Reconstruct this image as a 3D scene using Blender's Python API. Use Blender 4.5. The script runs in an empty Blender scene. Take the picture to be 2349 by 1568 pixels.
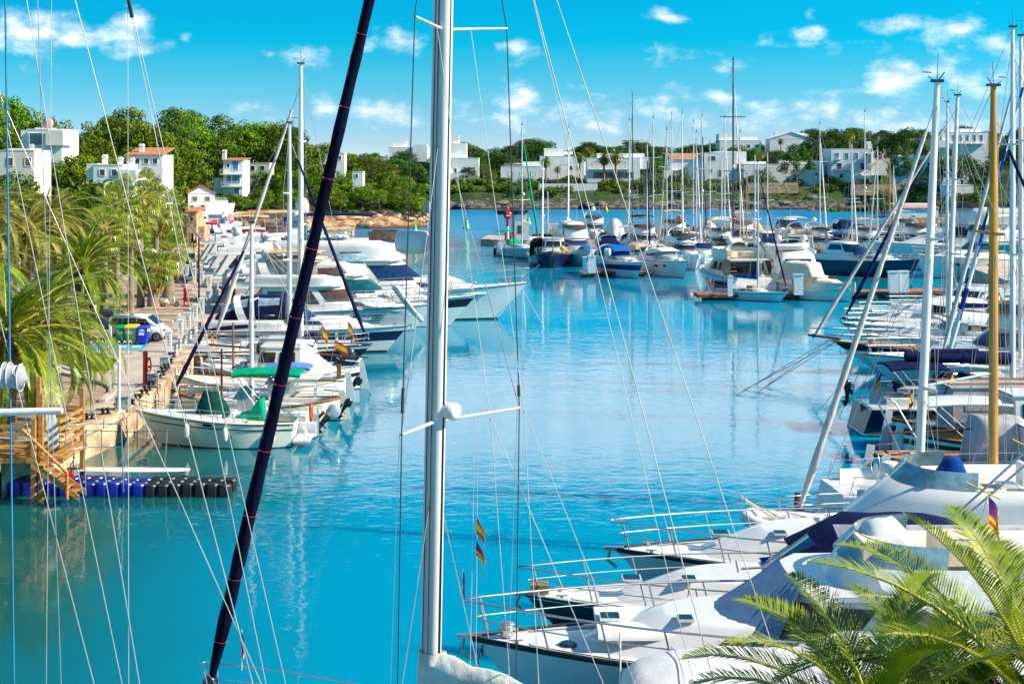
import bpy, math, random
from math import sin, cos, pi, radians as R, sqrt, atan2, hypot
sc = bpy.context.scene
COL = sc.collection
rnd = random.Random(7)
H, F, CX, HY = 13.5, 3080.0, 1174.0, 385.0      # eye height, focal length and horizon of the photograph (2348 px wide)

def W(px, py, z=0.0):
    """point of the photograph that lies at height z -> world point"""
    D = (H - z) * F / (py - HY)
    return ((px - CX) * D / F, D, z)

def A(px, py, D):
    return ((px - CX) * D / F, D, H - (py - HY) * D / F)

# ------------------------------------------------------------------ materials
MATS = {}
def mat(name, col, rough=0.5, metal=0.0, var=0.08, scale=3.0, bump=0.0, bscale=20.0, col2=None, trans=0.0, spec=0.5, stretch=None, coat=0.0, rand=0.0):
    if name in MATS: return MATS[name]
    m = bpy.data.materials.new(name); m.use_nodes = True
    nt = m.node_tree; b = nt.nodes['Principled BSDF']
    N = nt.nodes.new; L = nt.links.new
    tc = N('ShaderNodeTexCoord'); src = tc.outputs['Object']
    if stretch:
        mp = N('ShaderNodeMapping'); mp.inputs['Scale'].default_value = stretch
        L(src, mp.inputs['Vector']); src = mp.outputs['Vector']
    nz = N('ShaderNodeTexNoise'); nz.inputs['Scale'].default_value = scale; nz.inputs['Detail'].default_value = 5
    L(src, nz.inputs['Vector'])
    rp = N('ShaderNodeValToRGB')
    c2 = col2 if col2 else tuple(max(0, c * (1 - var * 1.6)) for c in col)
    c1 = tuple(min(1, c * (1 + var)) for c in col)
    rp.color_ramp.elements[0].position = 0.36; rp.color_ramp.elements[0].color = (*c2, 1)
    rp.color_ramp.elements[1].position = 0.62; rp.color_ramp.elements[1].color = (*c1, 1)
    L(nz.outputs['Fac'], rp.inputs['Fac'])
    out = rp.outputs['Color']
    if rand:
        oi = N('ShaderNodeObjectInfo'); hs = N('ShaderNodeHueSaturation')
        mr = N('ShaderNodeMapRange'); mr.inputs['To Min'].default_value = 1 - rand; mr.inputs['To Max'].default_value = 1 + rand
        L(oi.outputs['Random'], mr.inputs['Value']); L(mr.outputs['Result'], hs.inputs['Value'])
        mr2 = N('ShaderNodeMapRange'); mr2.inputs['To Min'].default_value = 0.5 - rand * .06; mr2.inputs['To Max'].default_value = 0.5 + rand * .06
        L(oi.outputs['Random'], mr2.inputs['Value']); L(mr2.outputs['Result'], hs.inputs['Hue'])
        L(out, hs.inputs['Color']); out = hs.outputs['Color']
    L(out, b.inputs['Base Color'])
    b.inputs['Roughness'].default_value = rough; b.inputs['Metallic'].default_value = metal
    b.inputs['Specular IOR Level'].default_value = spec
    if coat: b.inputs['Coat Weight'].default_value = coat; b.inputs['Coat Roughness'].default_value = .08
    if bump:
        n2 = N('ShaderNodeTexNoise'); n2.inputs['Scale'].default_value = bscale; n2.inputs['Detail'].default_value = 6
        L(src, n2.inputs['Vector'])
        bp = N('ShaderNodeBump'); bp.inputs['Strength'].default_value = bump; bp.inputs['Distance'].default_value = 0.05
        L(n2.outputs['Fac'], bp.inputs['Height']); L(bp.outputs['Normal'], b.inputs['Normal'])
    if trans:
        tr = N('ShaderNodeBsdfTranslucent'); mx = N('ShaderNodeMixShader'); mx.inputs['Fac'].default_value = trans
        L(out, tr.inputs['Color']); L(b.outputs['BSDF'], mx.inputs[1]); L(tr.outputs['BSDF'], mx.inputs[2])
        L(mx.outputs['Shader'], nt.nodes['Material Output'].inputs['Surface'])
    MATS[name] = m
    return m

WHITE = mat('gelcoat white', (.74, .74, .72), .22, var=.03, coat=.4)
CREAM = mat('gelcoat cream', (.80, .75, .64), .25, var=.03, coat=.4)
SOILED = mat('weathered white', (.74, .72, .66), .4, var=.08, scale=1.2)
LGREY = mat('light grey deck', (.62, .63, .62), .6, var=.06)
NAVY = mat('navy paint', (.008, .014, .06), .14, var=.1, coat=.5)
BLACK = mat('black paint', (.010, .010, .013), .2, var=.1, coat=.3)
ROYAL = mat('royal blue paint', (.012, .03, .22), .18, var=.1, coat=.5)
ANTI = mat('antifouling', (.012, .014, .02), .7, var=.2)
ANTIB = mat('blue antifouling', (.01, .03, .12), .7, var=.2)
REDB = mat('red boot top', (.3, .03, .02), .5)
STEEL = mat('stainless steel', (.58, .59, .61), .38, .9, var=.03)
ALU = mat('mast aluminium', (.76, .77, .78), .4, .15, var=.05, stretch=(4, 4, .3))
MASTW = mat('mast white paint', (.80, .78, .75), .32, .0, var=.04, stretch=(4, 4, .2))
MASTD = mat('dark carbon mast', (.03, .03, .035), .35, var=.1)
MASTY = mat('varnished spruce mast', (.60, .28, .04), .4, var=.14, scale=2, stretch=(3, 3, .25))
WIRE = mat('rigging wire', (.42, .41, .40), .4, .5, var=.1)
ROPE = mat('pale rope', (.62, .56, .48), .8, var=.1)
ROPED = mat('dark rope', (.04, .04, .045), .8)
ROPEB = mat('blue rope', (.01, .20, .42), .7)
GLASS = mat('tinted glass', (.012, .016, .02), .05, var=.2, spec=.9)
GLASSB = mat('blue glass', (.01, .03, .10), .05, var=.2, spec=.9)
GLASST = mat('teal glass', (.006, .09, .10), .06, var=.2, spec=.9)
GLASSBR = mat('brown glass', (.09, .055, .035), .08, var=.2, spec=.8)
GLASSL = mat('pale windscreen', (.22, .36, .42), .06, var=.2, spec=.9)
CNAVY = mat('navy canvas', (.008, .013, .065), .75, var=.2, bump=.3, bscale=4, spec=.08)
CBLACK = mat('black canvas', (.010, .010, .014), .75, var=.2, bump=.3, bscale=4, spec=.08)
CBLUE = mat('blue canvas', (.008, .06, .30), .75, var=.15, bump=.3, bscale=4, spec=.08)
CSKY = mat('bright blue canvas', (.01, .13, .42), .7, var=.15, bump=.3, bscale=4, spec=.08)
CWHITE = mat('white canvas', (.76, .76, .75), .8, var=.06, scale=1.5, bump=.5, bscale=2.5, spec=.08)
CCREAM = mat('cream canvas', (.72, .63, .50), .8, var=.08, scale=1.5, bump=.5, bscale=2.5, spec=.08)
CTAN = mat('tan canvas', (.62, .42, .24), .8, var=.1, scale=1.5, bump=.4, bscale=3, spec=.08)
CGREY = mat('grey canvas', (.42, .42, .46), .8, var=.1, scale=1.5, bump=.4, bscale=3, spec=.08)
CGREEN = mat('green canvas', (.0, .33, .17), .7, var=.1, bump=.3, bscale=4, spec=.08)
CDGREEN = mat('dark green canvas', (.005, .06, .045), .8, var=.2, bump=.5, bscale=4, spec=.08)
CPINK = mat('pale furled sailcloth', (.66, .58, .53), .7, var=.1, scale=1, bump=.5, bscale=3, stretch=(6, 6, 1))
CRED = mat('dark red canvas', (.25, .015, .02), .8, spec=.08)
TEAK = mat('teak', (.36, .19, .075), .55, var=.2, scale=6, stretch=(1, 8, 8))
WOOD = mat('varnished wood', (.30, .12, .035), .35, var=.2, scale=6)
DWOOD = mat('dark varnished wood', (.13, .035, .015), .35, var=.2, scale=6)
PINEW = mat('golden timber', (.50, .24, .06), .5, var=.22, scale=3, stretch=(1, 1, 6))
RUB = mat('black rubber', (.012, .012, .014), .6)
RIBG = mat('inflatable tube grey', (.55, .57, .58), .45)
RIBW = mat('inflatable tube white', (.74, .74, .72), .4)
ORANGE = mat('orange plastic', (.75, .09, .01), .4)
RED = mat('red paint', (.62, .012, .02), .3)
YEL = mat('yellow cloth', (.80, .52, .01), .7)
FRED = mat('red cloth', (.62, .02, .015), .7)
FBLK = mat('black cloth', (.01, .01, .01), .7)
FBLU = mat('blue cloth', (.01, .03, .22), .7)
FPUR = mat('purple cloth', (.13, .01, .22), .7)
FWHT = mat('white cloth', (.75, .75, .75), .7)
SKIRT = mat('fender white', (.76, .75, .72), .4)
FENDN = mat('fender navy cover', (.006, .012, .045), .8)
ENGS = mat('outboard silver', (.55, .57, .60), .3, .4)
ENGD = mat('outboard slate', (.022, .035, .055), .25, coat=.3)
GOLD = mat('gold stripe', (.65, .33, .02), .4)
LBLUE = mat('pale blue paint', (.16, .36, .60), .35)
STRIPEB = mat('blue stripe', (.02, .09, .35), .3)
PINKS = mat('pink tie', (.75, .02, .14), .5)

# ------------------------------------------------------------------ mesh builder
def vsub(a, b): return (a[0]-b[0], a[1]-b[1], a[2]-b[2])
def vadd(a, b): return (a[0]+b[0], a[1]+b[1], a[2]+b[2])
def vmul(a, s): return (a[0]*s, a[1]*s, a[2]*s)
def vlen(a): return sqrt(a[0]**2+a[1]**2+a[2]**2) or 1e-9
def vnor(a): l = vlen(a); return (a[0]/l, a[1]/l, a[2]/l)
def vcross(a, b): return (a[1]*b[2]-a[2]*b[1], a[2]*b[0]-a[0]*b[2], a[0]*b[1]-a[1]*b[0])
def lerp(a, b, t): return tuple(x + (y - x) * t for x, y in zip(a, b))
def clamp(x, a=0.0, b=1.0): return max(a, min(b, x))
def sstep(a, b, x): t = clamp((x-a)/(b-a)); return t*t*(3-2*t)

class MB:
    def __init__(s): s.v = []; s.f = []; s.m = []; s.sm = []
    def add(s, vs, fs, m=0, smooth=False):
        o = len(s.v); s.v += [tuple(v) for v in vs]
        for k, f in enumerate(fs):
            s.f.append(tuple(i + o for i in f)); s.m.append(m[k] if isinstance(m, list) else m); s.sm.append(smooth)
        return s
    def box(s, c, d, m=0, rz=0.0, ry=0.0, rx=0.0):
        vs = []
        for x in (-.5, .5):
            for y in (-.5, .5):
                for z in (-.5, .5):
                    p = (x*d[0], y*d[1], z*d[2])
                    if rx: p = (p[0], p[1]*cos(rx)-p[2]*sin(rx), p[1]*sin(rx)+p[2]*cos(rx))
                    if ry: p = (p[0]*cos(ry)+p[2]*sin(ry), p[1], -p[0]*sin(ry)+p[2]*cos(ry))
                    if rz: p = (p[0]*cos(rz)-p[1]*sin(rz), p[0]*sin(rz)+p[1]*cos(rz), p[2])
                    vs.append(vadd(c, p))
        return s.add(vs, [(0,1,3,2),(4,6,7,5),(0,4,5,1),(2,3,7,6),(0,2,6,4),(1,5,7,3)], m)
    def tube(s, pts, r, n=6, m=0, cap=True, sq=None):
        """round bar along a polyline; r a number or one per point; sq squeezes the section (mast profile)"""
        rings = []; k = len(pts)
        prev = None
        for i, p in enumerate(pts):
            a = pts[max(0, i-1)]; b = pts[min(k-1, i+1)]
            t = vnor(vsub(b, a))
            if prev is None:
                up = (0, 0, 1) if abs(t[2]) < .9 else (1, 0, 0)
                u = vnor(vcross(up, t))
            else:
                d = sum(x*y for x, y in zip(prev, t)); u = vnor(vsub(prev, vmul(t, d)))
            prev = u; w = vcross(t, u)
            rr = r[i] if isinstance(r, (list, tuple)) else r
            q = sq or (1, 1)
            rings.append([vadd(p, vadd(vmul(u, rr*q[0]*cos(2*pi*j/n)), vmul(w, rr*q[1]*sin(2*pi*j/n)))) for j in range(n)])
        return s.loft(rings, m, closed=True, cap0=cap, cap1=cap)
    def loft(s, rings, m=0, closed=False, smooth=True, cap0=False, cap1=False, capm=None):
        n = len(rings[0]); vs = [p for r_ in rings for p in r_]; fs = []; ms = []
        for i in range(len(rings)-1):
            for j in range(n if closed else n-1):
                a = i*n+j; b = i*n+(j+1) % n
                fs.append((a, b, b+n, a+n)); ms.append(m(i, j) if callable(m) else m)
        s.add(vs, fs, ms, smooth)
        cm = capm if capm is not None else (m if not callable(m) else 0)
        if cap0: s.add(rings[0], [tuple(range(n))[::-1]], cm)
        if cap1: s.add(rings[-1], [tuple(range(n))], cm)
        return s
    def lathe(s, prof, n=14, c=(0,0,0), m=0, axis='z', smooth=True):
        rings = []
        for r_, z in prof:
            ring = []
            for j in range(n):
                a = 2*pi*j/n; x, y = r_*cos(a), r_*sin(a)
                ring.append(vadd(c, (x, y, z) if axis == 'z' else ((z, x, y) if axis == 'x' else (y, z, x))))
            rings.append(ring)
        return s.loft(rings, m, closed=True, smooth=smooth, cap0=True, cap1=True)
    def ball(s, c, r, n=12, k=7, m=0):
        if not isinstance(r, tuple): r = (r, r, r)
        rings = []
        for i in range(k):
            th = -pi/2 + pi*(i+.02)/(k-1+.04)
            rings.append([(c[0]+r[0]*cos(th)*cos(2*pi*j/n), c[1]+r[1]*cos(th)*sin(2*pi*j/n), c[2]+r[2]*sin(th)) for j in range(n)])
        return s.loft(rings, m, closed=True, cap0=True, cap1=True)
    def prism(s, poly, z0, z1, m=0, top=None):
        n = len(poly); vs = [(x, y, z0) for x, y in poly] + [(x, y, z1) for x, y in poly]
        fs = [(i, (i+1) % n, (i+1) % n+n, i+n) for i in range(n)]
        s.add(vs, fs, m); s.add([(x, y, z1) for x, y in poly], [tuple(range(n))], m if top is None else top)
        return s
    def plate(s, outline, nrm, th, m=0):
        """flat 3-D outline given a thickness along nrm"""
        n = len(outline); d = vmul(vnor(nrm), th)
        a = [tuple(p) for p in outline]; b = [vadd(p, d) for p in a]
        s.add(a+b, [(i, (i+1) % n, (i+1) % n+n, i+n) for i in range(n)], m)
        s.add(a, [tuple(range(n))[::-1]], m); s.add(b, [tuple(range(n))], m)
        return s
    def build(s, name, mats, parent=None, loc=None, rz=None):
        me = bpy.data.meshes.new(name)
        me.from_pydata(s.v, [], s.f)
        for m in (mats if isinstance(mats, (list, tuple)) else [mats]): me.materials.append(m)
        me.polygons.foreach_set('material_index', s.m)
        me.polygons.foreach_set('use_smooth', s.sm)
        me.update()
        o = bpy.data.objects.new(name, me); COL.objects.link(o)
        if parent is not None: o.parent = parent
        if loc is not None: o.location = loc
        if rz is not None: o.rotation_euler = (0, 0, rz)
        return o

SEEN = set()
def tag(o, label, cat, group=None, kind=None):
    o['label'] = label; o['category'] = cat
    n = len(label.split())
    if n < 4 or n > 16: print('LABEL LENGTH', n, label)
    if label in SEEN: print('LABEL TWICE', label)
    SEEN.add(label)
    if group: o['group'] = group
    if kind: o['kind'] = kind
    return o
def thing(name, label, cat, loc=(0,0,0), rz=0.0, group=None):
    o = bpy.data.objects.new(name, None); COL.objects.link(o); o.empty_display_size = .3
    o.location = loc; o.rotation_euler = (0, 0, rz)
    return tag(o, label, cat, group)
def structure(o): o['kind'] = 'structure'; return o
def dup(root, loc, rz, label, group=None, scale=1.0):
    r = root.copy(); COL.objects.link(r); r.location = loc; r.rotation_euler = (0, 0, rz)
    r.scale = (scale, scale, scale) if not isinstance(scale, tuple) else scale
    SEEN.add(label); r['label'] = label
    if group: r['group'] = group
    for ch in root.children:
        c = ch.copy(); COL.objects.link(c); c.parent = r
        for g in ch.children:
            d = g.copy(); COL.objects.link(d); d.parent = c
    return r
# ------------------------------------------------------------------ boats
class Boat:
    def __init__(s, name, label, cat, L, B, fs, fb, at, head, anchor='bow', rake=None, tw=.85, full=2.2, wl=.84, flare=.55, sr=0.0,
                 dbl=False, group=None, mid=None, lod=1):
        s.L, s.B, s.fs, s.fb, s.tw, s.full, s.wl, s.flare, s.sr, s.dbl, s.lod = L, B, fs, fb, tw, full, wl, flare, sr, dbl, lod
        s.rake = L*.11 if rake is None else rake
        s.mid = mid if mid is not None else (min(fs, fb)*.78 if dbl else None)
        h = R(head); d = (cos(h), sin(h))
        k = {'bow': -L/2, 'stem': -(L/2 - s.rake), 'stern': L/2, 'mid': 0}[anchor]
        s.o = thing(name, label, cat, (at[0]+d[0]*k, at[1]+d[1]*k, 0), h, group)
    def hb(s, t):
        b = s.B/2
        if s.dbl: return max(.05, b*(1-abs(2*t-.96)**2.6) if t < .98 else .05)
        if t < .4: return b*(s.tw+(1-s.tw)*sin(t/.4*pi/2))
        return max(.03, b*(1-((t-.4)/.6)**s.full))
    def sheer(s, t):
        if s.dbl:
            return s.mid+(s.fs-s.mid)*clamp(1-t/.5)**2 + (s.fb-s.mid)*clamp((t-.42)/.58)**2
        return s.fs+(s.fb-s.fs)*t**1.6
    def hp(s, t, z, side=1, off=0.0):
        sh = s.sheer(t); zf = clamp(z/sh); u = clamp((z+.35)/(sh+.35))
        wl = s.wl*(1-s.flare*t**3)
        if s.dbl: wl *= (1-.5*clamp(1-t/.35)**2)
        w = s.hb(t)*(wl+(1-wl)*u**(.8+.8*t))
        xs = -s.L/2+(s.sr*zf if s.sr > 0 else -s.sr*(1-zf)); xe = s.L/2-s.rake*(1-zf)
        return (xs+(xe-xs)*t, side*(w+off), z)
    def dk(s, x):
        """deck height at local x"""
        return s.sheer(clamp(x/s.L+.5))-.03
    def hull(s, hull=WHITE, stripe=None, anti=ANTI, boot=None, rail=None, s0=.5, s1=.74, n=16, lip=True):
        lv = [('a', -.35), ('a', .05), ('a', .05+.035*s.fs+.03), ('f', s0), ('f', s1), ('f', .92), ('f', 1.0)]
        mats = [anti, boot or hull, hull, stripe or hull, hull, rail or hull]
        rings = []
        for i in range(n+1):
            t = (i/n)**.9; sh = s.sheer(t)
            zs = [v if k == 'a' else v*sh for k, v in lv]
            port = [s.hp(t, z, 1) for z in zs][::-1]; star = [s.hp(t, z, -1) for z in zs]
            if lip:
                q = s.hp(t, sh, 1); w = max(.012, q[1]-.09)
                port = [(q[0], w, sh-.07), (q[0], w, sh)]+port; star = star+[(q[0], -w, sh), (q[0], -w, sh-.07)]
            rings.append(port+star)
        k = len(rings[0]); e = 2 if lip else 0
        def mi(i, j):
            if j >= k//2: j = k-2-j
            if j < e: return 5
            return 5-(j-e) if j-e < 6 else 0
        mb = MB().loft(rings, mi)
        if not s.dbl:
            r0 = rings[0]; h = k//2
            for j in range(e, h-1):
                mb.add([r0[j], r0[j+1], r0[k-2-j], r0[k-1-j]], [(0, 1, 2, 3)], 5-(j-e) if j-e < 6 else 0)
        return mb.build('hull', mats, s.o)
    def deck(s, m=WHITE, t0=0.0, t1=.985, camber=.06, n=10, name='deck', dz=-.05):
        rings = []
        for i in range(n+1):
            t = t0+(t1-t0)*i/n; sh = s.sheer(t)+dz; q = s.hp(t, s.sheer(t)); w = max(.01, q[1]-.07)
            rings.append([(q[0], w*y, sh+camber*(1-y*y)*min(1, w)) for y in (1, .5, 0, -.5, -1)])
        return MB().loft(rings, 0).build(name, m, s.o)
    def rail(s, t0=.35, t1=.97, h=.65, n=6, r=.02, mids=1, pulpit=.25, name='bow_rail', m=None, lean=.25, close=True):
        mb = MB()
        def P(t, k, side):
            q = s.hp(t, s.sheer(t), side); return (q[0]+lean*k*h, q[1]-side*(.1-.06*k), q[2]+h*k)
        N = 9
        for k in [1]+[(j+1)/(mids+1) for j in range(mids)]:
            left = [P(t0+(t1-t0)*i/N, k, 1) for i in range(N+1)]; right = [P(t0+(t1-t0)*i/N, k, -1) for i in range(N+1)]
            if close:
                e = left[-1]; tip = [(e[0]+pulpit*k, e[1]*.5, e[2]), (e[0]+pulpit*k, -e[1]*.5, e[2])]
                pts = left+tip+right[::-1]
                mb.tube(pts, r if k == 1 else r*.65, 5)
            else:
                mb.tube(left, r if k == 1 else r*.65, 5); mb.tube(right, r if k == 1 else r*.65, 5)
        for i in range(n+1):
            t = t0+(t1-t0)*i/n
            for sd in (1, -1): mb.tube([P(t, 0, sd), P(t, 1, sd)], r*.9, 5)
        return mb.build(name, m or STEEL, s.o)
    # ---- superstructure: a rounded plan raked fore and aft
    def plan(s, spec, q, off=0.0):
        x0, x1, w, z0, z1, nose, rf, rb, tum, e = spec
        X0 = x0+rb*q-off; X1 = x1-rf*q+off; hw = w/2*(1-tum*q)+off; ns = min(nose, (X1-X0)*.9)
        pts = [(X0, hw), (X0+(X1-ns-X0)*.33, hw), (X0+(X1-ns-X0)*.66, hw)]
        for i in range(9):
            a = pi/2*i/8
            pts.append((X1-ns+ns*sin(a)**(2/e), hw*max(0, cos(a))**(2/e)))
        z = z0+(z1-z0)*q
        return [(x, y, z) for x, y in pts]
    def cabin(s, x0, x1, w, z0, z1, nose=None, rf=.5, rb=.1, tum=.12, e=2.6, m=WHITE, wins=(), glass=GLASS, name='cabin', wname='window', over=0.0, roofm=None, parent=None):
        nose = (x1-x0)*.35 if nose is None else nose
        sp = (x0, x1, w, z0, z1, nose, rf, rb, tum, e)
        rows = []
        for q, sh in ((0, 0), (.5, 0), (.9, 0), (.97, -.02), (1, -.07)):
            half = s.plan(sp, q, sh); rows.append(half+[(x, -y, z) for x, y, z in half[-2::-1]])
        mb = MB().loft(rows, 0)
        top = rows[-1]; n = len(top); c = ((top[0][0]+top[11][0])/2, 0, z1+.03)
        mb.add(top+[c], [(i, i+1, n) for i in range(n-1)]+[(n-1, 0, n)], 0, True)
        for a, b in zip(rows[:-1], rows[1:]): mb.add([a[0], b[0], b[-1], a[-1]], [(0, 1, 2, 3)], 0)
        if over:
            half = s.plan((x0-over*1.2, x1+over, w+over*1.2, z0, z1, nose, rf, rb, tum, e), 1, 0)
            ring = half+[(x, -y, z) for x, y, z in half[-2::-1]]
            lo = [(x, y, z1+.012) for x, y, z in ring]; hi = [(x, y, z1+.075) for x, y, z in ring]
            mb.loft([lo, hi], 1); mb.add(hi, [tuple(range(n))], 1); mb.add(lo, [tuple(range(n))[::-1]], 1)
        o = mb.build(name, [m, roofm or m], parent or s.o)
        for wn in wins: s.window(sp, wn, glass, o if s.lod > 1 else s.o, wname)
        return o
    def window(s, sp, wn, glass, parent, name='window'):
        """wn = (a0, a1, q0, q1[, slant]) along the half outline 0..1, height fractions; both sides; a1>=1 wraps round the front"""
        a0, a1, q0, q1 = wn[:4]; sl = wn[4] if len(wn) > 4 else 0.0
        def pt(a, q):
            P = s.plan(sp, q, .025); n = len(P)-1; cum = [0]
            for i in range(n): cum.append(cum[-1]+hypot(P[i+1][0]-P[i][0], P[i+1][1]-P[i][1]))
            d = clamp(a)*cum[-1]
            for i in range(n):
                if d <= cum[i+1]+1e-9:
                    t = (d-cum[i])/((cum[i+1]-cum[i]) or 1); return lerp(P[i], P[i+1], t)
            return P[-1]
        mb = MB(); e1 = min(a1, 1)
        P = s.plan(sp, (q0+q1)/2, .025); cum = [0]
        for i in range(len(P)-1): cum.append(cum[-1]+hypot(P[i+1][0]-P[i][0], P[i+1][1]-P[i][1]))
        S = sorted({a0, (a0+e1)/2, e1} | {c/cum[-1] for c in cum if a0 < c/cum[-1] < e1})
        lo = [pt(a, q0) for a in S]; hi = [pt(a+sl*(1-(a-a0)/(e1-a0)), q1) for a in S]
        if a1 >= 1:
            lo += [(x, -y, z) for x, y, z in lo[-2::-1]]; hi += [(x, -y, z) for x, y, z in hi[-2::-1]]
            mb.loft([lo, hi], 0)
        else:
            mb.loft([lo, hi], 0); mb.loft([[(x, -y, z) for x, y, z in lo], [(x, -y, z) for x, y, z in hi]], 0)
        return mb.build(name, glass, parent)
    def aftwin(s, x, w, z0, z1, glass=GLASS, y=0.0, name='aft_window', tilt=0.0):
        mb = MB().plate([(x, y-w/2, z0), (x, y+w/2, z0), (x+tilt, y+w/2, z1), (x+tilt, y-w/2, z1)], (-1, 0, 0), .02)
        return mb.build(name, glass, s.o)
    def hullwin(s, t0, t1, f0, f1, glass=GLASS, name='hull_window', rim=None):
        """oval light let into both topsides"""
        mb = MB()
        for sd in (1, -1):
            c = []
            for i in range(16):
                a = 2*pi*i/16; ca, sa = cos(a), sin(a)
                t = (t0+t1)/2+(t1-t0)/2*math.copysign(abs(ca)**.6, ca); f = (f0+f1)/2+(f1-f0)/2*math.copysign(abs(sa)**.7, sa)
                c.append(s.hp(t, f*s.sheer(t), sd, .02))
            mb.add(c, [tuple(range(16)) if sd < 0 else tuple(range(16))[::-1]], 0)
            if rim: mb.tube([vadd(p, (0, sd*.01, 0)) for p in c]+[vadd(c[0], (0, sd*.01, 0))], .02, 4, 1)
        return mb.build(name, [glass, rim or glass], s.o)
    def screen(s, x0, x1, w, z0, z1, glass=GLASS, rf=.7, nose=1.0, a0=.35, name='windscreen'):
        sp = (x0, x1, w, z0, z1, nose, rf, 0, .1, 2.4)
        return s.window(sp, (a0, 1, 0, 1), glass, s.o, name)
    def bulwark(s, x0, x1, w, z0, z1, m=WHITE, nose=1.5, rf=-.3, name='flybridge', th=.05, e=2.4, floor=True):
        """open-topped coaming following a rounded plan, with a floor"""
        sp = (x0, x1, w, z0, z1, nose, rf, 0, -.05, e); si = (x0+th, x1-th*2, w-2*th, z0, z1, nose, rf, 0, -.05, e)
        def ring(sp_, q):
            h = s.plan(sp_, q); return h+[(x, -y, z) for x, y, z in h[-2::-1]]
        mb = MB().loft([ring(sp, 0), ring(sp, .6), ring(sp, 1), ring(si, 1), ring(si, .12)], 0)
        if floor:
            b = ring(si, .12); mb.add(b, [tuple(range(len(b)))], 0); b = ring(sp, 0); mb.add(b, [tuple(range(len(b)))[::-1]], 0)
        return mb.build(name, m, s.o)
    def arch(s, x, w, z0, h, rake=-.6, m=WHITE, th=.28, name='radar_arch', top=.75):
        """moulded hoop over the boat"""
        pts = []
        for i in range(13):
            a = pi*i/12; pts.append((x+rake*sin(a)**.7, w/2*math.copysign(abs(cos(a))**top, cos(a)), z0+h*sin(a)**.75))
        rings = []
        for i, p in enumerate(pts):
            q = 1-.3*sin(pi*i/12)
            rings.append([(p[0]-th*q, p[1]*1.0, p[2]-.02), (p[0]+th*q, p[1], p[2]-.02), (p[0]+th*q*.8, p[1]*.93, p[2]-.10), (p[0]-th*q*.8, p[1]*.93, p[2]-.10)])
        return MB().loft(rings, 0, closed=True, smooth=False, cap0=True, cap1=True).build(name, m, s.o)
    def dome(s, x, y, z, r=.28, name='radar_dome', m=WHITE):
        return MB().lathe([(r*.5, -r*.35), (r*.55, 0), (r*.95, .04), (r, r*.5), (r*.93, r*1.0), (r*.7, r*1.4), (r*.3, r*1.62), (.01, r*1.66)], 14, (x, y, z), 0).build(name, m, s.o)
    def aerial(s, x, y, z, h=2.2, r=.02, name='aerial', lean=-.2):
        return MB().tube([(x, y, z), (x+lean*h*.4, y, z+h)], [r, r*.5], 5).build(name, WHITE, s.o)
    def canopy(s, x0, x1, w0, w1, z0, z1, h0, h1, m=CNAVY, name='canopy', e=.7, wins=None, glass=GLASS, front=.6, back=.25, n=8):
        """canvas cover over hoops: arched section, sloping front and back"""
        def hoop(x, w, z, h):
            return [(x, w/2*math.copysign(abs(cos(pi*i/10))**e, cos(pi*i/10)), z+h*sin(pi*i/10)**.6) for i in range(11)]
        L_ = x1-x0; rings = []
        for k in range(n+1):
            t = k/n; x = x0+L_*t; g = min(1, .12+t/max(back, .01)) if back else 1; g2 = min(1, .06+(1-t)/front) if front else 1
            hh = (h0+(h1-h0)*t)*min(g, g2)**.75*(1-.025*(k % 2))
            rings.append(hoop(x, w0+(w1-w0)*t, z0+(z1-z0)*t, max(.02, hh)))
        o = MB().loft(rings, 0, cap0=True, cap1=True).build(name, m, s.o)
        if wins:
            mb = MB()
            for k0, k1, j0, j1 in wins:
                for k in range(k0, k1):
                    for jj in ((j0, j1), (10-j1, 10-j0)):
                        for j in range(jj[0], jj[1]):
                            q = [rings[k][j], rings[k][j+1], rings[k+1][j+1], rings[k+1][j]]
                            c = ((x0+x1)/2, 0, z0); q = [vadd(p, vmul(vnor((0, p[1], p[2]-c[2]+.2)), .015)) for p in q]
                            mb.add(q, [(0, 1, 2, 3)], 0)
            mb.build('canopy_window', glass, o if s.lod > 1 else s.o)
        return o
    def bimini(s, x0, x1, w, z, zleg, m=CNAVY, th=.10, frame=True, name='bimini', fold=False, crown=.16):
        rings = []
        for k in range(7):
            t = k/6; x = x0+(x1-x0)*t; d = crown*(1-(2*t-1)**2)*.6
            up = [(x, w/2*y, z+d+crown*(1-y*y)) for y in (1, .92, .5, 0, -.5, -.92, -1)]
            lo = [(x, w/2*y*.98, z+d+crown*(1-y*y)-th) for y in (-1, -.5, 0, .5, 1)]
            rings.append(up+lo)
        o = MB().loft(rings, 0, closed=True, cap0=True, cap1=True).build(name, m, s.o)
        if frame:
            mb = MB(); xm = (x0+x1)/2
            for sd in (1, -1):
                y = sd*w/2*.97
                mb.tube([(xm, y, zleg), (x0+.05, y, z)], .016, 5); mb.tube([(xm, y, zleg), (x1-.05, y, z)], .016, 5)
                mb.tube([(xm+.5, y, zleg), (x0+.5, y, z)], .013, 5); mb.tube([(xm-.6, y, zleg), (x1-.3, y, z)], .013, 5)
            mb.build('bimini_frame', STEEL, s.o)
        return o
    def fenders(s, ts, side=-1, r=.13, l=.6, m=SKIRT, drop=.25):
        for t in ts:
            q = s.hp(t, s.sheer(t), side, r+.03); z = q[2]-drop-l
            mb = MB().lathe([(.02, -.04), (r*.6, 0), (r, r*.7), (r, l-r*.7), (r*.6, l), (.03, l+.05)], 9, (q[0], q[1], z), 0)
            mb.tube([(q[0], q[1], z+l), (q[0], q[1]-side*.1, q[2]+.1)], .012, 4, 1)
            mb.build('fender', [m, ROPE], s.o)
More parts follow.
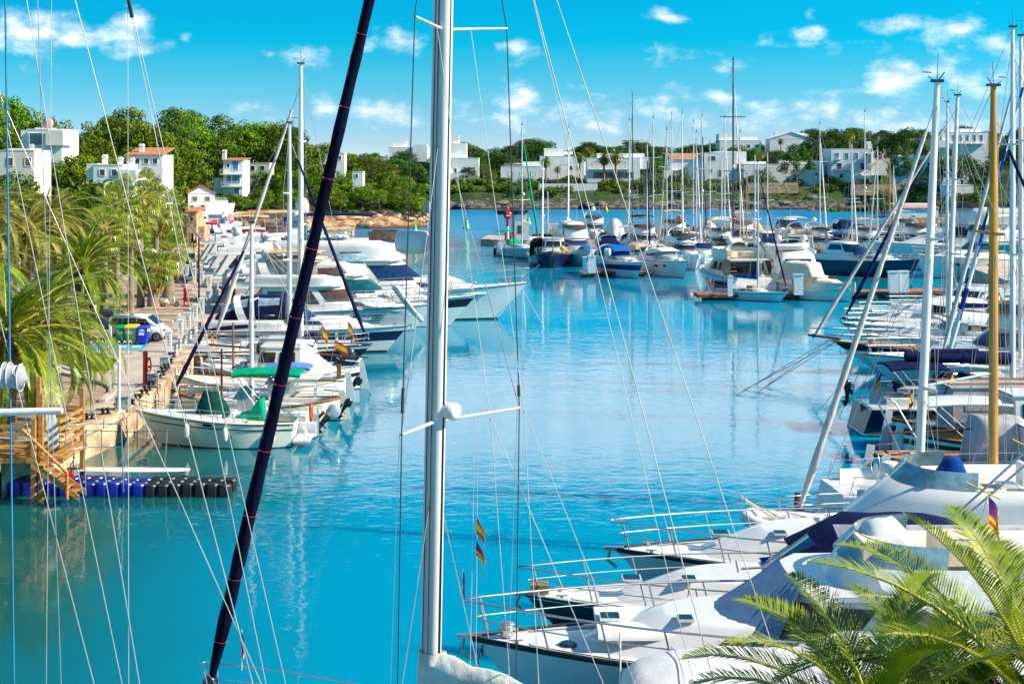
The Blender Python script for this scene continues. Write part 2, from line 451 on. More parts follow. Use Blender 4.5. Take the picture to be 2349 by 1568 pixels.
    def flag(s, x, y, z, h=1.3, size=(.75, .5), cols=(FRED, YEL, FRED), frac=(.25, .5, .25), lean=-.35, vert=False, pole=WHITE, droop=.75, yaw=0.0, r=.018, emblem=None):
        top = (x+lean*h, y, z+h)
        p = MB().tube([(x, y, z), top], r, 5).build('flagstaff', pole, s.o)
        cloth(p, top, size, cols, frac, droop, vert, yaw, emblem)
        return p
    def outboard(s, x, y, z, k=1.0, m=ENGD, tilt=0.0, leg=BLACK):
        mb = MB(); T = tilt
        def rot(p): return (x+(p[0]*cos(T)+p[2]*sin(T))*k, y+p[1]*k, z+(-p[0]*sin(T)+p[2]*cos(T))*k)
        cowl = []
        for q, a, b in ((0, .24, .16), (.08, .30, .19), (.35, .31, .19), (.52, .24, .15), (.60, .10, .07)):
            cowl.append([rot((-.3+a*cos(2*pi*i/12)*(1.15 if cos(2*pi*i/12) < 0 else .9), b*sin(2*pi*i/12), .35+q)) for i in range(12)])
        mb.loft(cowl, 0, closed=True, cap0=True, cap1=True)
        e = MB()
        def seg(a, b): e.loft([[rot(p) for p in a], [rot(p) for p in b]], 0, closed=True, smooth=False, cap0=True, cap1=True)
        def rc(cx, cz, a, b): return [(cx-a, -b, cz), (cx+a, -b, cz), (cx+a, b, cz), (cx-a, b, cz)]
        seg(rc(-.28, .36, .17, .11), rc(-.30, -.15, .11, .06)); seg(rc(-.31, -.15, .12, .05), rc(-.33, -.55, .10, .035))
        e.loft([[rot((-.62+u, v*cos(2*pi*i/8)*.9, -.48+v*sin(2*pi*i/8))) for i in range(8)] for u, v in ((0, .03), (.1, .075), (.42, .075), (.55, .02))], 0, closed=True, cap0=True, cap1=True)
        e.plate([rot(p) for p in ((-.55, -.01, -.55), (-.25, -.01, -.55), (-.38, -.01, -.82), (-.52, -.01, -.80))], (0, 1, 0), .03)
        e.plate([rot(p) for p in ((-.62, -.12, -.20), (-.16, -.12, -.20), (-.16, .12, -.20), (-.62, .12, -.20))], (0, 0, 1), .02)
        for i in range(3):
            a = 2*pi*i/3; e.plate([rot(p) for p in ((-.66, 0, -.48), (-.66, .16*cos(a+.4), -.48+.16*sin(a+.4)), (-.64, .18*cos(a-.3), -.48+.18*sin(a-.3)))], (1, 0, .1), .015)
        seg(rc(-.02, .30, .08, .13), rc(-.02, -.05, .05, .12))
        r_ = e.build('outboard_motor', leg, s.o); mb.build('engine_cowling', m, r_)
        return r_
    # ---- sailing rig
    def rig(s, x, h, r=.1, z0=None, m=ALU, spr=(.38, .68), sw=None, bow=None, furl=None, fr=.1, f0=.04, f1=.92, boom=0.0, cover=None, bz=1.0, wires=True, wr=.013, lean=0.0, backstay=True, twist=None, dome=None, stern=None, heel=0.0, wmat=None, coverr=.2, windex=True, fmats=None):
        z0 = s.dk(x)+.1 if z0 is None else z0
        top = (x-lean*h, heel*h, z0+h)
        def M(q): return lerp((x, 0, z0), top, q)
        mb = MB().tube([M(0), M(.35), M(.7), M(1)], [r, r, r*.92, r*.62], 10, 0, sq=(.72, 1.0))
        if windex:
            mb.tube([top, vadd(top, (-.25, 0, .35))], .02, 4, 1); mb.tube([top, vadd(top, (.3, 0, .2))], .016, 4, 1)
            mb.tube([vadd(top, (.15, -.15, .35)), vadd(top, (.55, .1, .35))], .02, 4, 1); mb.tube([top, vadd(top, (0, .1, 1.0))], [.015, .008], 4, 1)
            mb.box(vadd(top, (0, 0, .05)), (r*2.6, r*1.5, .1), 1)
        mast = mb.build('mast', [m, MASTD], s.o)
        sw = sw or s.B*.36
        for q in spr:
            c = M(q)
            for sd in (1, -1):
                e = (c[0]-.15, c[1]+sd*sw*(1-.12*q), c[2]+.06)
                MB().tube([c, e], [r*.45, r*.28], 6).build('spreader', m, mast if s.lod > 1 else s.o)
        if wires:
            mb = MB(); bx = bow if bow is not None else s.L/2-.15; dzb = s.dk(bx)+.05
            for sd in (1, -1):
                pts = [M(.97)]+[(M(q)[0]-.15, M(q)[1]+sd*sw*(1-.12*q), M(q)[2]+.06) for q in sorted(spr, reverse=True)]+[(x-.25, sd*s.B*.44, s.dk(x)+.05)]
                mb.tube(pts, wr, 4)
                if spr:
                    mb.tube([M(spr[0]-.01), (x+.45, sd*s.B*.42, s.dk(x)+.05)], wr, 4); mb.tube([M(spr[0]-.01), (x-.75, sd*s.B*.42, s.dk(x)+.05)], wr, 4)
                if len(spr) > 1:
                    mb.tube([M(spr[1]-.01), (M(spr[0])[0]-.15, M(spr[0])[1]+sd*sw*(1-.12*spr[0]), M(spr[0])[2]+.06)], wr, 4)
            sx = stern if stern is not None else -s.L/2+.2
            if backstay: mb.tube([M(1), (sx, 0, s.dk(sx)+.3)], wr, 4)
            mb.tube([M(f1+.03), (bx, 0, dzb)], wr*1.2, 4)
            mb.tube([M(.99), (x-.05-r*1.6, .06, z0+1)], wr*.8, 4); mb.tube([M(.8), (x+r*2.2, -.1, z0+.6)], wr*.8, 4)
            mb.build('rigging', wmat or WIRE, s.o)
        if furl:
            bx = bow if bow is not None else s.L/2-.15; a = (bx, 0, s.dk(bx)+.12); b = M(f1+.03)
            mb = MB(); N = 26
            P = [lerp(a, b, f0+(f1-f0)*i/N) for i in range(N+1)]
            rad = [fr*(.35+.65*sstep(0, .10, i/N))*(1-.55*(i/N))*(1+.10*sin(i*2.1)) for i in range(N+1)]
            if twist:
                n = 8; mb.tube(P, rad, n, 0)
                k0 = 0
                for fi in range(len(mb.f)):
                    i, j = divmod(fi, n)
                    if i < N and (j+i*1.2) % n < n*.4: mb.m[fi] = 1
            else: mb.tube(P, rad, 8, 0)
            d = MB().lathe([(fr*1.2, -.05), (fr*1.5, .0), (fr*1.5, .07), (fr*1.2, .12)], 10, lerp(a, b, .012), 0)
            fo = mb.build('furled_headsail', fmats or ([furl, twist] if twist else furl), s.o); d.build('furling_drum', BLACK, fo)
        if boom:
            bzz = z0+bz; e = (x-boom, 0, bzz+.1)
            MB().tube([(x-.1, 0, bzz), e], r*.7, 8).build('boom', m, s.o)
            if cover:
                N = 12; P = [lerp((x-.12, 0, bzz+.14+coverr*.6), vadd(e, (.2, 0, .12)), i/N) for i in range(N+1)]
                rad = [coverr*(1.15-.65*(i/N))*(1+.07*sin(i*2.7)) for i in range(N+1)]
                mb = MB().tube(P, rad, 9, 0)
                mb.tube([(x-.12, 0, bzz+.1), (x-.05-.12, 0, bzz+.95+coverr)], [coverr*1.0, coverr*.5], 8, 0)
                mb.build('sail_cover', cover, s.o)
        if dome is not None: s.dome(M(dome)[0]+r+.25, 0, M(dome)[2], .26)
        s.M = M; return mast
    def lines(s, pts, r=.014, m=ROPED, name='mooring_line'):
        """slack ropes in world space, from points on the boat to fixed points"""
        inv = s.o.matrix_basis.inverted()
        from mathutils import Vector
        for a, b, sag in pts:
            b_ = inv @ Vector(b)
            P = []
            for i in range(7):
                t = i/6; p = lerp(a, tuple(b_), t); P.append((p[0], p[1], p[2]-sag*4*t*(1-t)))
            MB().tube(P, r, 4).build(name, m, s.o)

def cloth(parent, top, size, cols, frac, droop=.75, vert=False, yaw=0.0, emblem=None, name='flag'):
    """hanging flag of coloured bands; droop 0 = flying, 1 = hanging straight down"""
    w, h = size; nu = 8; rows = []
    edges = [0]
    for f in frac: edges.append(edges[-1]+f)
    sub = []
    for a, b in zip(edges[:-1], edges[1:]): sub += [a, (a+b)/2]
    sub.append(edges[-1])
    for v in sub:
        row = []
        for i in range(nu+1):
            u = i/nu; ang = -droop*pi/2*(.5+.5*u)
            x = -u*w*cos(ang)*cos(yaw); y = -u*w*cos(ang)*sin(yaw)+.07*sin(u*6+v*3)*w; z = u*w*sin(ang)-v*h*(1-.2*droop*u)
            row.append((top[0]+x, top[1]+y, top[2]-.03+z))
        rows.append(row)
    mb = MB(); n = nu+1
    vs = [p for r_ in rows for p in r_]; fs = []; ms = []
    for i in range(len(rows)-1):
        for j in range(nu):
            fs.append((i*n+j, i*n+j+1, (i+1)*n+j+1, (i+1)*n+j)); ms.append(i//2 if not emblem else (len(cols)-1 if (j < emblem and i < len(rows)//2) else i//2))
    mb.add(vs, fs, ms, True)
    return mb.build(name, list(cols), parent)
SPAIN = dict(cols=(FRED, YEL, FRED), frac=(.25, .5, .25))
BALEAR = dict(cols=(YEL, FRED, YEL, FRED, YEL, FRED, YEL, FPUR), frac=(.14,)*7, emblem=4)
GERMAN = dict(cols=(FBLK, FRED, YEL), frac=(.34, .33, .33))
DUTCH = dict(cols=(FRED, FWHT, FBLU), frac=(.34, .33, .33))
REDENS = dict(cols=(CRED,), frac=(1,))

def dinghy(name, label, L, B, loc, rz, m=RIBW, floor=LGREY, tube_r=.2, group=None, tilt=0.0, motor=False):
    o = thing(name, label, 'dinghy', loc, rz, group)
    if tilt: o.rotation_euler = (0, tilt, rz)
    pts = [(-L/2-.15, B/2, tube_r)]+[(x, B/2, tube_r+.01) for x in (-L/2+.2, 0, L*.18)]
    for i in range(1, 9):
        a = pi*i/9; pts.append((L*.18+(L*.32)*sin(a), B/2*cos(a), tube_r+.16*sin(a)))
    pts += [(x, -B/2, tube_r+.01) for x in (L*.18, 0, -L/2+.2)]+[(-L/2-.15, -B/2, tube_r)]
    rad = [tube_r*.35]+[tube_r]*(len(pts)-2)+[tube_r*.35]
    MB().tube(pts, rad, 10).build('inflatable_tube', m, o)
    st = MB().tube([vadd(p, (0, (tube_r+.004)*(1 if p[1] > 0 else -1) if abs(p[1]) > .1 else 0, .03)) for p in pts], .025, 5)
    st.build('rubbing_strake', ENGD, o)
    rings = []
    for i in range(7):
        t = i/6; x = -L/2+.1+(L*.92)*t; w = (B/2-.05)*(1-max(0, (t-.6)/.4)**2)
        rings.append([(x, w, .16), (x, w*.5, .02-.08+.2*t**3), (x, 0, -.1+.25*t**3), (x, -w*.5, -.06+.2*t**3), (x, -w, .16)])
    MB().loft(rings, 0, cap0=True).build('floor_hull', floor, o)
    MB().box((-L/2+.1, 0, .27), (.06, B-.2, .4), 0).build('transom', floor, o)
    MB().box((0, 0, .32), (.26, B-.1, .05), 0).build('thwart', WHITE, o)
    return o
# ------------------------------------------------------------------ camera, light, sky
cam = bpy.data.cameras.new('camera'); co = bpy.data.objects.new('camera', cam); COL.objects.link(co)
cam.sensor_width = 36; cam.lens = F/2348*36; cam.shift_y = -(783.2-HY)/2348
co.location = (0, 0, H); co.rotation_euler = (pi/2, 0, 0); cam.clip_start = .3; cam.clip_end = 9000
sc.camera = co
SUN_EL, SUN_AZ = R(36), R(-12)      # azimuth from +X towards +Y
sd = (cos(SUN_EL)*cos(SUN_AZ), cos(SUN_EL)*sin(SUN_AZ), sin(SUN_EL))
sl = bpy.data.lights.new('sun', 'SUN'); so = bpy.data.objects.new('sun', sl); COL.objects.link(so)
sl.energy = 5.0; sl.angle = R(.53); sl.color = (1, .88, .71)
from mathutils import Vector, noise
so.rotation_euler = Vector(sd).to_track_quat('Z', 'Y').to_euler()
w = bpy.data.worlds.new('World'); sc.world = w; w.use_nodes = True
nt = w.node_tree; N = nt.nodes.new; LK = nt.links.new
bg = nt.nodes['Background']; bg.inputs['Strength'].default_value = .1
sky = N('ShaderNodeTexSky'); sky.sky_type = 'NISHITA'; sky.sun_disc = False
sky.sun_elevation = SUN_EL; sky.sun_rotation = pi/2-SUN_AZ; sky.air_density = 1.2; sky.dust_density = .4; sky.ozone_density = 2.5
tc = N('ShaderNodeTexCoord'); sp = N('ShaderNodeSeparateXYZ'); LK(tc.outputs['Generated'], sp.inputs[0])
def mth(op, a, b=None, c=None, cl=False):
    n = N('ShaderNodeMath'); n.operation = op; n.use_clamp = cl
    for i, v in enumerate((a, b, c)):
        if v is None: continue
        if isinstance(v, (int, float)): n.inputs[i].default_value = v
        else: LK(v, n.inputs[i])
    return n.outputs[0]
# the air thickens quickly towards the horizon: look the sky up at a steeper angle
zz = mth('MULTIPLY_ADD', mth('MAXIMUM', sp.outputs['Z'], 0.0), 5.0, .10)
cx = N('ShaderNodeCombineXYZ'); LK(sp.outputs['X'], cx.inputs[0]); LK(sp.outputs['Y'], cx.inputs[1]); LK(zz, cx.inputs[2])
nv = N('ShaderNodeVectorMath'); nv.operation = 'NORMALIZE'; LK(cx.outputs[0], nv.inputs[0]); LK(nv.outputs[0], sky.inputs['Vector'])
gr = N('ShaderNodeValToRGB'); cr = gr.color_ramp
cr.elements[0].position = 0.0; cr.elements[0].color = (1.25, 1.12, 1.0, 1)
cr.elements[1].position = 1.0; cr.elements[1].color = (.75, 1.05, 1.15, 1)
for p_, c_ in ((.0195, (1.2, 1.18, 1.05)), (.0276, (1.08, 1.28, 1.14)), (.06, (.50, 1.58, 1.36)), (.092, (.02, 1.70, 1.55)), (.119, (.012, 1.68, 1.68)), (.36, (.03, 1.5, 1.55)), (.6, (.7, 1.1, 1.2))):
    e = cr.elements.new(p_); e.color = (*c_, 1)
LK(sp.outputs['Z'], gr.inputs['Fac'])
mul = N('ShaderNodeMix'); mul.data_type = 'RGBA'; mul.blend_type = 'MULTIPLY'; mul.inputs['Factor'].default_value = 1
LK(sky.outputs[0], mul.inputs['A']); LK(gr.outputs[0], mul.inputs['B'])
# clouds: puffs by direction (X/Y, Z/Y) towards the sea, plus an unseen band added above
ym = mth('MAXIMUM', sp.outputs['Y'], .05)
uv = N('ShaderNodeCombineXYZ'); LK(mth('DIVIDE', sp.outputs['X'], ym), uv.inputs[0]); LK(mth('DIVIDE', sp.outputs['Z'], ym), uv.inputs[1])
CL = [(60,75,110,40,1),(190,85,120,28,.9),(300,55,38,20,.8),(383,97,22,16,.7),(424,88,14,9,.6),(697,130,45,17,.75),(838,108,24,15,.6),(920,95,46,26,.7),
 (1190,117,36,20,.8),(1190,240,44,40,.9),(1150,268,60,30,.5),(850,252,90,22,.75),(760,240,45,18,.6),(590,246,70,16,.5),(1520,38,34,13,.9),(1855,34,14,12,.6),(1855,78,36,16,.8),(1880,98,100,8,.4),
 (1690,153,40,14,.55),(1560,228,70,18,.6),(1640,225,45,14,.5),(1400,240,70,18,.5),(2046,58,46,16,.7),(2215,70,70,24,.65),(2200,95,140,14,.4),(2290,98,60,24,.6),(2070,172,70,30,.75),(2000,210,80,18,.65),(2200,215,110,26,.5),(1740,238,60,14,.4),(1590,120,50,10,.3),(560,50,60,20,.0),
 (1500,-190,1900,175,4.5),(1290,275,130,24,.5),(1900,270,300,30,.45),(2250,200,220,60,.45),(1500,255,260,26,.45),(2250,120,160,40,.45),(1080,275,60,18,.35),(430,262,60,14,.3),(1480,150,20,8,.3),(2340,150,40,30,.4),(620,123,14,9,.4)]  # broad band above the frame is unseen, added to pale the water's reflection
acc = None; vac = None
for (px, py, ww, hh, st) in CL:
    if st <= 0: continue
    vm = N('ShaderNodeVectorMath'); vm.operation = 'MULTIPLY_ADD'; LK(uv.outputs[0], vm.inputs[0])
    k_ = 1.9 if py > 0 else 1; u0, v0 = (px-CX)/F, (HY-py)/F; sx, sy = F/ww/k_, F/hh/k_
    vm.inputs[1].default_value = (sx, sy, 0); vm.inputs[2].default_value = (-u0*sx, -v0*sy, 0)
    ln = N('ShaderNodeVectorMath'); ln.operation = 'LENGTH'; LK(vm.outputs[0], ln.inputs[0])
    q = mth('MULTIPLY_ADD', ln.outputs['Value'], -st, st)
    acc = q if acc is None else mth('MAXIMUM', acc, q)
nz = N('ShaderNodeTexNoise'); nz.inputs['Scale'].default_value = 30; nz.inputs['Detail'].default_value = 9; nz.inputs['Roughness'].default_value = .58
mp = N('ShaderNodeMapping'); mp.inputs['Scale'].default_value = (1, 1.7, 1); LK(uv.outputs[0], mp.inputs['Vector']); LK(mp.outputs[0], nz.inputs['Vector'])
nz2 = N('ShaderNodeTexNoise'); nz2.inputs['Scale'].default_value = 30; nz2.inputs['Detail'].default_value = 5
mp2 = N('ShaderNodeMapping'); mp2.inputs['Scale'].default_value = (1, 1.7, 1); mp2.inputs['Location'].default_value = (-.007, -.010, 0); LK(uv.outputs[0], mp2.inputs['Vector']); LK(mp2.outputs[0], nz2.inputs['Vector'])
den = mth('ADD', mth('MAXIMUM', acc, -.6), mth('MULTIPLY_ADD', nz.outputs['Fac'], 2.3, -1.28))
dr = N('ShaderNodeMapRange'); dr.interpolation_type = 'SMOOTHSTEP'; dr.inputs['From Min'].default_value = -.05; dr.inputs['From Max'].default_value = 1.15; dr.inputs['To Max'].default_value = .9
LK(den, dr.inputs['Value'])
front = mth('GREATER_THAN', sp.outputs['Y'], .06)
fac = mth('MULTIPLY', dr.outputs[0], front)
lit = mth('MULTIPLY_ADD', mth('SUBTRACT', nz.outputs['Fac'], nz2.outputs['Fac']), 4.0, .55, True)
cc = N('ShaderNodeMix'); cc.data_type = 'RGBA'; LK(lit, cc.inputs['Factor'])
cc.inputs['A'].default_value = (5.6, 6.3, 7.2, 1); cc.inputs['B'].default_value = (10.5, 10.0, 9.8, 1)
mx = N('ShaderNodeMix'); mx.data_type = 'RGBA'; LK(fac, mx.inputs['Factor']); LK(mul.outputs['Result'], mx.inputs['A']); LK(cc.outputs['Result'], mx.inputs['B'])
LK(mx.outputs['Result'], bg.inputs['Color'])
sc.view_settings.view_transform = 'Standard'; sc.view_settings.look = 'None'; sc.view_settings.gamma = 1; sc.view_settings.exposure = .68
sc.cycles.max_bounces = 6; sc.cycles.diffuse_bounces = 3; sc.cycles.glossy_bounces = 4; sc.cycles.transmission_bounces = 3; sc.cycles.caustics_reflective = False
sc.cycles.sample_clamp_indirect = 6
try:
    sc.cycles.use_denoising = True; sc.cycles.denoiser = 'OPENIMAGEDENOISE'; sc.cycles.denoising_input_passes = 'RGB_ALBEDO_NORMAL'
except Exception as ex: print('denoise', ex)

# ------------------------------------------------------------------ water
def water_mat():
    m = bpy.data.materials.new('harbour water'); m.use_nodes = True; nt = m.node_tree; b = nt.nodes['Principled BSDF']
    N = nt.nodes.new; L = nt.links.new
    g = N('ShaderNodeNewGeometry'); sp = N('ShaderNodeSeparateXYZ'); L(g.outputs['Position'], sp.inputs[0])
    def rng(src, a, b_, c, d, sm=True):
        n = N('ShaderNodeMapRange'); n.interpolation_type = 'SMOOTHSTEP' if sm else 'LINEAR'
        for k, v in zip(('From Min', 'From Max', 'To Min', 'To Max'), (a, b_, c, d)): n.inputs[k].default_value = v
        L(src, n.inputs['Value']); return n.outputs[0]
    # shallow green under the left quay, palm reflections painted in; open blue beyond
    nz = N('ShaderNodeTexNoise'); nz.inputs['Scale'].default_value = .06; nz.inputs['Detail'].default_value = 3; L(g.outputs['Position'], nz.inputs['Vector'])
    ad = N('ShaderNodeMath'); ad.operation = 'MULTIPLY_ADD'; ad.inputs[1].default_value = 8; L(nz.outputs['Fac'], ad.inputs[0]); L(sp.outputs['X'], ad.inputs[2])
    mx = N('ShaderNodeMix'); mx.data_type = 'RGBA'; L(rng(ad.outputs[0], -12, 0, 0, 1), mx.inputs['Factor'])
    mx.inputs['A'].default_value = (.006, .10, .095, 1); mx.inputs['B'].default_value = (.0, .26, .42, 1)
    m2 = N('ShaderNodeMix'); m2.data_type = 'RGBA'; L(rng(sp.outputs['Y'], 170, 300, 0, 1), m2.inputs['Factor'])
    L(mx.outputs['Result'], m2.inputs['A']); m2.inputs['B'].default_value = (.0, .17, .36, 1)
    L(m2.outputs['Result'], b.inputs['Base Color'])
    b.inputs['Subsurface Weight'].default_value = 1; b.inputs['Subsurface Radius'].default_value = (1, 1, 1); b.inputs['Subsurface Scale'].default_value = 3.0
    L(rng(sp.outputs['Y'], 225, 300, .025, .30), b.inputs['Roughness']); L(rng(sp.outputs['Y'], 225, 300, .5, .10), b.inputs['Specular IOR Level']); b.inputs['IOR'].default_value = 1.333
    def nse(s, st, d=3):
        mp = N('ShaderNodeMapping'); mp.inputs['Scale'].default_value = st; L(g.outputs['Position'], mp.inputs['Vector'])
        n = N('ShaderNodeTexNoise'); n.inputs['Scale'].default_value = s; n.inputs['Detail'].default_value = d; n.inputs['Distortion'].default_value = .6; L(mp.outputs[0], n.inputs['Vector']); return n.outputs['Fac']
    a = nse(.55, (.75, 1, 1), 2); c = nse(2.2, (.6, 1, 1), 3); big = nse(.035, (1, 1, 1), 2)
    sm = N('ShaderNodeMath'); sm.operation = 'MULTIPLY_ADD'; sm.inputs[1].default_value = .5; L(c, sm.inputs[0]); L(a, sm.inputs[2])
    st = N('ShaderNodeMath'); st.operation = 'MULTIPLY'; L(rng(sp.outputs['Y'], 150, 280, .07, 1.5), st.inputs[0]); L(rng(big, .35, .65, .55, 1.3), st.inputs[1])
    bp = N('ShaderNodeBump'); bp.inputs['Distance'].default_value = .22; L(st.outputs[0], bp.inputs['Strength']); L(sm.outputs[0], bp.inputs['Height'])
    L(bp.outputs['Normal'], b.inputs['Normal'])
    return m
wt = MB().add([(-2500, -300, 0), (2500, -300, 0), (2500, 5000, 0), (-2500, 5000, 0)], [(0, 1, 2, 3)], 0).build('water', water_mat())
structure(wt)

# ------------------------------------------------------------------ terrain
def sdist(poly, x, y):
    d = 1e9; ins = False; n = len(poly)
    for i in range(n):
        ax, ay = poly[i]; bx, by = poly[(i+1) % n]
        t = clamp(((x-ax)*(bx-ax)+(y-ay)*(by-ay))/((bx-ax)**2+(by-ay)**2)); d = min(d, hypot(x-ax-t*(bx-ax), y-ay-t*(by-ay)))
        if (ay > y) != (by > y) and x < ax+(y-ay)/(by-ay)*(bx-ax): ins = not ins
    return d if ins else -d
PL = [(-320, 95), (-66, 118), (-70, 195), (-68, 225), (-62, 258), (-52, 270), (-44, 292), (-32, 300), (-21, 305), (-17.5, 312), (-22, 340), (-60, 430), (-320, 430)]
PF = [(-300, 440), (-30, 438), (40, 441), (124, 438), (118, 405), (104, 352), (97, 322), (112, 292), (300, 280), (460, 280), (460, 820), (-300, 820)]
def nz3(x, y, s, k=0): return noise.noise(Vector((x*s, y*s, k)))
def zl(x, y):
    d = sdist(PL, x, y)+3.0*nz3(x, y, .09)+1.2*nz3(x, y, .4, 3)
    cl = sstep(230, 285, y)*sstep(-66, -50, x)
    if d < -2: return -1.5
    z = -1.5+sstep(-1.5, 1.2, d)*(2.6+1.4*cl)+sstep(1, 4, d)*1.2*cl
    dd = max(0, d-2)
    z += 15.5*(1-math.exp(-dd/36))
    return z+.7*nz3(x, y, .12, 7)*sstep(0, 8, d)+.5*nz3(x, y, .5, 9)*cl
def zf(x, y):
    d = sdist(PF, x, y)+4*nz3(x, y, .06)+1.5*nz3(x, y, .3, 3)
    if d < -2: return -1.5
    z = -1.5+sstep(-1.5, .8, d)*4.2+sstep(2.5, 5, d)*2.6
    dd = max(0, d-6); z += .105*min(dd, 85)+sstep(80, 150, x)*sstep(5, 75, d)*10
    return z+.9*nz3(x, y, .07, 7)*sstep(2, 12, d)+.6*nz3(x, y, .35, 9)*sstep(12, 3, d)
def terrain_mat(name, rock1, rock2, g1, g2, zr):
    m = bpy.data.materials.new(name); m.use_nodes = True; nt = m.node_tree; b = nt.nodes['Principled BSDF']
    N = nt.nodes.new; L = nt.links.new
    g = N('ShaderNodeNewGeometry'); sp = N('ShaderNodeSeparateXYZ'); L(g.outputs['Position'], sp.inputs[0])
    def nse(s, d=6, st=(1, 1, 1)):
        mp = N('ShaderNodeMapping'); mp.inputs['Scale'].default_value = st; L(g.outputs['Position'], mp.inputs['Vector'])
        n = N('ShaderNodeTexNoise'); n.inputs['Scale'].default_value = s; n.inputs['Detail'].default_value = d; L(mp.outputs[0], n.inputs['Vector']); return n.outputs['Fac']
    def ramp(f, a, c, p0=.35, p1=.65):
        r = N('ShaderNodeValToRGB'); r.color_ramp.elements[0].color = (*a, 1); r.color_ramp.elements[1].color = (*c, 1)
        r.color_ramp.elements[0].position = p0; r.color_ramp.elements[1].position = p1; L(f, r.inputs['Fac']); return r.outputs['Color']
    rock = ramp(nse(.5, 8, (1, 1, 2.2)), rock1, rock2, .4, .6); gras = ramp(nse(.12, 7), g1, g2)
    f = N('ShaderNodeMapRange'); f.inputs['From Min'].default_value = zr-.5; f.inputs['From Max'].default_value = zr+.8
    ad = N('ShaderNodeMath'); ad.operation = 'MULTIPLY_ADD'; ad.inputs[1].default_value = 3.5; L(nse(.25), ad.inputs[0]); L(sp.outputs['Z'], ad.inputs[2])
    sb = N('ShaderNodeMath'); sb.operation = 'SUBTRACT'; sb.inputs[1].default_value = 1.75; L(ad.outputs[0], sb.inputs[0]); L(sb.outputs[0], f.inputs['Value'])
    mx = N('ShaderNodeMix'); mx.data_type = 'RGBA'; L(f.outputs[0], mx.inputs['Factor']); L(rock, mx.inputs['A']); L(gras, mx.inputs['B'])
    # wet dark tide line
    t = N('ShaderNodeMapRange'); t.inputs['From Min'].default_value = .25; t.inputs['From Max'].default_value = .9; L(sp.outputs['Z'], t.inputs['Value'])
    m3 = N('ShaderNodeMix'); m3.data_type = 'RGBA'; L(t.outputs[0], m3.inputs['Factor']); m3.inputs['A'].default_value = (rock1[0]*.35, rock1[1]*.35, rock1[2]*.35, 1); L(mx.outputs['Result'], m3.inputs['B'])
    L(m3.outputs['Result'], b.inputs['Base Color']); b.inputs['Roughness'].default_value = .9
    bp = N('ShaderNodeBump'); bp.inputs['Strength'].default_value = .9; bp.inputs['Distance'].default_value = .6; L(nse(.9, 8, (1, 1, 2)), bp.inputs['Height']); L(bp.outputs['Normal'], b.inputs['Normal'])
    return m
def grid(name, x0, x1, y0, y1, st, fn, m):
    nx = int((x1-x0)/st)+1; ny = int((y1-y0)/st)+1
    vs = []; keep = []
    for j in range(ny):
        for i in range(nx):
            x, y = x0+i*st, y0+j*st; vs.append((x, y, fn(x, y)))
    fs = []
    for j in range(ny-1):
        for i in range(nx-1):
            a = j*nx+i; q = (a, a+1, a+nx+1, a+nx)
            if max(vs[k][2] for k in q) > -1.4: fs.append(q)
    return structure(MB().add(vs, fs, 0, True).build(name, m))
TL = terrain_mat('left hillside', (.20, .10, .045), (.52, .33, .18), (.025, .05, .008), (.10, .13, .02), 3.3)
TF = terrain_mat('far shore', (.035, .030, .028), (.20, .16, .13), (.014, .035, .008), (.05, .10, .015), 2.4)  # rock tones darkened, the cliff's shade is put into the colour
grid('hill', -300, -12, 92, 420, 2.6, zl, TL)
grid('terrain', -200, 330, 282, 640, 3.2, zf, TF)

# ------------------------------------------------------------------ trees
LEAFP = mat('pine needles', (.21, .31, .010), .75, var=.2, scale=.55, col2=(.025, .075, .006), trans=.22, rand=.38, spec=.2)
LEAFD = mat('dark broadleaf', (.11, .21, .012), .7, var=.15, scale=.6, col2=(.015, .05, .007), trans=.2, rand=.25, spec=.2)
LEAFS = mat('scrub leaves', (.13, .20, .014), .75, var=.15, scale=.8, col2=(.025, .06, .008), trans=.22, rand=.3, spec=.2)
BARK = mat('pine bark', (.20, .13, .085), .9, var=.25, scale=3, bump=.5)
BARKG = mat('grey bark', (.26, .22, .19), .9, var=.25, scale=3, bump=.5)
def leaf_ball(mb, c, r, n, size, rg, flat=.75, m=0):
    for _ in range(n):
        while True:
            p = (rg.uniform(-1, 1), rg.uniform(-1, 1), rg.uniform(-1, 1)); l = vlen(p)
            if .35 < l < 1: break
        p = vmul(p, (.55+.45*l)/l)
        q = (c[0]+p[0]*r, c[1]+p[1]*r, c[2]+p[2]*r*flat)
        nn = vnor((p[0]+rg.uniform(-.55, .55), p[1]+rg.uniform(-.55, .55), p[2]+.35+rg.uniform(-.5, .5)))
        a = vnor(vcross(nn, (rg.uniform(-1, 1), rg.uniform(-1, 1), rg.uniform(-1, 1)))); b = vcross(nn, a); s_ = size*rg.uniform(.55, 1.25); wd = s_*.62
        mb.add([vadd(q, vmul(a, -s_*.5)), vadd(q, vmul(b, wd*.5)), vadd(q, vmul(a, s_*.5)), vadd(q, vmul(b, -wd*.5))], [(0, 1, 2, 3)], m, False)
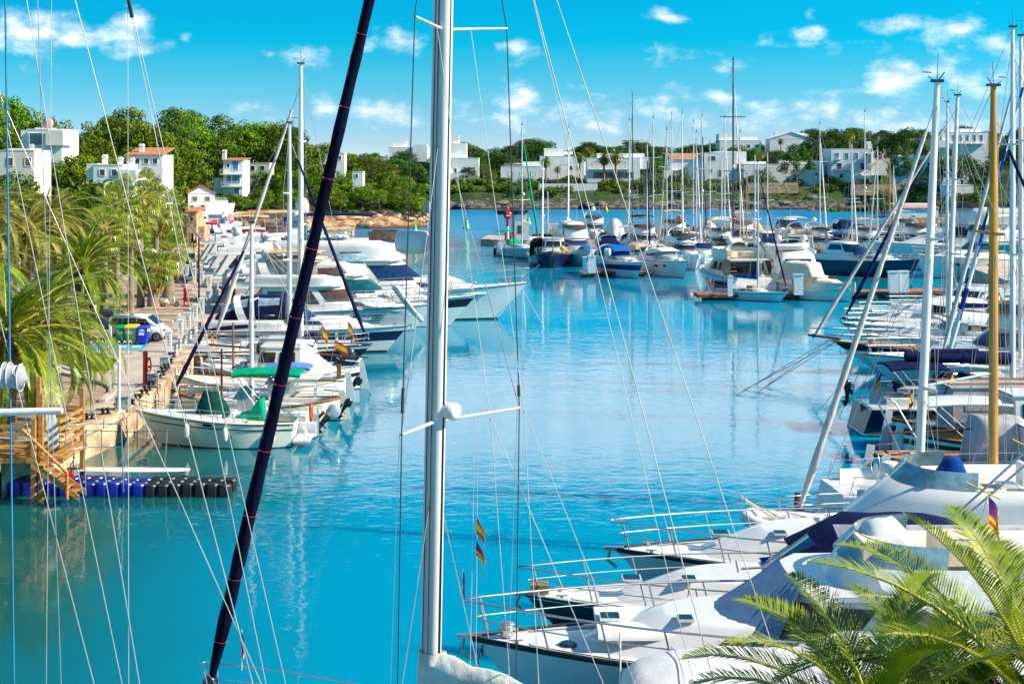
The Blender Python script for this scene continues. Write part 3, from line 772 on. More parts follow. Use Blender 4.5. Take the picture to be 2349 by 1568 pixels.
def pine_meshes(seed, hgt, wid, kind):
    rg = random.Random(seed); tr = MB(); cr = MB()
    lean = (rg.uniform(-.9, .9), rg.uniform(-.6, .6)); th = hgt*(.55 if kind == 'umbrella' else .45)
    T = [(lean[0]*t*t*1.4+.15*sin(t*5+seed), lean[1]*t*t, hgt*.78*t-1.0*(1-t)) for t in (0, .2, .4, .6, .8, 1)]
    tr.tube(T, [.27, .24, .21, .17, .12, .06], 7)
    n = 46 if kind == 'umbrella' else 52
    for i in range(n):
        a = 2.4*i+rg.uniform(-.4, .4); t = (i+.5)/n
        if kind == 'umbrella':
            rad = wid*.5*sqrt(t)*rg.uniform(.75, 1.08); z = hgt*(.93-.42*(rad/(wid*.5))**2)+rg.uniform(-1.6, .3)
        elif kind == 'tall':
            z = hgt*(.18+.80*(1-t)); rad = wid*.5*(1-((z/hgt-.45)/.62)**2)*rg.uniform(.35, 1.0)
        else:
            rad = wid*.5*sqrt(rg.random())*1.02; z = hgt*(.22+.72*rg.random()*(1-(rad/(wid*.55))**2))
        c = (lean[0]+rad*cos(a), lean[1]+rad*sin(a), z)
        r = rg.uniform(.6, 1.05)*wid*.125+.25
        leaf_ball(cr, c, r, int(50+r*34), .40, rg, .60)
        if i % 3 == 0:
            s0 = T[3] if z > hgt*.6 else T[2]
            tr.tube([s0, lerp(s0, c, .5+.1*rg.random()), c], [.09, .06, .02], 5)
    return tr, cr
def proto_tree(name, mbs, lm, bm, parts=('trunk', 'crown')):
    r = bpy.data.objects.new(name, None)
    return (name, [(parts[0], mbs[0], bm), (parts[1], mbs[1], lm)])
def mesh_of(mb, name, m):
    o = mb.build(name, m); me = o.data; bpy.data.objects.remove(o); return me
PINES = []; FARC = []
LEAFF = mat('far wood leaves', (.085, .18, .014), .75, var=.2, scale=.5, col2=(.012, .045, .008), trans=.18, rand=.35, spec=.2)
for i, (h_, w_, k_) in enumerate([(9, 9.5, 'umbrella'), (10, 9, 'umbrella'), (8.5, 9, 'round'), (11, 8.5, 'tall'), (7.5, 8.5, 'round'), (9.5, 11, 'umbrella')]):
    t_, c_ = pine_meshes(20+i, h_, w_, k_)
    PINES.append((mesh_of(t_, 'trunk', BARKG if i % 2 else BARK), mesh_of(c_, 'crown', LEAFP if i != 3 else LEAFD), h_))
    fc = PINES[-1][1].copy(); fc.materials[0] = LEAFF; FARC.append(fc)
SHRUBS = []
for i in range(4):
    rg = random.Random(50+i); c_ = MB(); s_ = MB()
    for k in range(13):
        a = rg.uniform(0, 6.28); rr = 1.0*sqrt(rg.random()); leaf_ball(c_, (rr*cos(a), rr*sin(a), .5+.7*rg.random()*(1-rr*.6)), .55, 46, .30, rg, .75)
    for k in range(4): s_.tube([(0, 0, -.4), (.3*cos(k*1.6), .3*sin(k*1.6), .5)], [.05, .02], 4)
    SHRUBS.append((mesh_of(s_, 'stems', BARK), mesh_of(c_, 'foliage', (LEAFS, LEAFD, LEAFP, LEAFS)[i])))
def tree(i, x, y, z, s, label, group, name='pine_tree', cat='pine tree', rz=None, sz=1.0):
    o = thing(name, label, cat, (x, y, z), rnd.uniform(0, 6.28) if rz is None else rz, group); o.scale = (s, s, s*sz)
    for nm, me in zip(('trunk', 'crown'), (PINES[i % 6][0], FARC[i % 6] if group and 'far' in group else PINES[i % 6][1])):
        c = bpy.data.objects.new(nm, me); COL.objects.link(c); c.parent = o
    return o
def shrub(i, x, y, z, s, label, group, name='shrub', cat='shrub', sz=1.0):
    o = thing(name, label, cat, (x, y, z), rnd.uniform(0, 6.28), group); o.scale = (s, s, s*sz)
    for nm, me in zip(('stems', 'foliage'), SHRUBS[i % 4]):
        c = bpy.data.objects.new(nm, me); COL.objects.link(c); c.parent = o
    return o

# ---- palms
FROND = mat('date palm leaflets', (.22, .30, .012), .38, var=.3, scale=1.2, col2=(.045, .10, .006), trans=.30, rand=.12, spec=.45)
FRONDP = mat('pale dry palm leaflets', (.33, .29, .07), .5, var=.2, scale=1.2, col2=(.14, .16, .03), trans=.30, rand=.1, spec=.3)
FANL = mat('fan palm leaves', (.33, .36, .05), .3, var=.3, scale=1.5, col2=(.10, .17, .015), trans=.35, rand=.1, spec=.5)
RACH = mat('palm midrib', (.50, .44, .06), .5, var=.1)
DEAD = mat('dead palm thatch', (.42, .22, .05), .85, var=.3, scale=3)
PTRK = mat('palm trunk fibre', (.17, .095, .05), .95, var=.4, scale=5, bump=1.0, bscale=7, stretch=(1, 1, 2.6))
PTRG = mat('smooth palm trunk', (.30, .22, .16), .9, var=.2, scale=4, bump=.8, bscale=6, stretch=(.6, .6, 3))
def frond(mb, base, az, el, ln, droop, nl, lw, ll, rg, mr=1, twist=0.0):
    n = 12; P = [base]; d = el; T = []
    for i in range(n):
        st = ln/n; d2 = el-droop*((i+1)/n)**1.25
        t = (cos(az)*cos(d2), sin(az)*cos(d2), sin(d2)); T.append(t); P.append(vadd(P[-1], vmul(t, st)))
    T.append(T[-1])
    side0 = (-sin(az), cos(az), 0)
    for i in range(0, n, 1): pass
    mb.tube(P[::2], [.045*ln/3.5*(1-.85*k/(n/2)) for k in range(len(P[::2]))], 4, mr)
    for k in range(nl):
        s_ = .12+.88*(k+.5)/nl; f = s_*n; i = min(int(f), n-1); p = lerp(P[i], P[i+1], f-i); t = T[i]
        up = vcross(side0, t); up = up if up[2] > 0 else vmul(up, -1)
        L_ = ll*(sin(pi*min(1, s_*.93+.09))**.55)*rg.uniform(.85, 1.08)
        for sd in (1, -1):
            a = vnor(vadd(vadd(vmul(side0, sd*.80), vmul(t, .62+.25*s_)), vmul(up, .42+.2*twist-rg.uniform(0, .25))))
            q = vadd(p, vmul(a, L_*.55)); e = vadd(q, vadd(vmul(a, L_*.45), (0, 0, -L_*.10)))
            b = vmul(vnor(vcross(a, up)), lw*.5)
            mb.add([vsub(p, vmul(b, .6)), vadd(p, vmul(b, .6)), vadd(q, b), vsub(q, b), e], [(0, 1, 2, 3), (3, 2, 4)], 0, False)
def feather_palm(seed, th, tr, nf, ln, nl=30, lw=.05, ll=.55, droop=1.9, elmin=-.5, elmax=1.35, taper=1.0, boots=True, lean=0.0):
    rg = random.Random(seed); t = MB(); c = MB()
    prof = []
    for i in range(15):
        q = i/14; r = tr*(1.18-.22*q if q < .72 else .96+.5*(q-.72)/.28 if boots else 1)*(1+.05*(i % 2)); prof.append((r, -1+(th+1)*q))
    rings = []
    for r, z in prof:
        x = lean*(max(0, z)/th)**2; rings.append([(x+r*cos(2*pi*j/12)*(1+.06*((j+int(z*9)) % 2)), r*sin(2*pi*j/12)*(1+.06*((j+int(z*9)) % 2)), z) for j in range(12)])
    t.loft(rings, 0, closed=True, cap1=True)
    if boots:
        for k in range(60):
            a = 2.4*k; z = th*(.70+.32*k/60); r = tr*(.95+.45*(k/60)); x0 = lean*(z/th)**2
            t.tube([(x0+r*.85*cos(a), r*.85*sin(a), z), (x0+(r+.22)*cos(a), (r+.22)*sin(a), z+.28)], [.13, .05], 4)
    for k in range(nf):
        q = (k+.5)/nf; el = elmax-(elmax-elmin)*q**.8; az = 2.399*k+rg.uniform(-.3, .3)
        r0 = tr*.55*min(1, q*2); b = (lean+r0*cos(az), r0*sin(az), th+.25*(1-q)-.2)
        frond(c, b, az, el, ln*rg.uniform(.85, 1.08)*(1-.18*(q < .15)), droop*rg.uniform(.8, 1.15)*(.65+.5*q), nl, lw, ll, rg, twist=rg.uniform(-1, 1))
    return t, c
def fan_palm(seed, th, tr, nf=32, pl=1.5, R_=1.2, nb=19, skirt=True):
    rg = random.Random(seed); t = MB(); c = MB()
    t.tube([(0, 0, -1), (.05, 0, th*.3), (-.04, 0, th*.7), (0, 0, th)], [tr*1.35, tr, tr*.9, tr*.85], 12)
    for k in range(nf):
        q = (k+.5)/nf; el = 1.4-2.5*q**.85; az = 2.399*k+rg.uniform(-.3, .3)
        d = (cos(az)*cos(el), sin(az)*cos(el), sin(el)); b = (0, 0, th-.1); tip = vadd(vadd(b, vmul(d, pl*rg.uniform(.85, 1.2))), (0, 0, -.12*q))
        c.tube([b, tip], [.035, .02], 4, 1)
        s_ = (-sin(az), cos(az), 0); u = vnor(vcross(s_, d))
        for j in range(nb):
            a = -1.95+3.9*(j+.5)/nb; v = vnor(vadd(vadd(vmul(d, cos(a)), vmul(s_, sin(a))), vmul(u, -.12)))
            wv = vmul(vnor(vadd(vmul(d, -sin(a)), vmul(s_, cos(a)))), rg.uniform(.03, .06)*R_)
            m1 = vadd(tip, vmul(v, R_*.6)); e = vadd(m1, vadd(vmul(v, R_*.22*cos(a*.4)), (0, 0, -R_*(.15+.40*rg.random()))))
            c.add([tip, vadd(m1, wv), vsub(m1, wv), e], [(0, 1, 2), (2, 1, 3)], 0, False)
    if skirt:
        for k in range(90):
            az = 2.399*k; z = th-.5-1.5*(k/90); r = tr*1.0+.12+.25*rg.random()
            p = [(tr*.8*cos(az), tr*.8*sin(az), z+.2), (r*1.3*cos(az+.2), r*1.3*sin(az+.2), z-.35), (r*cos(az+.1), r*sin(az+.1), z-.95-.3*rg.random())]
            b = (-.09*sin(az), .09*cos(az), 0)
            c.add([vsub(p[0], b), vadd(p[0], b), vadd(p[1], b), vsub(p[1], b), p[2]], [(0, 1, 2, 3), (3, 2, 4)], 2, False)
    return t, c
def palm(meshes, x, y, z, s, rz, label, group=None, name='date_palm', cat='palm'):
    o = thing(name, label, cat, (x, y, z), rz, group); o.scale = (s, s, s)
    for nm, me in zip(('trunk', 'crown'), meshes):
        c = bpy.data.objects.new(nm, me); COL.objects.link(c); c.parent = o
    return o
def palm_meshes(tc_, tm, cms):
    return (mesh_of(tc_[0], 'trunk', tm), mesh_of(tc_[1], 'crown', cms))
# ------------------------------------------------------------------ left quay
QZ = 1.5
def Q(px, py, dz=0.0):
    p = W(px, py, QZ); return (p[0], p[1], QZ+dz)
EDGE = [(-21.5, 14), (-21.2, 40), (-21, 55), (-20, 61), (-19.3, 67), (-19.8, 78), (-22.3, 98), (-25.6, 120), (-29.2, 133.4), (-33.2, 140.5), (-37.1, 151), (-43, 172), (-45, 185), (-45, 214), (-58, 218), (-58, 258), (-44, 264), (-32, 268), (-32, 272)]
STONE = mat('quay limestone', (.60, .44, .29), .9, var=.25, scale=.8, col2=(.36, .24, .14), bump=.8, bscale=5, stretch=(1, 1, 2))
def tile_mat(name, c1, c2, gap, sx, sy, mort=.03, rough=.85):
    m = bpy.data.materials.new(name); m.use_nodes = True; nt = m.node_tree; b = nt.nodes['Principled BSDF']
    N = nt.nodes.new; L = nt.links.new
    g = N('ShaderNodeNewGeometry'); mp = N('ShaderNodeMapping'); mp.inputs['Scale'].default_value = (sx, sy, 1); mp.inputs['Rotation'].default_value = (0, 0, .12); L(g.outputs['Position'], mp.inputs['Vector'])
    br = N('ShaderNodeTexBrick'); br.inputs['Color1'].default_value = (*c1, 1); br.inputs['Color2'].default_value = (*c2, 1); br.inputs['Mortar'].default_value = (*gap, 1); br.inputs['Mortar Size'].default_value = mort; br.inputs['Scale'].default_value = 1
    L(mp.outputs[0], br.inputs['Vector'])
    nz = N('ShaderNodeTexNoise'); nz.inputs['Scale'].default_value = .5; nz.inputs['Detail'].default_value = 8; L(g.outputs['Position'], nz.inputs['Vector'])
    r = N('ShaderNodeMapRange'); r.inputs['From Min'].default_value = .3; r.inputs['From Max'].default_value = .7; r.inputs['To Min'].default_value = .72; r.inputs['To Max'].default_value = 1.12; L(nz.outputs['Fac'], r.inputs['Value'])
    v = N('ShaderNodeHueSaturation'); L(br.outputs['Color'], v.inputs['Color']); L(r.outputs[0], v.inputs['Value'])
    L(v.outputs[0], b.inputs['Base Color']); b.inputs['Roughness'].default_value = rough
    return m
PAVE = tile_mat('quay paving', (.62, .52, .44), (.56, .47, .40), (.40, .33, .28), 1.6, 1.6)
ASPH = mat('warm asphalt', (.40, .28, .20), .9, var=.12, scale=.7, col2=(.28, .20, .15), bump=.3, bscale=25)
KERB = mat('kerb stone', (.52, .45, .39), .85, var=.15, scale=2)
GRASS = mat('lawn', (.20, .23, .02), .9, var=.25, scale=1.3, col2=(.11, .14, .015), bump=1, bscale=12)
BLUEP = mat('blue bay paint', (.03, .40, .62), .6, var=.1, scale=2)
YLINE = mat('yellow road paint', (.60, .33, .03), .7, var=.2, scale=3)
WLINE = mat('white road paint', (.72, .70, .66), .7, var=.1)
left = [(-260, 14), (-260, 300), (-90, 300), (-60, 290), (-50, 276)]
poly = EDGE+left[::-1]
structure(MB().prism(poly, QZ-.35, QZ, 0).build('quay_pavement', PAVE))
# wall of big limestone blocks with a worn coping, set a little proud of the paving
mb = MB()
for a, b in zip(EDGE[:-1], EDGE[1:]):
    n = max(1, int(hypot(b[0]-a[0], b[1]-a[1])/2.2)); tx, ty = vnor((b[0]-a[0], b[1]-a[1], 0))[:2]; nx, ny = ty, -tx
    for i in range(n):
        p = lerp(a, b, i/n); q = lerp(a, b, (i+1)/n-.015); j = rnd.uniform(0, .07); k = rnd.uniform(-.05, .03); dp = rnd.uniform(.45, .6)
        mb.add([(p[0]+nx*.12, p[1]+ny*.12, -1.5), (q[0]+nx*.12, q[1]+ny*.12, -1.5), (q[0]+nx*.10, q[1]+ny*.10, QZ-.3), (p[0]+nx*.10, p[1]+ny*.10, QZ-.3)], [(0, 1, 2, 3)], 0)
        o = .16+j
        vs = []
        for z, of in ((QZ-.34, o), (QZ+.02+k*.6, o+.02), (QZ+.05+k*.6, o-.06)):
            vs += [(p[0]+nx*of, p[1]+ny*of, z), (q[0]+nx*of, q[1]+ny*of, z)]
        vs += [(p[0]-nx*dp, p[1]-ny*dp, QZ+.03+k*.6), (q[0]-nx*dp, q[1]-ny*dp, QZ+.03+k*.6), (p[0]-nx*dp, p[1]-ny*dp, QZ-.1), (q[0]-nx*dp, q[1]-ny*dp, QZ-.1)]
        mb.add(vs, [(0, 1, 3, 2), (2, 3, 5, 4), (4, 5, 7, 6), (6, 7, 9, 8), (0, 2, 4, 6, 8), (9, 7, 5, 3, 1)], 0)
tag(mb.build('quay_wall', STONE), 'worn sandy stone block wall of the quay beside the moored boats', 'quay wall')
def sheet(name, pts, m, dz, kind='structure'):
    o = MB().add([Q(x, y, dz) for x, y in pts], [tuple(range(len(pts)))], 0).build(name, m)
    o['kind'] = kind; return o
ARD = [(-160, 850), (99, 850), (205, 873), (246, 885), (258, 892), (256, 902), (234, 921), (164, 947), (102, 967), (0, 976), (-160, 985)]
sheet('road', ARD, ASPH, .004)
PKG = [(-100, 640), (330, 640), (384, 641), (424, 654), (452, 683), (434, 711), (420, 716), (381, 760), (340, 788), (205, 788), (100, 800), (-100, 806)]
sheet('parking_road', PKG, ASPH, .005)
sheet('painted_bay_pavement', [(206, 789.5), (343, 789.5), (324, 802), (200, 802)], BLUEP, .010)
mb = MB()
for x in (238, 272, 306): mb.add([Q(x, 792.5, .014), Q(x+20, 792.5, .014), Q(x+17, 796.5, .014), Q(x-3, 796.5, .014)], [(0, 1, 2, 3)], 0)
structure(mb.build('bay_markings', WLINE))
mb = MB()
def strip(m_, a, b, wd, dz=.012):
    A_, B_ = Q(*a, dz), Q(*b, dz); t = vnor(vsub(B_, A_)); n = (-t[1]*wd/2, t[0]*wd/2, 0)
    m_.add([vsub(A_, n), vsub(B_, n), vadd(B_, n), vadd(A_, n)], [(0, 1, 2, 3)], 0)
for y0 in (662.5, 672, 682, 698, 716, 730, 752):
    strip(mb, (365, y0), (385, y0), .12); strip(mb, (385, y0), (402, y0+1.5), .12); strip(mb, (366, y0+3), (400, y0+4), .12); strip(mb, (372, y0+1.6), (392, y0+2), .35)
for a, b in (((110, 885), (190, 893)), ((130, 915), (235, 905)), ((120, 938), (170, 932)), ((60, 955), (140, 945)), ((150, 878), (215, 886))): strip(mb, a, b, .10)
structure(mb.build('yellow_road_markings', YLINE))
def kerbrun(name, pts, wd, h, m=KERB):
    mb = MB(); P = [Q(*p) for p in pts]
    rings = []
    for i, p in enumerate(P):
        t = vnor(vsub(P[min(i+1, len(P)-1)], P[max(i-1, 0)])); n = (-t[1]*wd/2, t[0]*wd/2)
        rings.append([(p[0]-n[0], p[1]-n[1], QZ-.05), (p[0]-n[0], p[1]-n[1], QZ+h), (p[0]+n[0], p[1]+n[1], QZ+h), (p[0]+n[0], p[1]+n[1], QZ-.05)])
    return structure(mb.loft(rings, 0, closed=True, smooth=False, cap0=True, cap1=True).build(name, m))
kerbrun('kerb', [(-160, 849), (99, 849), (150, 858), (205, 872), (246, 884), (259, 892), (257, 903), (234, 922)], .35, .16)
kerbrun('lawn_kerb', [(108, 829), (164, 848), (205, 855), (252, 855), (274, 827), (234, 812)], .25, .08)
for i, (y, x0, x1) in enumerate(((655, 318, 426), (666, 322, 440), (676, 330, 450), (687, 332, 450), (709, 330, 436), (723, 330, 412), (738, 330, 398))):
    kerbrun('parking_kerb', [(x0, y), (x1, y)], .9, .17)
LAWN = [(111, 806), (112, 828), (164, 846), (205, 853), (250, 853), (271, 827), (234, 814), (187, 801)]
sheet('lawn', LAWN, GRASS, .03)
mb = MB(); rg = random.Random(3)
for _ in range(5200):
    while True:
        x, y = rg.uniform(108, 272), rg.uniform(801, 854)
        if sdist(LAWN, x, y) > .5: break
    p = Q(x, y, .03); h_ = rg.uniform(.05, .13); a = rg.uniform(0, 6.28)
    mb.add([(p[0]-.03*cos(a), p[1]-.03*sin(a), p[2]), (p[0]+.03*cos(a), p[1]+.03*sin(a), p[2]), (p[0]+rg.uniform(-.06, .06), p[1]+rg.uniform(-.06, .06), p[2]+h_)], [(0, 1, 2)], 0)
tag(mb.build('grass', mat('grass blades', (.24, .27, .02), .8, var=.2, scale=2, col2=(.12, .17, .015), trans=.3)), 'yellow green mown grass beside the quay path', 'grass', kind='stuff')

# ---- pedestals, posts, boxes along the quay
PEDW = mat('pedestal white', (.76, .75, .72), .4); PEDB = mat('socket blue', (.02, .22, .45), .4); PEDG = mat('cabinet grey', (.36, .40, .39), .5)
def pedestal(px, py, label, ht=1.35, grp='white power pedestals along the quay'):
    p = Q(px, py); o = thing('power_pedestal', label, 'power pedestal', p, .12, grp)
    MB().box((0, 0, .04), (.46, .42, .08), 0).build('plinth', PEDG, o)
    b = MB(); b.box((0, 0, ht/2), (.36, .32, ht-.10), 0); b.box((0, 0, ht-.02), (.44, .40, .07), 0); b.prism([(-.2, -.18), (.2, -.18), (.2, .18), (-.2, .18)], ht+.015, ht+.06, 0); b.build('body', PEDW, o)
    MB().box((0, -.168, ht-.28), (.14, .02, .20), 0).build('meter_panel', PEDG, o)
    for k, m in ((.50, PEDB), (.68, PEDB), (.86, GOLD)):
        MB().lathe([(.07, 0), (.075, .03), (.05, .045)], 10, (0, -.162, ht-k), 0, axis='y').build('socket', m, o)
    return o
for i, (x, y, l) in enumerate(((387, 806, 'white power pedestal nearest the grey electric cabinets on the quay'), (414, 776, 'white power pedestal second along the quay beyond the blue bin'), (431, 758, 'white power pedestal third along the quay behind the van'),
        (448, 738, 'white power pedestal level with the navy canopied cruiser stern'), (463, 722, 'white power pedestal fifth along the quay past the van'), (478, 706, 'white power pedestal at the bend of the quay beside mooring ropes'), (492, 690, 'white power pedestal just past the bend of the quay'), (496, 680, 'white power pedestal half hidden at the quay bend'))): pedestal(x, y, l)
for i, (x, y, l) in enumerate(((480, 667, 'white power pedestal first on the far angled quay'), (463, 657, 'white power pedestal beside the black lamp post on angled quay'), (446, 648, 'white power pedestal third on the far angled quay'), (429, 639, 'white power pedestal in front of the dark parked car'), (416, 630, 'white power pedestal farthest along the angled quay'))): pedestal(x, y, l, 1.5)
def cabinet(px, py, label, s=.75):
    p = Q(px, py); o = thing('electric_cabinet', label, 'electric cabinet', p, .1, 'grey electric cabinets on the quay'); o.scale = (s, s, s)
    b = MB(); b.box((0, 0, .04), (1.0, .6, .08), 0); b.box((0, 0, .5), (.92, .5, .86), 0); b.build('body', PEDG, o)
    MB().add([(-.56, -.38, .93), (.56, -.38, .93), (.56, .38, .93), (-.56, .38, .93), (-.50, -.3, 1.05), (.50, -.3, 1.05), (.50, .3, 1.05), (-.50, .3, 1.05)], [(0, 1, 5, 4), (1, 2, 6, 5), (2, 3, 7, 6), (3, 0, 4, 7), (4, 5, 6, 7), (3, 2, 1, 0)], 0).build('lid', PEDG, o)
    d = MB().box((0, -.262, .5), (.7, .02, .6), 0).build('door', PEDG, o); MB().box((.25, -.28, .55), (.05, .03, .12), 0).build('handle', BLACK, d)
    MB().box((-.12, -.277, .55), (.16, .012, .2), 0).build('notice', PEDB, o)
cabinet(282, 939, 'grey electric cabinet at the foot of the thin steel lamp post')
cabinet(352, 881, 'grey electric cabinet right behind the red hydrant post', .6)
cabinet(378, 839, 'grey electric cabinet farthest along, before the first white pedestal', .6)
cabinet(45, 1010, 'pale electric cabinet behind the timber stair platform')
def fire_post(px, py, label, s=1.0):
    p = Q(px, py); o = thing('fire_post', label, 'fire hydrant post', p, .2); o.scale = (s, s, s)
    MB().lathe([(.20, 0), (.20, .05), (.13, .07), (.13, 1.75), (.15, 1.76), (.15, 1.82), (.05, 1.86)], 14, (0, 0, 0), 0).build('post', RED, o)
    h = MB()
    for k in range(3): h.tube([(.22+.11*sin(2*pi*j/14)*(1-.1*k), -.10-.06*k, 1.1+.35*cos(2*pi*j/14)) for j in range(15)], .035, 5)
    h.build('hose', mat('faded red hose', (.6, .07, .06), .6), o)
    MB().tube([(.1, -.1, 1.5), (.3, -.15, 1.5)], .05, 6).build('hose_hanger', RED, o)
    MB().tube([(.12, 0, 1.0), (.3, 0, 1.0)], [.07, .06], 8).build('valve', RED, o)
fire_post(333, 882, 'red fire hydrant post with coiled hose beside the grey cabinet')
fire_post(424, 706, 'red fire hydrant post with coiled hose beside the parked scooter', .95)
BOL = []
for i, (x, y) in enumerate(((394, 818), (388, 832), (383, 844), (376, 850), (370, 861), (362, 868), (356, 876), (347, 885), (338, 896), (331, 905), (316, 916), (298, 928), (272, 937), (242, 949), (205, 961), (166, 977))):
    p = Q(x, y)
    if i == 0:
        o = thing('mooring_bollard', 'black iron mooring bollard with a mushroom head on the quay edge', 'bollard', p, .3, 'black mooring bollards along the quay edge'); BOLL = o
        MB().box((0, 0, .03), (.5, .28, .06), 0).build('base_plate', BLACK, o)
        h = MB()
        for s_ in (-.12, .12): h.lathe([(.07, .06), (.065, .16), (.14, .22), (.15, .28), (.08, .32)], 10, (s_, 0, 0), 0)
        h.build('head', BLACK, o)
    else: dup(BOLL, p, .3+.1*(i % 3), BOLL['label'])
for i, (x, y) in enumerate(((404, 812), (413, 800), (424, 790), (436, 779), (447, 768), (458, 757))):
    p = Q(x, y)
    if i == 0:
        o = thing('mooring_post', 'short grey steel mooring post with flat cap on the quay edge', 'mooring post', p, 0, 'grey mooring posts along the quay edge'); MPO = o
        MB().lathe([(.16, 0), (.16, .03), (.12, .04), (.12, .55)], 12, (0, 0, 0), 0).build('post', PEDG, o); MB().lathe([(.14, .55), (.14, .60), (.1, .63)], 12, (0, 0, 0), 0).build('cap', STEEL, o)
    else: dup(MPO, p, 0, MPO['label'])
# lamp posts
p = Q(456, 688); o = thing('lamp_post', 'slim black lamp post with slanted solar panel head on the quay', 'lamp post', p, 0)
MB().tube([(0, 0, 0), (0, 0, 5.6)], [.09, .07], 8).build('post', BLACK, o)
MB().plate([(-.95, -.25, 6.9), (-.95, .25, 6.9), (.25, .25, 5.45), (.25, -.25, 5.45)], (.7, 0, .7), .06).build('solar_panel', BLACK, o)
p = Q(273, 944); o = thing('lamp_post', 'thin grey steel lamp post standing by the electric cabinet', 'lamp post', p, 0)
MB().tube([(0, 0, 0), (0, 0, .5), (0, 0, 3.3)], [.11, .075, .06], 10).build('post', ALU, o); MB().lathe([(.2, 0), (.2, .04), (.1, .06)], 10, (0, 0, 0), 0).build('base_plate', ALU, o)
p = Q(253, 810); o = thing('sign_post', 'pale square post with a small round ban sign plate beside the lawn', 'sign post', p, 0)
MB().box((0, 0, .95), (.14, .14, 1.9), 0).build('post', PEDW, o)
p = Q(178, 806); o = thing('prohibition_sign', 'small white sign with red barred ring on the lawn', 'sign', p, 0)
MB().tube([(0, 0, 0), (0, 0, .35)], .03, 6).build('stake', BLACK, o); MB().box((0, 0, .6), (.62, .03, .5), 0).build('board', PEDW, o)
r_ = MB().tube([(.19*cos(2*pi*i/16), -.025, .6+.19*sin(2*pi*i/16)) for i in range(17)], .02, 5); r_.tube([(-.13, -.025, .73), (.13, -.025, .47)], .018, 5); r_.build('ban_ring', RED, o)
d_ = MB(); d_.box((-.01, -.02, .59), (.16, .012, .06), 0); d_.box((.08, -.02, .64), (.07, .012, .06), 0)
for xx in (-.07, .05): d_.box((xx, -.02, .53), (.025, .012, .09), 0)
d_.build('dog_symbol', BLACK, o)
for i, (x, y) in enumerate(((205, 812), (226, 814), (269, 812))):
    p = Q(x, y)
    if i == 0:
        o = thing('bicycle_rack', 'bent steel hoop rack beside the blue painted bay', 'bicycle rack', p, .3, 'hoop racks beside the blue bay'); RK = o
        m = MB()
        for k in range(3): m.tube([(k*.35, 0, 0), (k*.35, 0, .7), (k*.35+.1, .1, .85), (k*.35+.2, .2, .7), (k*.35+.2, .2, 0)], .03, 5)
        m.build('hoops', STEEL, o); MB().box((.4, 0, .04), (1.1, .1, .05), 0).build('base_rail', STEEL, o)
    else: dup(RK, p, .3, RK['label'])
def bin_(px, py, label, m, lid, liner=None, s=1.0):
    p = Q(px, py); o = thing('wheelie_bin', label, 'bin', p, 0, None); o.scale = (s, s, s)
    MB().loft([[(-a, -b, z), (a, -b, z), (a, b, z), (-a, b, z)] for a, b, z in ((.27, .30, .08), (.36, .38, 1.0), (.38, .40, 1.03))], 0, closed=True, smooth=False, cap0=True, cap1=True).build('body', m, o)
    MB().add([(-.40, -.42, 1.03), (.40, -.42, 1.03), (.40, .42, 1.06), (-.40, .42, 1.06), (-.34, -.34, 1.14), (.34, -.34, 1.14), (.36, .40, 1.18), (-.36, .40, 1.18)], [(0, 1, 5, 4), (1, 2, 6, 5), (2, 3, 7, 6), (3, 0, 4, 7), (4, 5, 6, 7)], 0).build('lid', lid, o)
    if liner:
        MB().loft([[(.39*cos(2*pi*j/14), .41*sin(2*pi*j/14), 1.0) for j in range(14)], [(.42*cos(2*pi*j/14)*(1+.05*(j % 2)), .44*sin(2*pi*j/14), .82+.05*(j % 3)) for j in range(14)]], 0, closed=True).build('bag_rim', liner, o)
    for sd in (-.3, .3): MB().lathe([(.10, -.03), (.10, .03)], 10, (sd, .28, .10), 0, axis='x').build('wheel', BLACK, o)
    MB().box((0, -.392, .72), (.34, .012, .2), 0).build('notice', FWHT, o)
bin_(328, 788, 'blue wheelie bin with white bag liner in front of the van', mat('bin blue', (.01, .03, .55), .4), mat('bin lid blue', (.01, .05, .6), .4), FWHT, 1.05)
bin_(303, 787, 'lime yellow wheelie bin between the green and blue bins', mat('bin lime', (.42, .48, .05), .45), YEL, None, 1.1)
bin_(279, 786, 'green wheelie bin leftmost behind the palm fronds', mat('bin green', (.01, .20, .12), .45), CGREEN, None, 1.05)
p = Q(298, 781); o = thing('white_cabinet', 'plain white service cabinet standing against the white van', 'cabinet', p, .05)
MB().box((0, .1, .85), (1.5, .5, 1.7), 0).build('body', PEDW, o); MB().box((0, .1, 1.74), (1.6, .6, .08), 0).build('top', PEDW, o); MB().box((0, -.16, .9), (1.2, .02, 1.3), 0).build('door', PEDW, o)
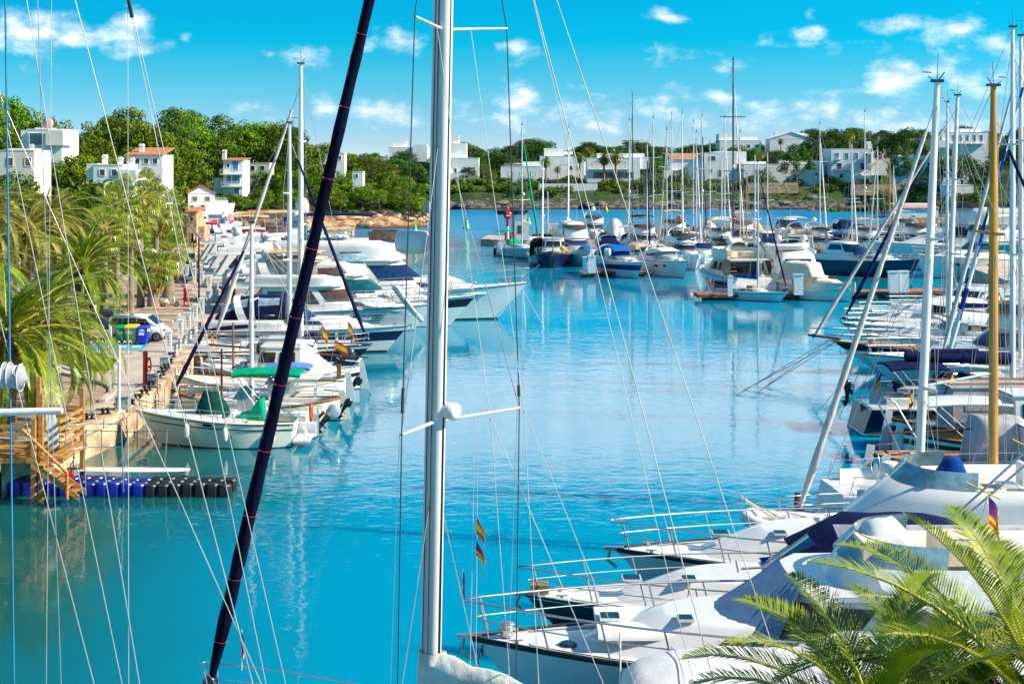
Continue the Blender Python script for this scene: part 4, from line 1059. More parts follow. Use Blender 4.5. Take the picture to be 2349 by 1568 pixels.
# ---- vehicles
WHEEL = mat('tyre', (.012, .012, .013), .8); RIM = mat('wheel rim', (.5, .5, .52), .35, .8)
def vehicle(name, label, cat, loc, rz, prof, gh, Wd, m, wheels, wr, gm=GLASS, wins=(), s=1.0, lights=True, group=None, bump=BLACK):
    """prof: (x, z_bottom, z_top, half-width share) stations of the body; gh: stations of the glasshouse"""
    o = thing(name, label, cat, loc, rz, group); o.scale = (s, s, s)
    def rings(pr, k0=1.0):
        out = []
        for x, z0, z1, wq in pr:
            w = Wd/2*wq; d = z1-z0
            out.append([(x, -w*.92, z0), (x, -w, z0+d*.25), (x, -w, z0+d*.6), (x, -w*.95, z0+d*.88), (x, -w*.82, z1), (x, 0, z1+.02), (x, w*.82, z1), (x, w*.95, z0+d*.88), (x, w, z0+d*.6), (x, w, z0+d*.25), (x, w*.92, z0)])
        return out
    MB().loft(rings(prof), 0, closed=True, cap0=True, cap1=True).build('body', m, o)
    MB().loft(rings(gh), 0, closed=True, cap0=True, cap1=True).build('roof', m, o)
    for nm, pts, nrm in wins: MB().plate(pts, nrm, .012).build(nm, gm, o)
    for x in wheels:
        for sd in (1, -1):
            y = sd*(Wd/2-.09)
            t = MB().lathe([(wr*.62, -.1), (wr*.95, -.1), (wr, -.06), (wr, .06), (wr*.95, .1), (wr*.62, .1)], 20, (x, y, wr), 0, axis='y').build('wheel', WHEEL, o)
            r2 = MB().lathe([(wr*.62, -.104), (wr*.62, .104)], 16, (x, y, wr), 0, axis='y')
            for k in range(5): r2.box((x+wr*.34*cos(k*1.257), y+sd*.106, wr+wr*.34*sin(k*1.257)), (wr*.5, .015, wr*.13), 1, ry=-k*1.257)
            r2.build('rim', [RIM, WHEEL], t)
    if bump: MB().box((prof[-1][0]-.04, 0, prof[-1][1]+.14), (.16, Wd*.86, .22), 0).build('bumper', bump, o)
    if lights:
        for sd in (1, -1): MB().ball((prof[-2][0]+.02, sd*Wd*.38, prof[-2][2]-.08), (.16, .14, .10), 10, 6).build('headlight', GLASSL, o)
    return o
p = Q(322, 779); hw = .90
vehicle('parked_van', 'white passenger van parked nose towards the water behind the bins', 'van', p, .0,
    [(-2.0, .35, 1.05, .93), (-1.9, .25, 1.1, .98), (0, .22, 1.1, 1), (.95, .22, 1.12, 1), (1.45, .24, 1.08, .97), (1.85, .28, .86, .90), (2.0, .34, .66, .80)],
    [(-1.98, 1.0, 1.66, .92), (-1.8, 1.0, 1.80, .92), (.0, 1.0, 1.84, .91), (.55, 1.0, 1.76, .90), (1.0, 1.0, 1.42, .90), (1.42, 1.0, 1.12, .88)], 1.74, mat('van white', (.78, .78, .76), .2, coat=.5), (-1.35, 1.32), .33,
    wins=[('side_window', [(x, sd*.862, z) for x, z in pts], (0, sd, 0)) for sd in (1, -1) for pts in (((.02, 1.12), (.95, 1.12), (.62, 1.58), (.02, 1.62)), ((-.95, 1.14), (-.08, 1.14), (-.08, 1.62), (-.95, 1.62)), ((-1.8, 1.14), (-1.05, 1.14), (-1.05, 1.62), (-1.75, 1.60)))]+
    [('windscreen', [(.68, -.66, 1.71), (.68, .66, 1.71), (1.36, .72, 1.18), (1.36, -.72, 1.18)], (.6, 0, .8))])
def small_car(px, py, label, m, rz, s=1.0, z=None):
    p = Q(px, py) if z is None else (px, py, z)
    return vehicle('parked_car', label, 'car', p, rz,
    [(-1.9, .38, .88, .85), (-1.8, .28, .96, .95), (0, .22, .95, 1), (.7, .22, .97, 1), (1.4, .24, .88, .96), (1.8, .28, .76, .88), (1.95, .36, .62, .75)],
    [(-1.85, .9, 1.1, .82), (-1.5, .9, 1.40, .84), (-.3, .9, 1.48, .84), (.3, .9, 1.40, .84), (1.0, .88, 1.0, .86)], 1.7, m, (-1.25, 1.25), .31,
    wins=[('side_window', [(x, sd*.775, z) for x, z in pts], (0, sd, 0)) for sd in (1, -1) for pts in (((-.2, 1.0), (.68, 1.0), (.25, 1.34), (-.2, 1.38)), ((-1.3, 1.0), (-.3, 1.0), (-.3, 1.38), (-1.2, 1.34)))]+[('windscreen', [(.34, -.6, 1.37), (.34, .6, 1.37), (.95, .66, 1.02), (.95, -.66, 1.02)], (.5, 0, .85))], s=s)
small_car(392, 652.5, 'black hatchback parked beyond the kerbs at the palm trunks', mat('car black', (.012, .014, .02), .2, coat=.6), -.05)
small_car(255, 752, 'dark blue car parked behind the white van under palms', mat('car blue', (.02, .05, .14), .2, coat=.6), .0)
# scooter
p = Q(388, 703); o = thing('parked_scooter', 'cream scooter on its stand beside the thick palm trunk', 'scooter', p, .0)
SCR = mat('scooter cream', (.74, .70, .58), .25, coat=.4)
for x in (-.55, .62):
    t = MB().tube([(x+.2*cos(2*pi*i/14), 0, .24+.2*sin(2*pi*i/14)) for i in range(15)], .055, 7).build('wheel', WHEEL, o); MB().lathe([(.13, -.05), (.13, .05)], 10, (x, 0, .24), 0, axis='y').build('rim', RIM, t)
MB().loft([[(x, -w, z0), (x, -w*1.1, (z0+z1)/2), (x, -w*.7, z1), (x, w*.7, z1), (x, w*1.1, (z0+z1)/2), (x, w, z0)] for x, w, z0, z1 in ((-.95, .04, .5, .62), (-.8, .15, .34, .72), (-.45, .2, .28, .76), (-.1, .16, .26, .70), (.0, .15, .22, .34), (.35, .16, .22, .30), (.42, .16, .25, .5))], 0, closed=True, cap0=True, cap1=True).build('body', SCR, o)
MB().loft([[(x-.0, -w, z), (x+.05, 0, z), (x, w, z)] for x, w, z in ((.42, .16, .28), (.46, .2, .5), (.44, .18, .8), (.38, .10, 1.0))]+[[(x-.08, -w, z), (x-.06, 0, z), (x-.08, w, z)] for x, w, z in ((.38, .10, 1.0), (.42, .18, .6), (.40, .16, .28))], 0).build('leg_shield', SCR, o)
MB().tube([(.62, 0, .24), (.5, 0, .6), (.4, 0, 1.0)], .035, 6).build('fork', STEEL, o)
MB().tube([(.28, -.32, 1.06), (.38, 0, 1.02), (.28, .32, 1.06)], .025, 6).build('handlebar', STEEL, o)
for sd in (-1, 1): MB().tube([(.33, .25*sd, 1.06), (.38, .34*sd, 1.28)], .012, 5).ball((.38, .34*sd, 1.3), (.02, .06, .05), 8, 5).build('mirror', BLACK, o)
MB().ball((.47, 0, .98), (.08, .09, .09), 10, 6).build('headlight', GLASSL, o)
MB().loft([[(x, -w, z), (x, 0, z+.05), (x, w, z)] for x, w, z in ((-.85, .1, .80), (-.6, .16, .83), (-.2, .15, .80), (.0, .1, .74))], 0).build('seat', BLACK, o)
MB().box((.18, 0, .20), (.5, .26, .04), 0).build('footboard', BLACK, o)

# ---- timber platform with stair, floating pontoon
def beam(mb, a, b, w=.12, m=0): mb.tube([a, b], w*.72, 4, m)
bx, by = -22.0, 52.0
def PP(px, py, D): return A(px, py, D)
o = thing('timber_platform', 'golden timber landing platform with railings and stair over the water', 'platform', (0, 0, 0), 0)
TP = MB(); z0 = A(80, 1031, 56)[2]
xl, xr, yn, yf = A(-60, 1000, 56)[0], A(163, 1000, 56)[0], 54.6, 57.6
xs = A(88, 1000, 55)[0]
for i in range(15):
    y = yn+.1+(yf-yn-.2)*i/14; TP.box(((xl+xr)/2, y, z0+.03), (xr-xl, .19, .05), 0)
TP.build('deck_boards', PINEW, o)
f_ = MB()
for y in (yn, (yn+yf)/2, yf): f_.box(((xl+xr)/2, y, z0-.12), (xr-xl+.3, .14, .22), 0)
for x in (xl, xs, xr): f_.box((x, (yn+yf)/2, z0-.13), (.14, yf-yn, .2), 0)
f_.build('joists', PINEW, o)
for x, y, zt in ((A(58, 0, 56)[0], yf, z0+2.8), (A(102, 0, 55)[0], yn, z0+2.6), (xr-.05, yf, z0+2.35), (A(82, 0, 54.6)[0], yn-.25, z0+1.6), (xl, yn, z0+1.2), (xl+1.5, yn, z0+1.2)):
    MB().box((x, y, (zt-1.6)/2), (.17, .17, zt+1.6), 0).build('post', PINEW, o)
for k in range(4):
    z = z0+.25+.33*k
    MB().box(((xl+A(102, 0, 55)[0])/2, yn+.07, z), (A(102, 0, 55)[0]-xl, .05, .14), 0).build('rail', PINEW, o)
    MB().box((xr-.02, (yn+yf)/2, z+.2), (.05, yf-yn, .15), 0).build('rail', PINEW, o)
    MB().box(((A(58, 0, 56)[0]+xr)/2, yf-.12, z+.25), (xr-A(58, 0, 56)[0], .05, .14), 0).build('rail', PINEW, o)
st = MB()
sx, sy = A(98, 0, 54.5)[0], yn-.1
for k in range(6):
    q = (k+.5)/6; st.box((sx+1.5*q, sy-.45, z0-.05-(z0-.45)*q), (.34, .85, .05), 0)
for dy in (0, -.9):
    a, b = (sx-.1, sy+dy, z0), (sx+1.75, sy+dy, .42)
    st.plate([(a[0], a[1], a[2]+.05), (b[0], b[1], b[2]+.05), (b[0], b[1], b[2]-.2), (a[0], a[1], a[2]-.25)], (0, 1, 0), .05)
st.build('stair', PINEW, o)
MB().tube([(sx-.5, sy-.95, z0+1.35), (sx+1.3, sy-.95, .42+.95)], .07, 4).tube([(sx+1.3, sy-.95, .42+.95), (sx+1.3, sy-.95, .3)], .07, 4).build('handrail', PINEW, o)
bd = MB().plate([A(105, 950, 56), A(127, 950, 56), A(136, 1024, 55.6), A(112, 1028, 55.6)], (0, -1, .1), .04).build('white_board', FWHT); tag(bd, 'white panel leaning against the timber platform railing', 'board')
# cube pontoon
def cube_mesh():
    m = MB(); a = .25
    for z, r_ in ((-.22, .23), (-.20, .25), (.12, .25), (.17, .23)): pass
    rings = [[(r_*x-(.08 if abs(x) == 1 and abs(y) == 1 else 0)*x, r_*y-(.0)*y, z) for x, y in ((-1, -.6), (-.6, -1), (.6, -1), (1, -.6), (1, .6), (.6, 1), (-.6, 1), (-1, .6))] for z, r_ in ((-.46, .22), (-.42, .245), (.10, .245), (.15, .225))]
    m.loft(rings, 0, closed=True, smooth=False, cap0=True, cap1=True)
    for i in range(3):
        for j in range(3): m.box(((i-1)*.13, (j-1)*.13, .155), (.07, .07, .015), 0)
    return m
CBM = {k: mesh_of(cube_mesh(), 'float_cube', mt) for k, mt in (('b', mat('float blue plastic', (.008, .03, .42), .35, var=.2)), ('k', mat('float black plastic', (.02, .022, .03), .45, var=.3)))}
P0 = W(10, 1133); P1 = W(552, 1136)
ang = atan2(P1[1]-P0[1], P1[0]-P0[0])
po = thing('floating_pontoon', 'low floating pontoon of blue and black plastic cubes', 'pontoon', (P0[0], P0[1], .36), ang)
n = int(hypot(P1[0]-P0[0], P1[1]-P0[1])/.51)
for i in range(-2, n):
    for j in range(3):
        if i > n-4 and j == 1: continue
        me = CBM['b' if i < n*.62 and j in (0, 2) else 'k']
        if i < 0 and j > 0: continue
        c = bpy.data.objects.new('float_cube', me); COL.objects.link(c); c.parent = po
        c.location = (i*.51, j*.51+(.0), .04*sin(i*.9+j)); c.rotation_euler = (0, 0, .02*sin(i*3+j))
# white board with stanchions on the pontoon
o = thing('white_deck_mat', 'long white board with three thin posts lying on the floating pontoon', 'board', (W(300, 1100)[0], W(300, 1100)[1]-.5, .53), ang)
MB().loft([[(x, -w, .02), (x, -w*.6, .12), (x, w*.6, .12), (x, w, .02)] for x, w in ((-2.6, .05), (-2.0, .24), (-.5, .32), (1.2, .30), (2.3, .2), (2.7, .04))], 0, cap0=True, cap1=True).build('board', WHITE, o)
for x in (-1.9, -.1, 1.6): MB().tube([(x, 0, .1), (x+.12, 0, 1.75)], .028, 6).build('post', STEEL, o)
MB().tube([(-2.5, 0, .1), (-1.8, 0, 1.72), (0, 0, 1.66), (1.7, 0, 1.72), (2.9, 0, .1)], .018, 4).build('rope', ROPED, o)
o = thing('gangway_frame', 'thin chrome handrail frame standing on the floating pontoon', 'handrail', (0, 0, 0), 0)
g0 = [A(151, 977, 54), A(191, 970, 55), A(278, 971, 55)]; g1 = [A(151, 1032, 54), A(191, 1024, 55), A(278, 1024, 55)]
for P in (g0, g1): MB().tube(P, .022, 6).build('rail', STEEL, o)
MB().tube([g0[0], g1[0]], .022, 6).build('post', STEEL, o)
for k in (1, 2): MB().tube([g0[k], (g0[k][0]+.1, g0[k][1], .25)], .025, 6).build('post', STEEL, o)
p = W(160, 1098, .4); o = thing('jerry_can', 'red fuel can at the foot of the timber stair', 'jerry can', (p[0], p[1]-.2, .32), .2)
MB().loft([[(-a, -b, z), (a, -b, z), (a, b, z), (-a, b, z)] for a, b, z in ((.2, .11, 0), (.21, .12, .06), (.21, .12, .36), (.15, .09, .44))], 0, closed=True, smooth=False, cap0=True, cap1=True).build('body', RED, o)
MB().tube([(-.1, 0, .44), (-.08, 0, .53), (.08, 0, .53), (.1, 0, .44)], .022, 6).build('handle', RED, o); MB().lathe([(.04, .44), (.04, .5)], 8, (.13, 0, 0), 0).build('cap', BLACK, o)

# ---- palms
FP = [palm_meshes(feather_palm(1, 4.3, .40, 60, 5.6, 50, .075, .52, droop=1.75, elmin=-.25), PTRK, [FROND, RACH]), palm_meshes(feather_palm(2, 5.3, .40, 56, 5.0, 44, .08, .50, droop=1.75, elmin=-.3), PTRK, [FROND, RACH])]
FPP = [palm_meshes(feather_palm(3, 8.0, .36, 60, 5.4, 40, .085, .55, droop=2.0), PTRK, [FRONDP, RACH]), palm_meshes(feather_palm(4, 9.2, .34, 56, 5.2, 40, .085, .55, droop=1.9), PTRK, [FRONDP, RACH])]
FAN = [palm_meshes(fan_palm(5, 9.0, .26), PTRG, [FANL, RACH, DEAD]), palm_meshes(fan_palm(6, 4.2, .48, 40, 1.2, 1.2), PTRG, [FANL, RACH, DEAD])]
def P_(px, py, D): q = A(px, py, D); return (q[0], q[1])
for (px, by_, me, s, rz, l) in ((84, 938, FP[0], 1.0, .3, 'squat date palm with thick scaly trunk beside the timber platform'), (14, 985, FP[0], 1.02, 2.2, 'date palm with sack wrapped boom before it at the left edge'),
        (188, 790, FP[1], 1.0, 1.1, 'full green date palm rising from the lawn beside the blue bay'), (-120, 860, FP[1], 1.1, 4.0, 'date palm whose fronds reach in from the left edge'),
        (60, 760, FPP[0], .95, .4, 'pale yellowish date palm with trailing fronds on the left'), (-40, 790, FPP[1], .95, 2.4, 'tall pale date palm cut by the left edge')):
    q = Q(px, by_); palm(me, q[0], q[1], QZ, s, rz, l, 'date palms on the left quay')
q = Q(120, 740); palm(FPP[1], q[0], q[1], QZ, .9, 1.4, 'tall pale date palm just left of the fan palms', 'date palms on the left quay')
for (px, py, D, me, l) in ((268, 470, 112, FAN[0], 'tall fan palm leftmost of the clump, crown above the white van'), (322, 446, 116, FAN[0], 'tallest fan palm with shaggy orange skirt beside the stays'), (358, 470, 121, FAN[0], 'tall fan palm with orange dead skirt over the scooter'),
        (384, 480, 127, FAN[0], 'tall fan palm nearest the old stone building'), (240, 520, 108, FAN[0], 'shorter fan palm half hidden behind the green date palm'), (352, 610, 115.5, FAN[1], 'low fan palm with a thick brown trunk by the scooter'), (386, 570, 125, FAN[1], 'low bushy fan palm with slim trunk beside the black hatchback'), (300, 505, 113, FAN[0], 'middle fan palm of the clump with glossy drooping leaves')):
    q = A(px, py, D); th = 9.0 if me is FAN[0] else 4.2; s = (q[2]-QZ)/th
    o = palm(me, q[0], q[1], QZ, s, px*.1, l, 'fan palms on the left quay', 'fan_palm')
    k = 1/s*(1.0 if me is FAN[1] else .98); o.scale = (max(s, .95), max(s, .95), s)
# ------------------------------------------------------------------ houses
STUC = mat('white stucco', (.86, .85, .83), .85, var=.05, scale=.4); STUW = mat('warm stucco', (.80, .72, .62), .85, var=.06, scale=.4)
PLAST = mat('ochre rubble wall', (.56, .36, .20), .95, var=.3, scale=1.1, col2=(.34, .20, .11), bump=.8, bscale=4); LILAC = mat('lilac render', (.68, .62, .78), .85, var=.04, scale=.3)
TERRA = mat('terracotta tiles', (.52, .22, .10), .8, var=.3, scale=2.5, bump=.9, bscale=6, stretch=(3, .5, 1)); SHUT = mat('blue shutters', (.03, .28, .52), .5); SHUB = mat('brown shutters', (.22, .12, .07), .6)
DARKW = mat('dark pane', (.035, .05, .065), .15, var=.3, spec=.8); GREEND = mat('green door', (.02, .30, .12), .5); WHD = mat('weathered door', (.66, .58, .48), .7, var=.2); ORD = mat('orange mesh door', (.62, .20, .08), .8, var=.2); REDN = mat('red netting', (.60, .10, .05), .8, var=.2)  # house window panes are dark and glossy throughout
REDR = mat('red awning', (.60, .03, .04), .6); RAIL = mat('white railing', (.7, .7, .68), .5); SOLAR = mat('solar glass', (.02, .03, .05), .1); DISH = mat('pink dish', (.55, .36, .36), .6)
HB = []
def house(label, x0, x1, yt, yb, D, dep, wins=(), m=STUC, rot=0.0, boxes=(), roof=None, chim=(), rails=(), group=None, extra=2.5, cat='house', name='house', dark=DARKW):
    """front face spans the pixels x0..x1, yt..yb at distance D. boxes: further blocks (u0,u1,v1,d0,d1); wins: (u,v,w,h[,mat[,face]]) in metres shares of the front"""
    s = D/F; wd = (x1-x0)*s; h = (yb-yt)*s; z0 = H-(yb-HY)*s
    gx = ((x0+x1)/2-CX)*s; extra = max(extra, z0-min((zf if D > 300 and gx > -30 else zl)(gx+k_, D+j_) for k_ in (-wd/2, wd/2) for j_ in (0, dep))+.6)
    o = thing(name, label, cat, ((x0+x1)/2*s-CX*s, D, z0), rot, group); HB.append((x0-6, x1+14, yt, yb, D, dep))
    X = lambda u: (u-.5)*wd
    wl = MB().box((0, dep/2, h/2-extra/2), (wd, dep, h+extra), 0)
    # parapet lip
    wl.box((0, dep/2, h+.06), (wd+.12, dep+.12, .14), 0)
    w = wl.build('wall', m, o)
    for k, bxx in enumerate(boxes):
        u0, u1, v0, v1, d0, d1 = bxx[:6]; mm = bxx[6] if len(bxx) > 6 else m
        b = MB().box(((X(u0)+X(u1))/2, (d0+d1)/2, (v0+v1)/2*h), ((u1-u0)*wd, d1-d0, (v1-v0)*h), 0)
        b.build('wing', mm, o)
    for wn in wins:
        u, v, ww, hh = wn[:4]; mm = wn[4] if len(wn) > 4 else dark; face = wn[5] if len(wn) > 5 else 'f'
        fm = MB(); c = (X(u), 0, v*h); a, b = ww/2, hh/2
        off = wn[6] if len(wn) > 6 else 0
        if face == 'f':
            P = lambda x, y, z: (c[0]+x, y+off, c[2]+z)
        elif face == 'r':
            P = lambda x, y, z: (wd/2-y, u*dep+x, c[2]+z)
        else:
            P = lambda x, y, z: (-wd/2+y, u*dep-x, c[2]+z)
        t = .10
        pts = lambda a_, b_, y: [P(-a_, y, -b_), P(a_, y, -b_), P(a_, y, b_), P(-a_, y, b_)]
        o1, o2, i2, i1 = pts(a+t, b+t, .01), pts(a+t, b+t, -.07), pts(a, b, -.07), pts(a, b, -.015)
        fm.loft([o1, o2, i2, i1], 0, closed=True, smooth=False)
        f_ = fm.build('window', m if mm is not SHUB else STUC, o)
        MB().add(pts(a, b, -.018), [(0, 1, 2, 3)], 0).build('pane', mm, f_)
    for u, v, ww, hh, dd in rails:
        r_ = MB(); y = -dd
        if dd > .3: MB().box((X(u), -dd/2-.002, v*h-.1), (ww, dd-.01, .2), 0).build('balcony', m, o)
        for z in (.12, .55, .98): r_.tube([(X(u)-ww/2, y, v*h+z*hh), (X(u)+ww/2, y, v*h+z*hh)], .03, 4)
        for k in range(int(ww/.5)+1): r_.tube([(X(u)-ww/2+k*ww/max(1, int(ww/.5)), y, v*h), (X(u)-ww/2+k*ww/max(1, int(ww/.5)), y, v*h+hh)], .025, 4)
        r_.build('railing', RAIL, o)
    rf = None
    if roof:
        kind, rm, rh = roof
        if kind == 'gable':
            e = .3; vs = [(-wd/2-e, -e, h-.05), (wd/2+e, -e, h-.05), (wd/2+e, dep+e, h-.05), (-wd/2-e, dep+e, h-.05), (0, -e, h+rh), (0, dep+e, h+rh)]
            MB().add([(-wd/2, .0, h), (wd/2, .0, h), (0, .0, h+rh-.12)], [(0, 1, 2)], 0).build('gable', m, o)
            lo = [vadd(v, (0, 0, .16)) for v in vs]
            rf = MB().add(vs+lo, [(0, 3, 5, 4), (1, 4, 5, 2), (6, 10, 11, 9), (7, 8, 11, 10), (0, 4, 10, 6), (4, 1, 7, 10), (0, 6, 9, 3), (1, 2, 8, 7)], 0).build('roof', rm, o)
        elif kind == 'mono':
            rf = MB().add([(-wd/2-.25, -.3, h), (wd/2+.25, -.3, h), (wd/2+.25, dep+.3, h+rh), (-wd/2-.25, dep+.3, h+rh), (-wd/2-.25, -.3, h+.18), (wd/2+.25, -.3, h+.18), (wd/2+.25, dep+.3, h+rh+.18), (-wd/2-.25, dep+.3, h+rh+.18)], [(3, 2, 1, 0), (4, 5, 6, 7), (0, 1, 5, 4), (1, 2, 6, 5), (3, 0, 4, 7)], 0).build('roof', rm, o)
    for cx_, cy_, cw, ch in chim:
        c = MB().box((X(cx_), cy_, h+ch/2), (cw, cw, ch), 0).box((X(cx_), cy_, h+ch-.12), (cw*1.25, cw*1.25, .14), 0); c.box((X(cx_), cy_, h+ch+.1), (cw*.9, cw*.9, .2), 0)
        c.build('chimney', m, rf or o)
    return o
FG = 'white houses on the far shore'; LG = 'houses on the left hillside'
def row(n, u0, u1, v, w_, h_, *a): return [(u0+(u1-u0)*i/max(1, n-1), v, w_, h_, *a) for i in range(n)]
# far shore
house('white block house on the skyline left of the big central mast', 890, 982, 338, 392, 505, 10, row(3, .2, .8, .45, 1.2, 1.3), boxes=((.1, .45, .9, 1.25, 2, 7), (.62, .98, .4, 1.12, -2.2, 3), (-.25, .2, 0, .55, -3, 3)), group=FG, chim=((.3, 4, .9, 1.6),))
house('white villa with arched loggia just right of the big central mast', 1027, 1098, 362, 415, 470, 9, row(3, .55, .85, .55, .5, 1.0)+[(.25, .45, 1.0, 1.6)], boxes=((.0, .6, .9, 1.65, 3, 9), (.05, .35, 1.6, 2.0, 4, 8), (-.1, .55, 0, .35, -3, 1)), group=FG)
house('low shaded white house with roof terrace and red flowers', 1148, 1242, 381, 412, 472, 9, row(3, .25, .8, .45, 1.6, 1.4, STUC), boxes=((.55, 1.15, .7, 1.35, 3, 10),), rails=((.5, 1.02, 12, .9, .05),), group=FG, chim=((.75, 5, .9, 1.2),))
house('white cubic house with rounded parapet behind the fan palms', 1238, 1340, 358, 402, 486, 9, row(2, .7, .88, .4, 1.2, 1.2), boxes=((.1, .55, .9, 1.42, 2, 8), (.5, .75, 1.1, 1.25, 3, 6), (.95, 1.3, 0, .72, 1, 8)), group=FG, chim=((.42, 4, .8, .9),))
house('wide white villa with long recessed balcony and veranda', 1346, 1468, 362, 412, 466, 10, [(.42, .72, 11.5, 2.1, STUW), (.5, .22, 14, 2.2)], boxes=((.2, 1.1, 1.0, 1.22, 4, 10), (.87, 1.16, .5, 1.05, 1, 8)), rails=((.42, .5, 14, 1.0, .9),), group=FG)
house('small white house with a terracotta lean-to roof among the masts', 1538, 1612, 366, 420, 470, 9, row(2, .3, .7, .35, 1.0, 1.4), boxes=((-.2, .25, 0, .55, -3, 3),), roof=('mono', TERRA, 2.2), group=FG, chim=((.1, 6, .9, 2.0),))
house('white stepped house with dark doors left of the tall dark mast', 1614, 1690, 350, 413, 468, 9, [(.22, .35, .9, 1.2), (.48, .25, .9, 2.2), (.25, .8, 2.2, 1.6)], boxes=((.3, 1.3, .35, 1.05, 1, 9), (.9, 1.5, 0, .6, 1, 8)), group=FG)
house('white hilltop house with slanted parapet and solar panels', 1650, 1745, 322, 348, 520, 10, row(3, .5, .9, .5, 1.2, 1.2), boxes=((.0, .35, .9, 1.6, 2, 9), (.55, .95, .9, 1.35, 3, 8)), group=FG, chim=((.1, 4, 1.1, 1.8), (.8, 5, .8, 1.2)))
house('long low white house with one dark balcony door behind the pine', 1706, 1890, 376, 418, 464, 9, [(.62, .55, 1.1, 1.9), (.55, .15, .8, 1.1), (.63, .15, 1.6, 1.3), (.9, .45, 1.0, 1.0)], boxes=((.5, .98, .9, 1.2, 1, 9), (.0, .3, .95, 1.15, 4, 9)), rails=((.62, .40, 1.8, .9, .4),), group=FG)
house('white house with long sloping gable wall on the skyline', 1765, 1862, 318, 362, 512, 10, row(2, .3, .5, .3, 1.1, 1.2), boxes=((.55, .9, .9, 1.3, 2, 9),), group=FG, roof=('gable', STUC, 2.6), chim=((.2, 4, 1.2, 2.6), (.95, 5, 1.0, 1.6)))
house('three storey pale blue and white cube house above the cliff path', 1906, 1998, 341, 410, 460, 14, row(4, .14, .86, .76, 1.3, 2.1, SHUT)+row(2, .2, .78, .42, 1.5, 2.2, DARKW)+row(2, .25, .7, .10, 1.1, 1.2, DARKW), boxes=((.98, 1.5, .12, 1.0, 2, 14), (.60, 1.0, 0, .12, -2.5, 1), (.96, 1.06, .9, 1.16, 2, 6)), rails=((.17, .66, 2.2, 1.0, .8), (.8, .66, 3, 1.0, .8), (.4, .30, 8, 1.0, .9)), group=FG, chim=((1.0, 4, 1.4, 2.4),))
house('low white house half hidden by trees below the hilltop villa', 2062, 2172, 360, 392, 438, 8, row(4, .15, .85, .5, 1.0, 1.1), roof=('mono', STUC, .6), group=FG, chim=((.35, 4, .7, 1.1), (.8, 4, .7, 1.1)))
house('flat roofed white villa with tall windows at the hilltop right', 2160, 2266, 303, 338, 436, 10, row(5, .25, .85, .6, .8, 2.2, GLASST), boxes=((.15, .9, 1.0, 1.25, 2, 9), (-.1, .15, 0, .5, -1, 5)), rails=((.55, .28, 11, .9, 1.2),), group=FG)
house('plain white boat shed with one small window by the water', 2062, 2152, 478, 512, 312, 7, [(.38, .45, .55, .7)], boxes=((.15, .9, .7, 1.3, 1, 7),), group=FG, chim=((.9, 3, .5, 1.0),), roof=('mono', TERRA, 1.0))
house('white villa wall glimpsed between the right hand pines', 2178, 2232, 425, 480, 350, 8, [(.4, .6, .9, 1.2)], group=FG)
mb = MB()
for i in range(26):
    t = i/25; a = W(2120+230*t, 518-6*t, 1.2); mb.box((a[0], a[1]+8, 1.2), (1.6, .8, 3.0), 0)
tag(mb.build('shore_wall', PLAST), 'rough tan stone retaining wall behind the yachts at the right shore', 'wall')
for (x0, y0, x1, y1, D, l) in ((1235, 428, 1370, 420, 452, 'white garden terrace wall below the wide villa'), (1715, 420, 1830, 424, 440, 'tan garden wall on the slope left of the cube house'), (1950, 425, 2080, 428, 430, 'pale stone terrace wall right of the cube house')):
    a, b = A(x0, y0, D), A(x1, y1, D); t = MB().box(((a[0]+b[0])/2, D, (a[2]+b[2])/2-1.2), (b[0]-a[0], .5, 3.4), 0); tag(t.build('garden_wall', STUC if x0 == 1235 else PLAST), l, 'wall')
# left hillside
l1 = house('white flat roofed villa with long glass front and a satellite dish', 62, 142, 297, 342, 232, 9, [(.27, .52, 2.4, 2.0, GLASST), (.72, .4, 1.0, 1.6, DARKW)], boxes=((.6, 1.1, .2, .95, -1.2, 4, STUW), (-.3, .0, .1, 1.0, 2, 8), (.1, .5, .98, 1.12, 2, 6)), group=LG)
p = (l1.location.x, l1.location.y)
MB().lathe([(.02, -.05), (.6, .05), (.95, .25), (.93, .27), (.55, .09), (.02, 0)], 18, (.2, 1.0, 4.5), 0, axis='y').build('satellite_dish', DISH, l1)
house('long low white house cut by the left picture edge', -60, 78, 345, 392, 215, 8, row(3, .3, .9, .45, .9, 1.2, SHUB), boxes=((.5, .9, .9, 1.12, 1, 6),), m=STUW, group=LG, chim=((.85, 3, .6, .9),))
house('white terrace house with fat chimneys above the fan palms', 214, 282, 378, 412, 212, 8, row(2, .3, .7, .5, .8, .9), boxes=((.9, 1.5, 0, .7, -1, 5), (-.3, .1, 0, 1.1, 1, 6)), group=LG, chim=((.2, 3, .7, 1.5), (.8, 2, .6, 1.1), (1.2, 2, .6, 1.0)))
house('white house with a brown tiled lean-to among the pines', 290, 372, 356, 382, 246, 8, row(3, .3, .8, .5, .8, .9), roof=('mono', TERRA, 1.4), group=LG, chim=((.3, 3, .8, 2.0),))
house('tall white house with blue shutters and a balcony', 512, 556, 368, 448, 288, 8, [(.62, .85, 1.2, 2.1, SHUT), (.25, .86, .6, .7), (.3, .48, .9, 1.9, SHUT), (.66, .48, 1.6, 1.9, SHUT), (.7, .12, 1.0, 1.4, SHUT)], boxes=((-.55, .02, 0, .5, 1, 7),), roof=('mono', TERRA, .5), rails=((.5, .62, 5.0, 1.0, 1.3), (.5, .27, 4.5, 1.0, 1.2)), group=LG, chim=((-.1, 3, .8, 2.2),))
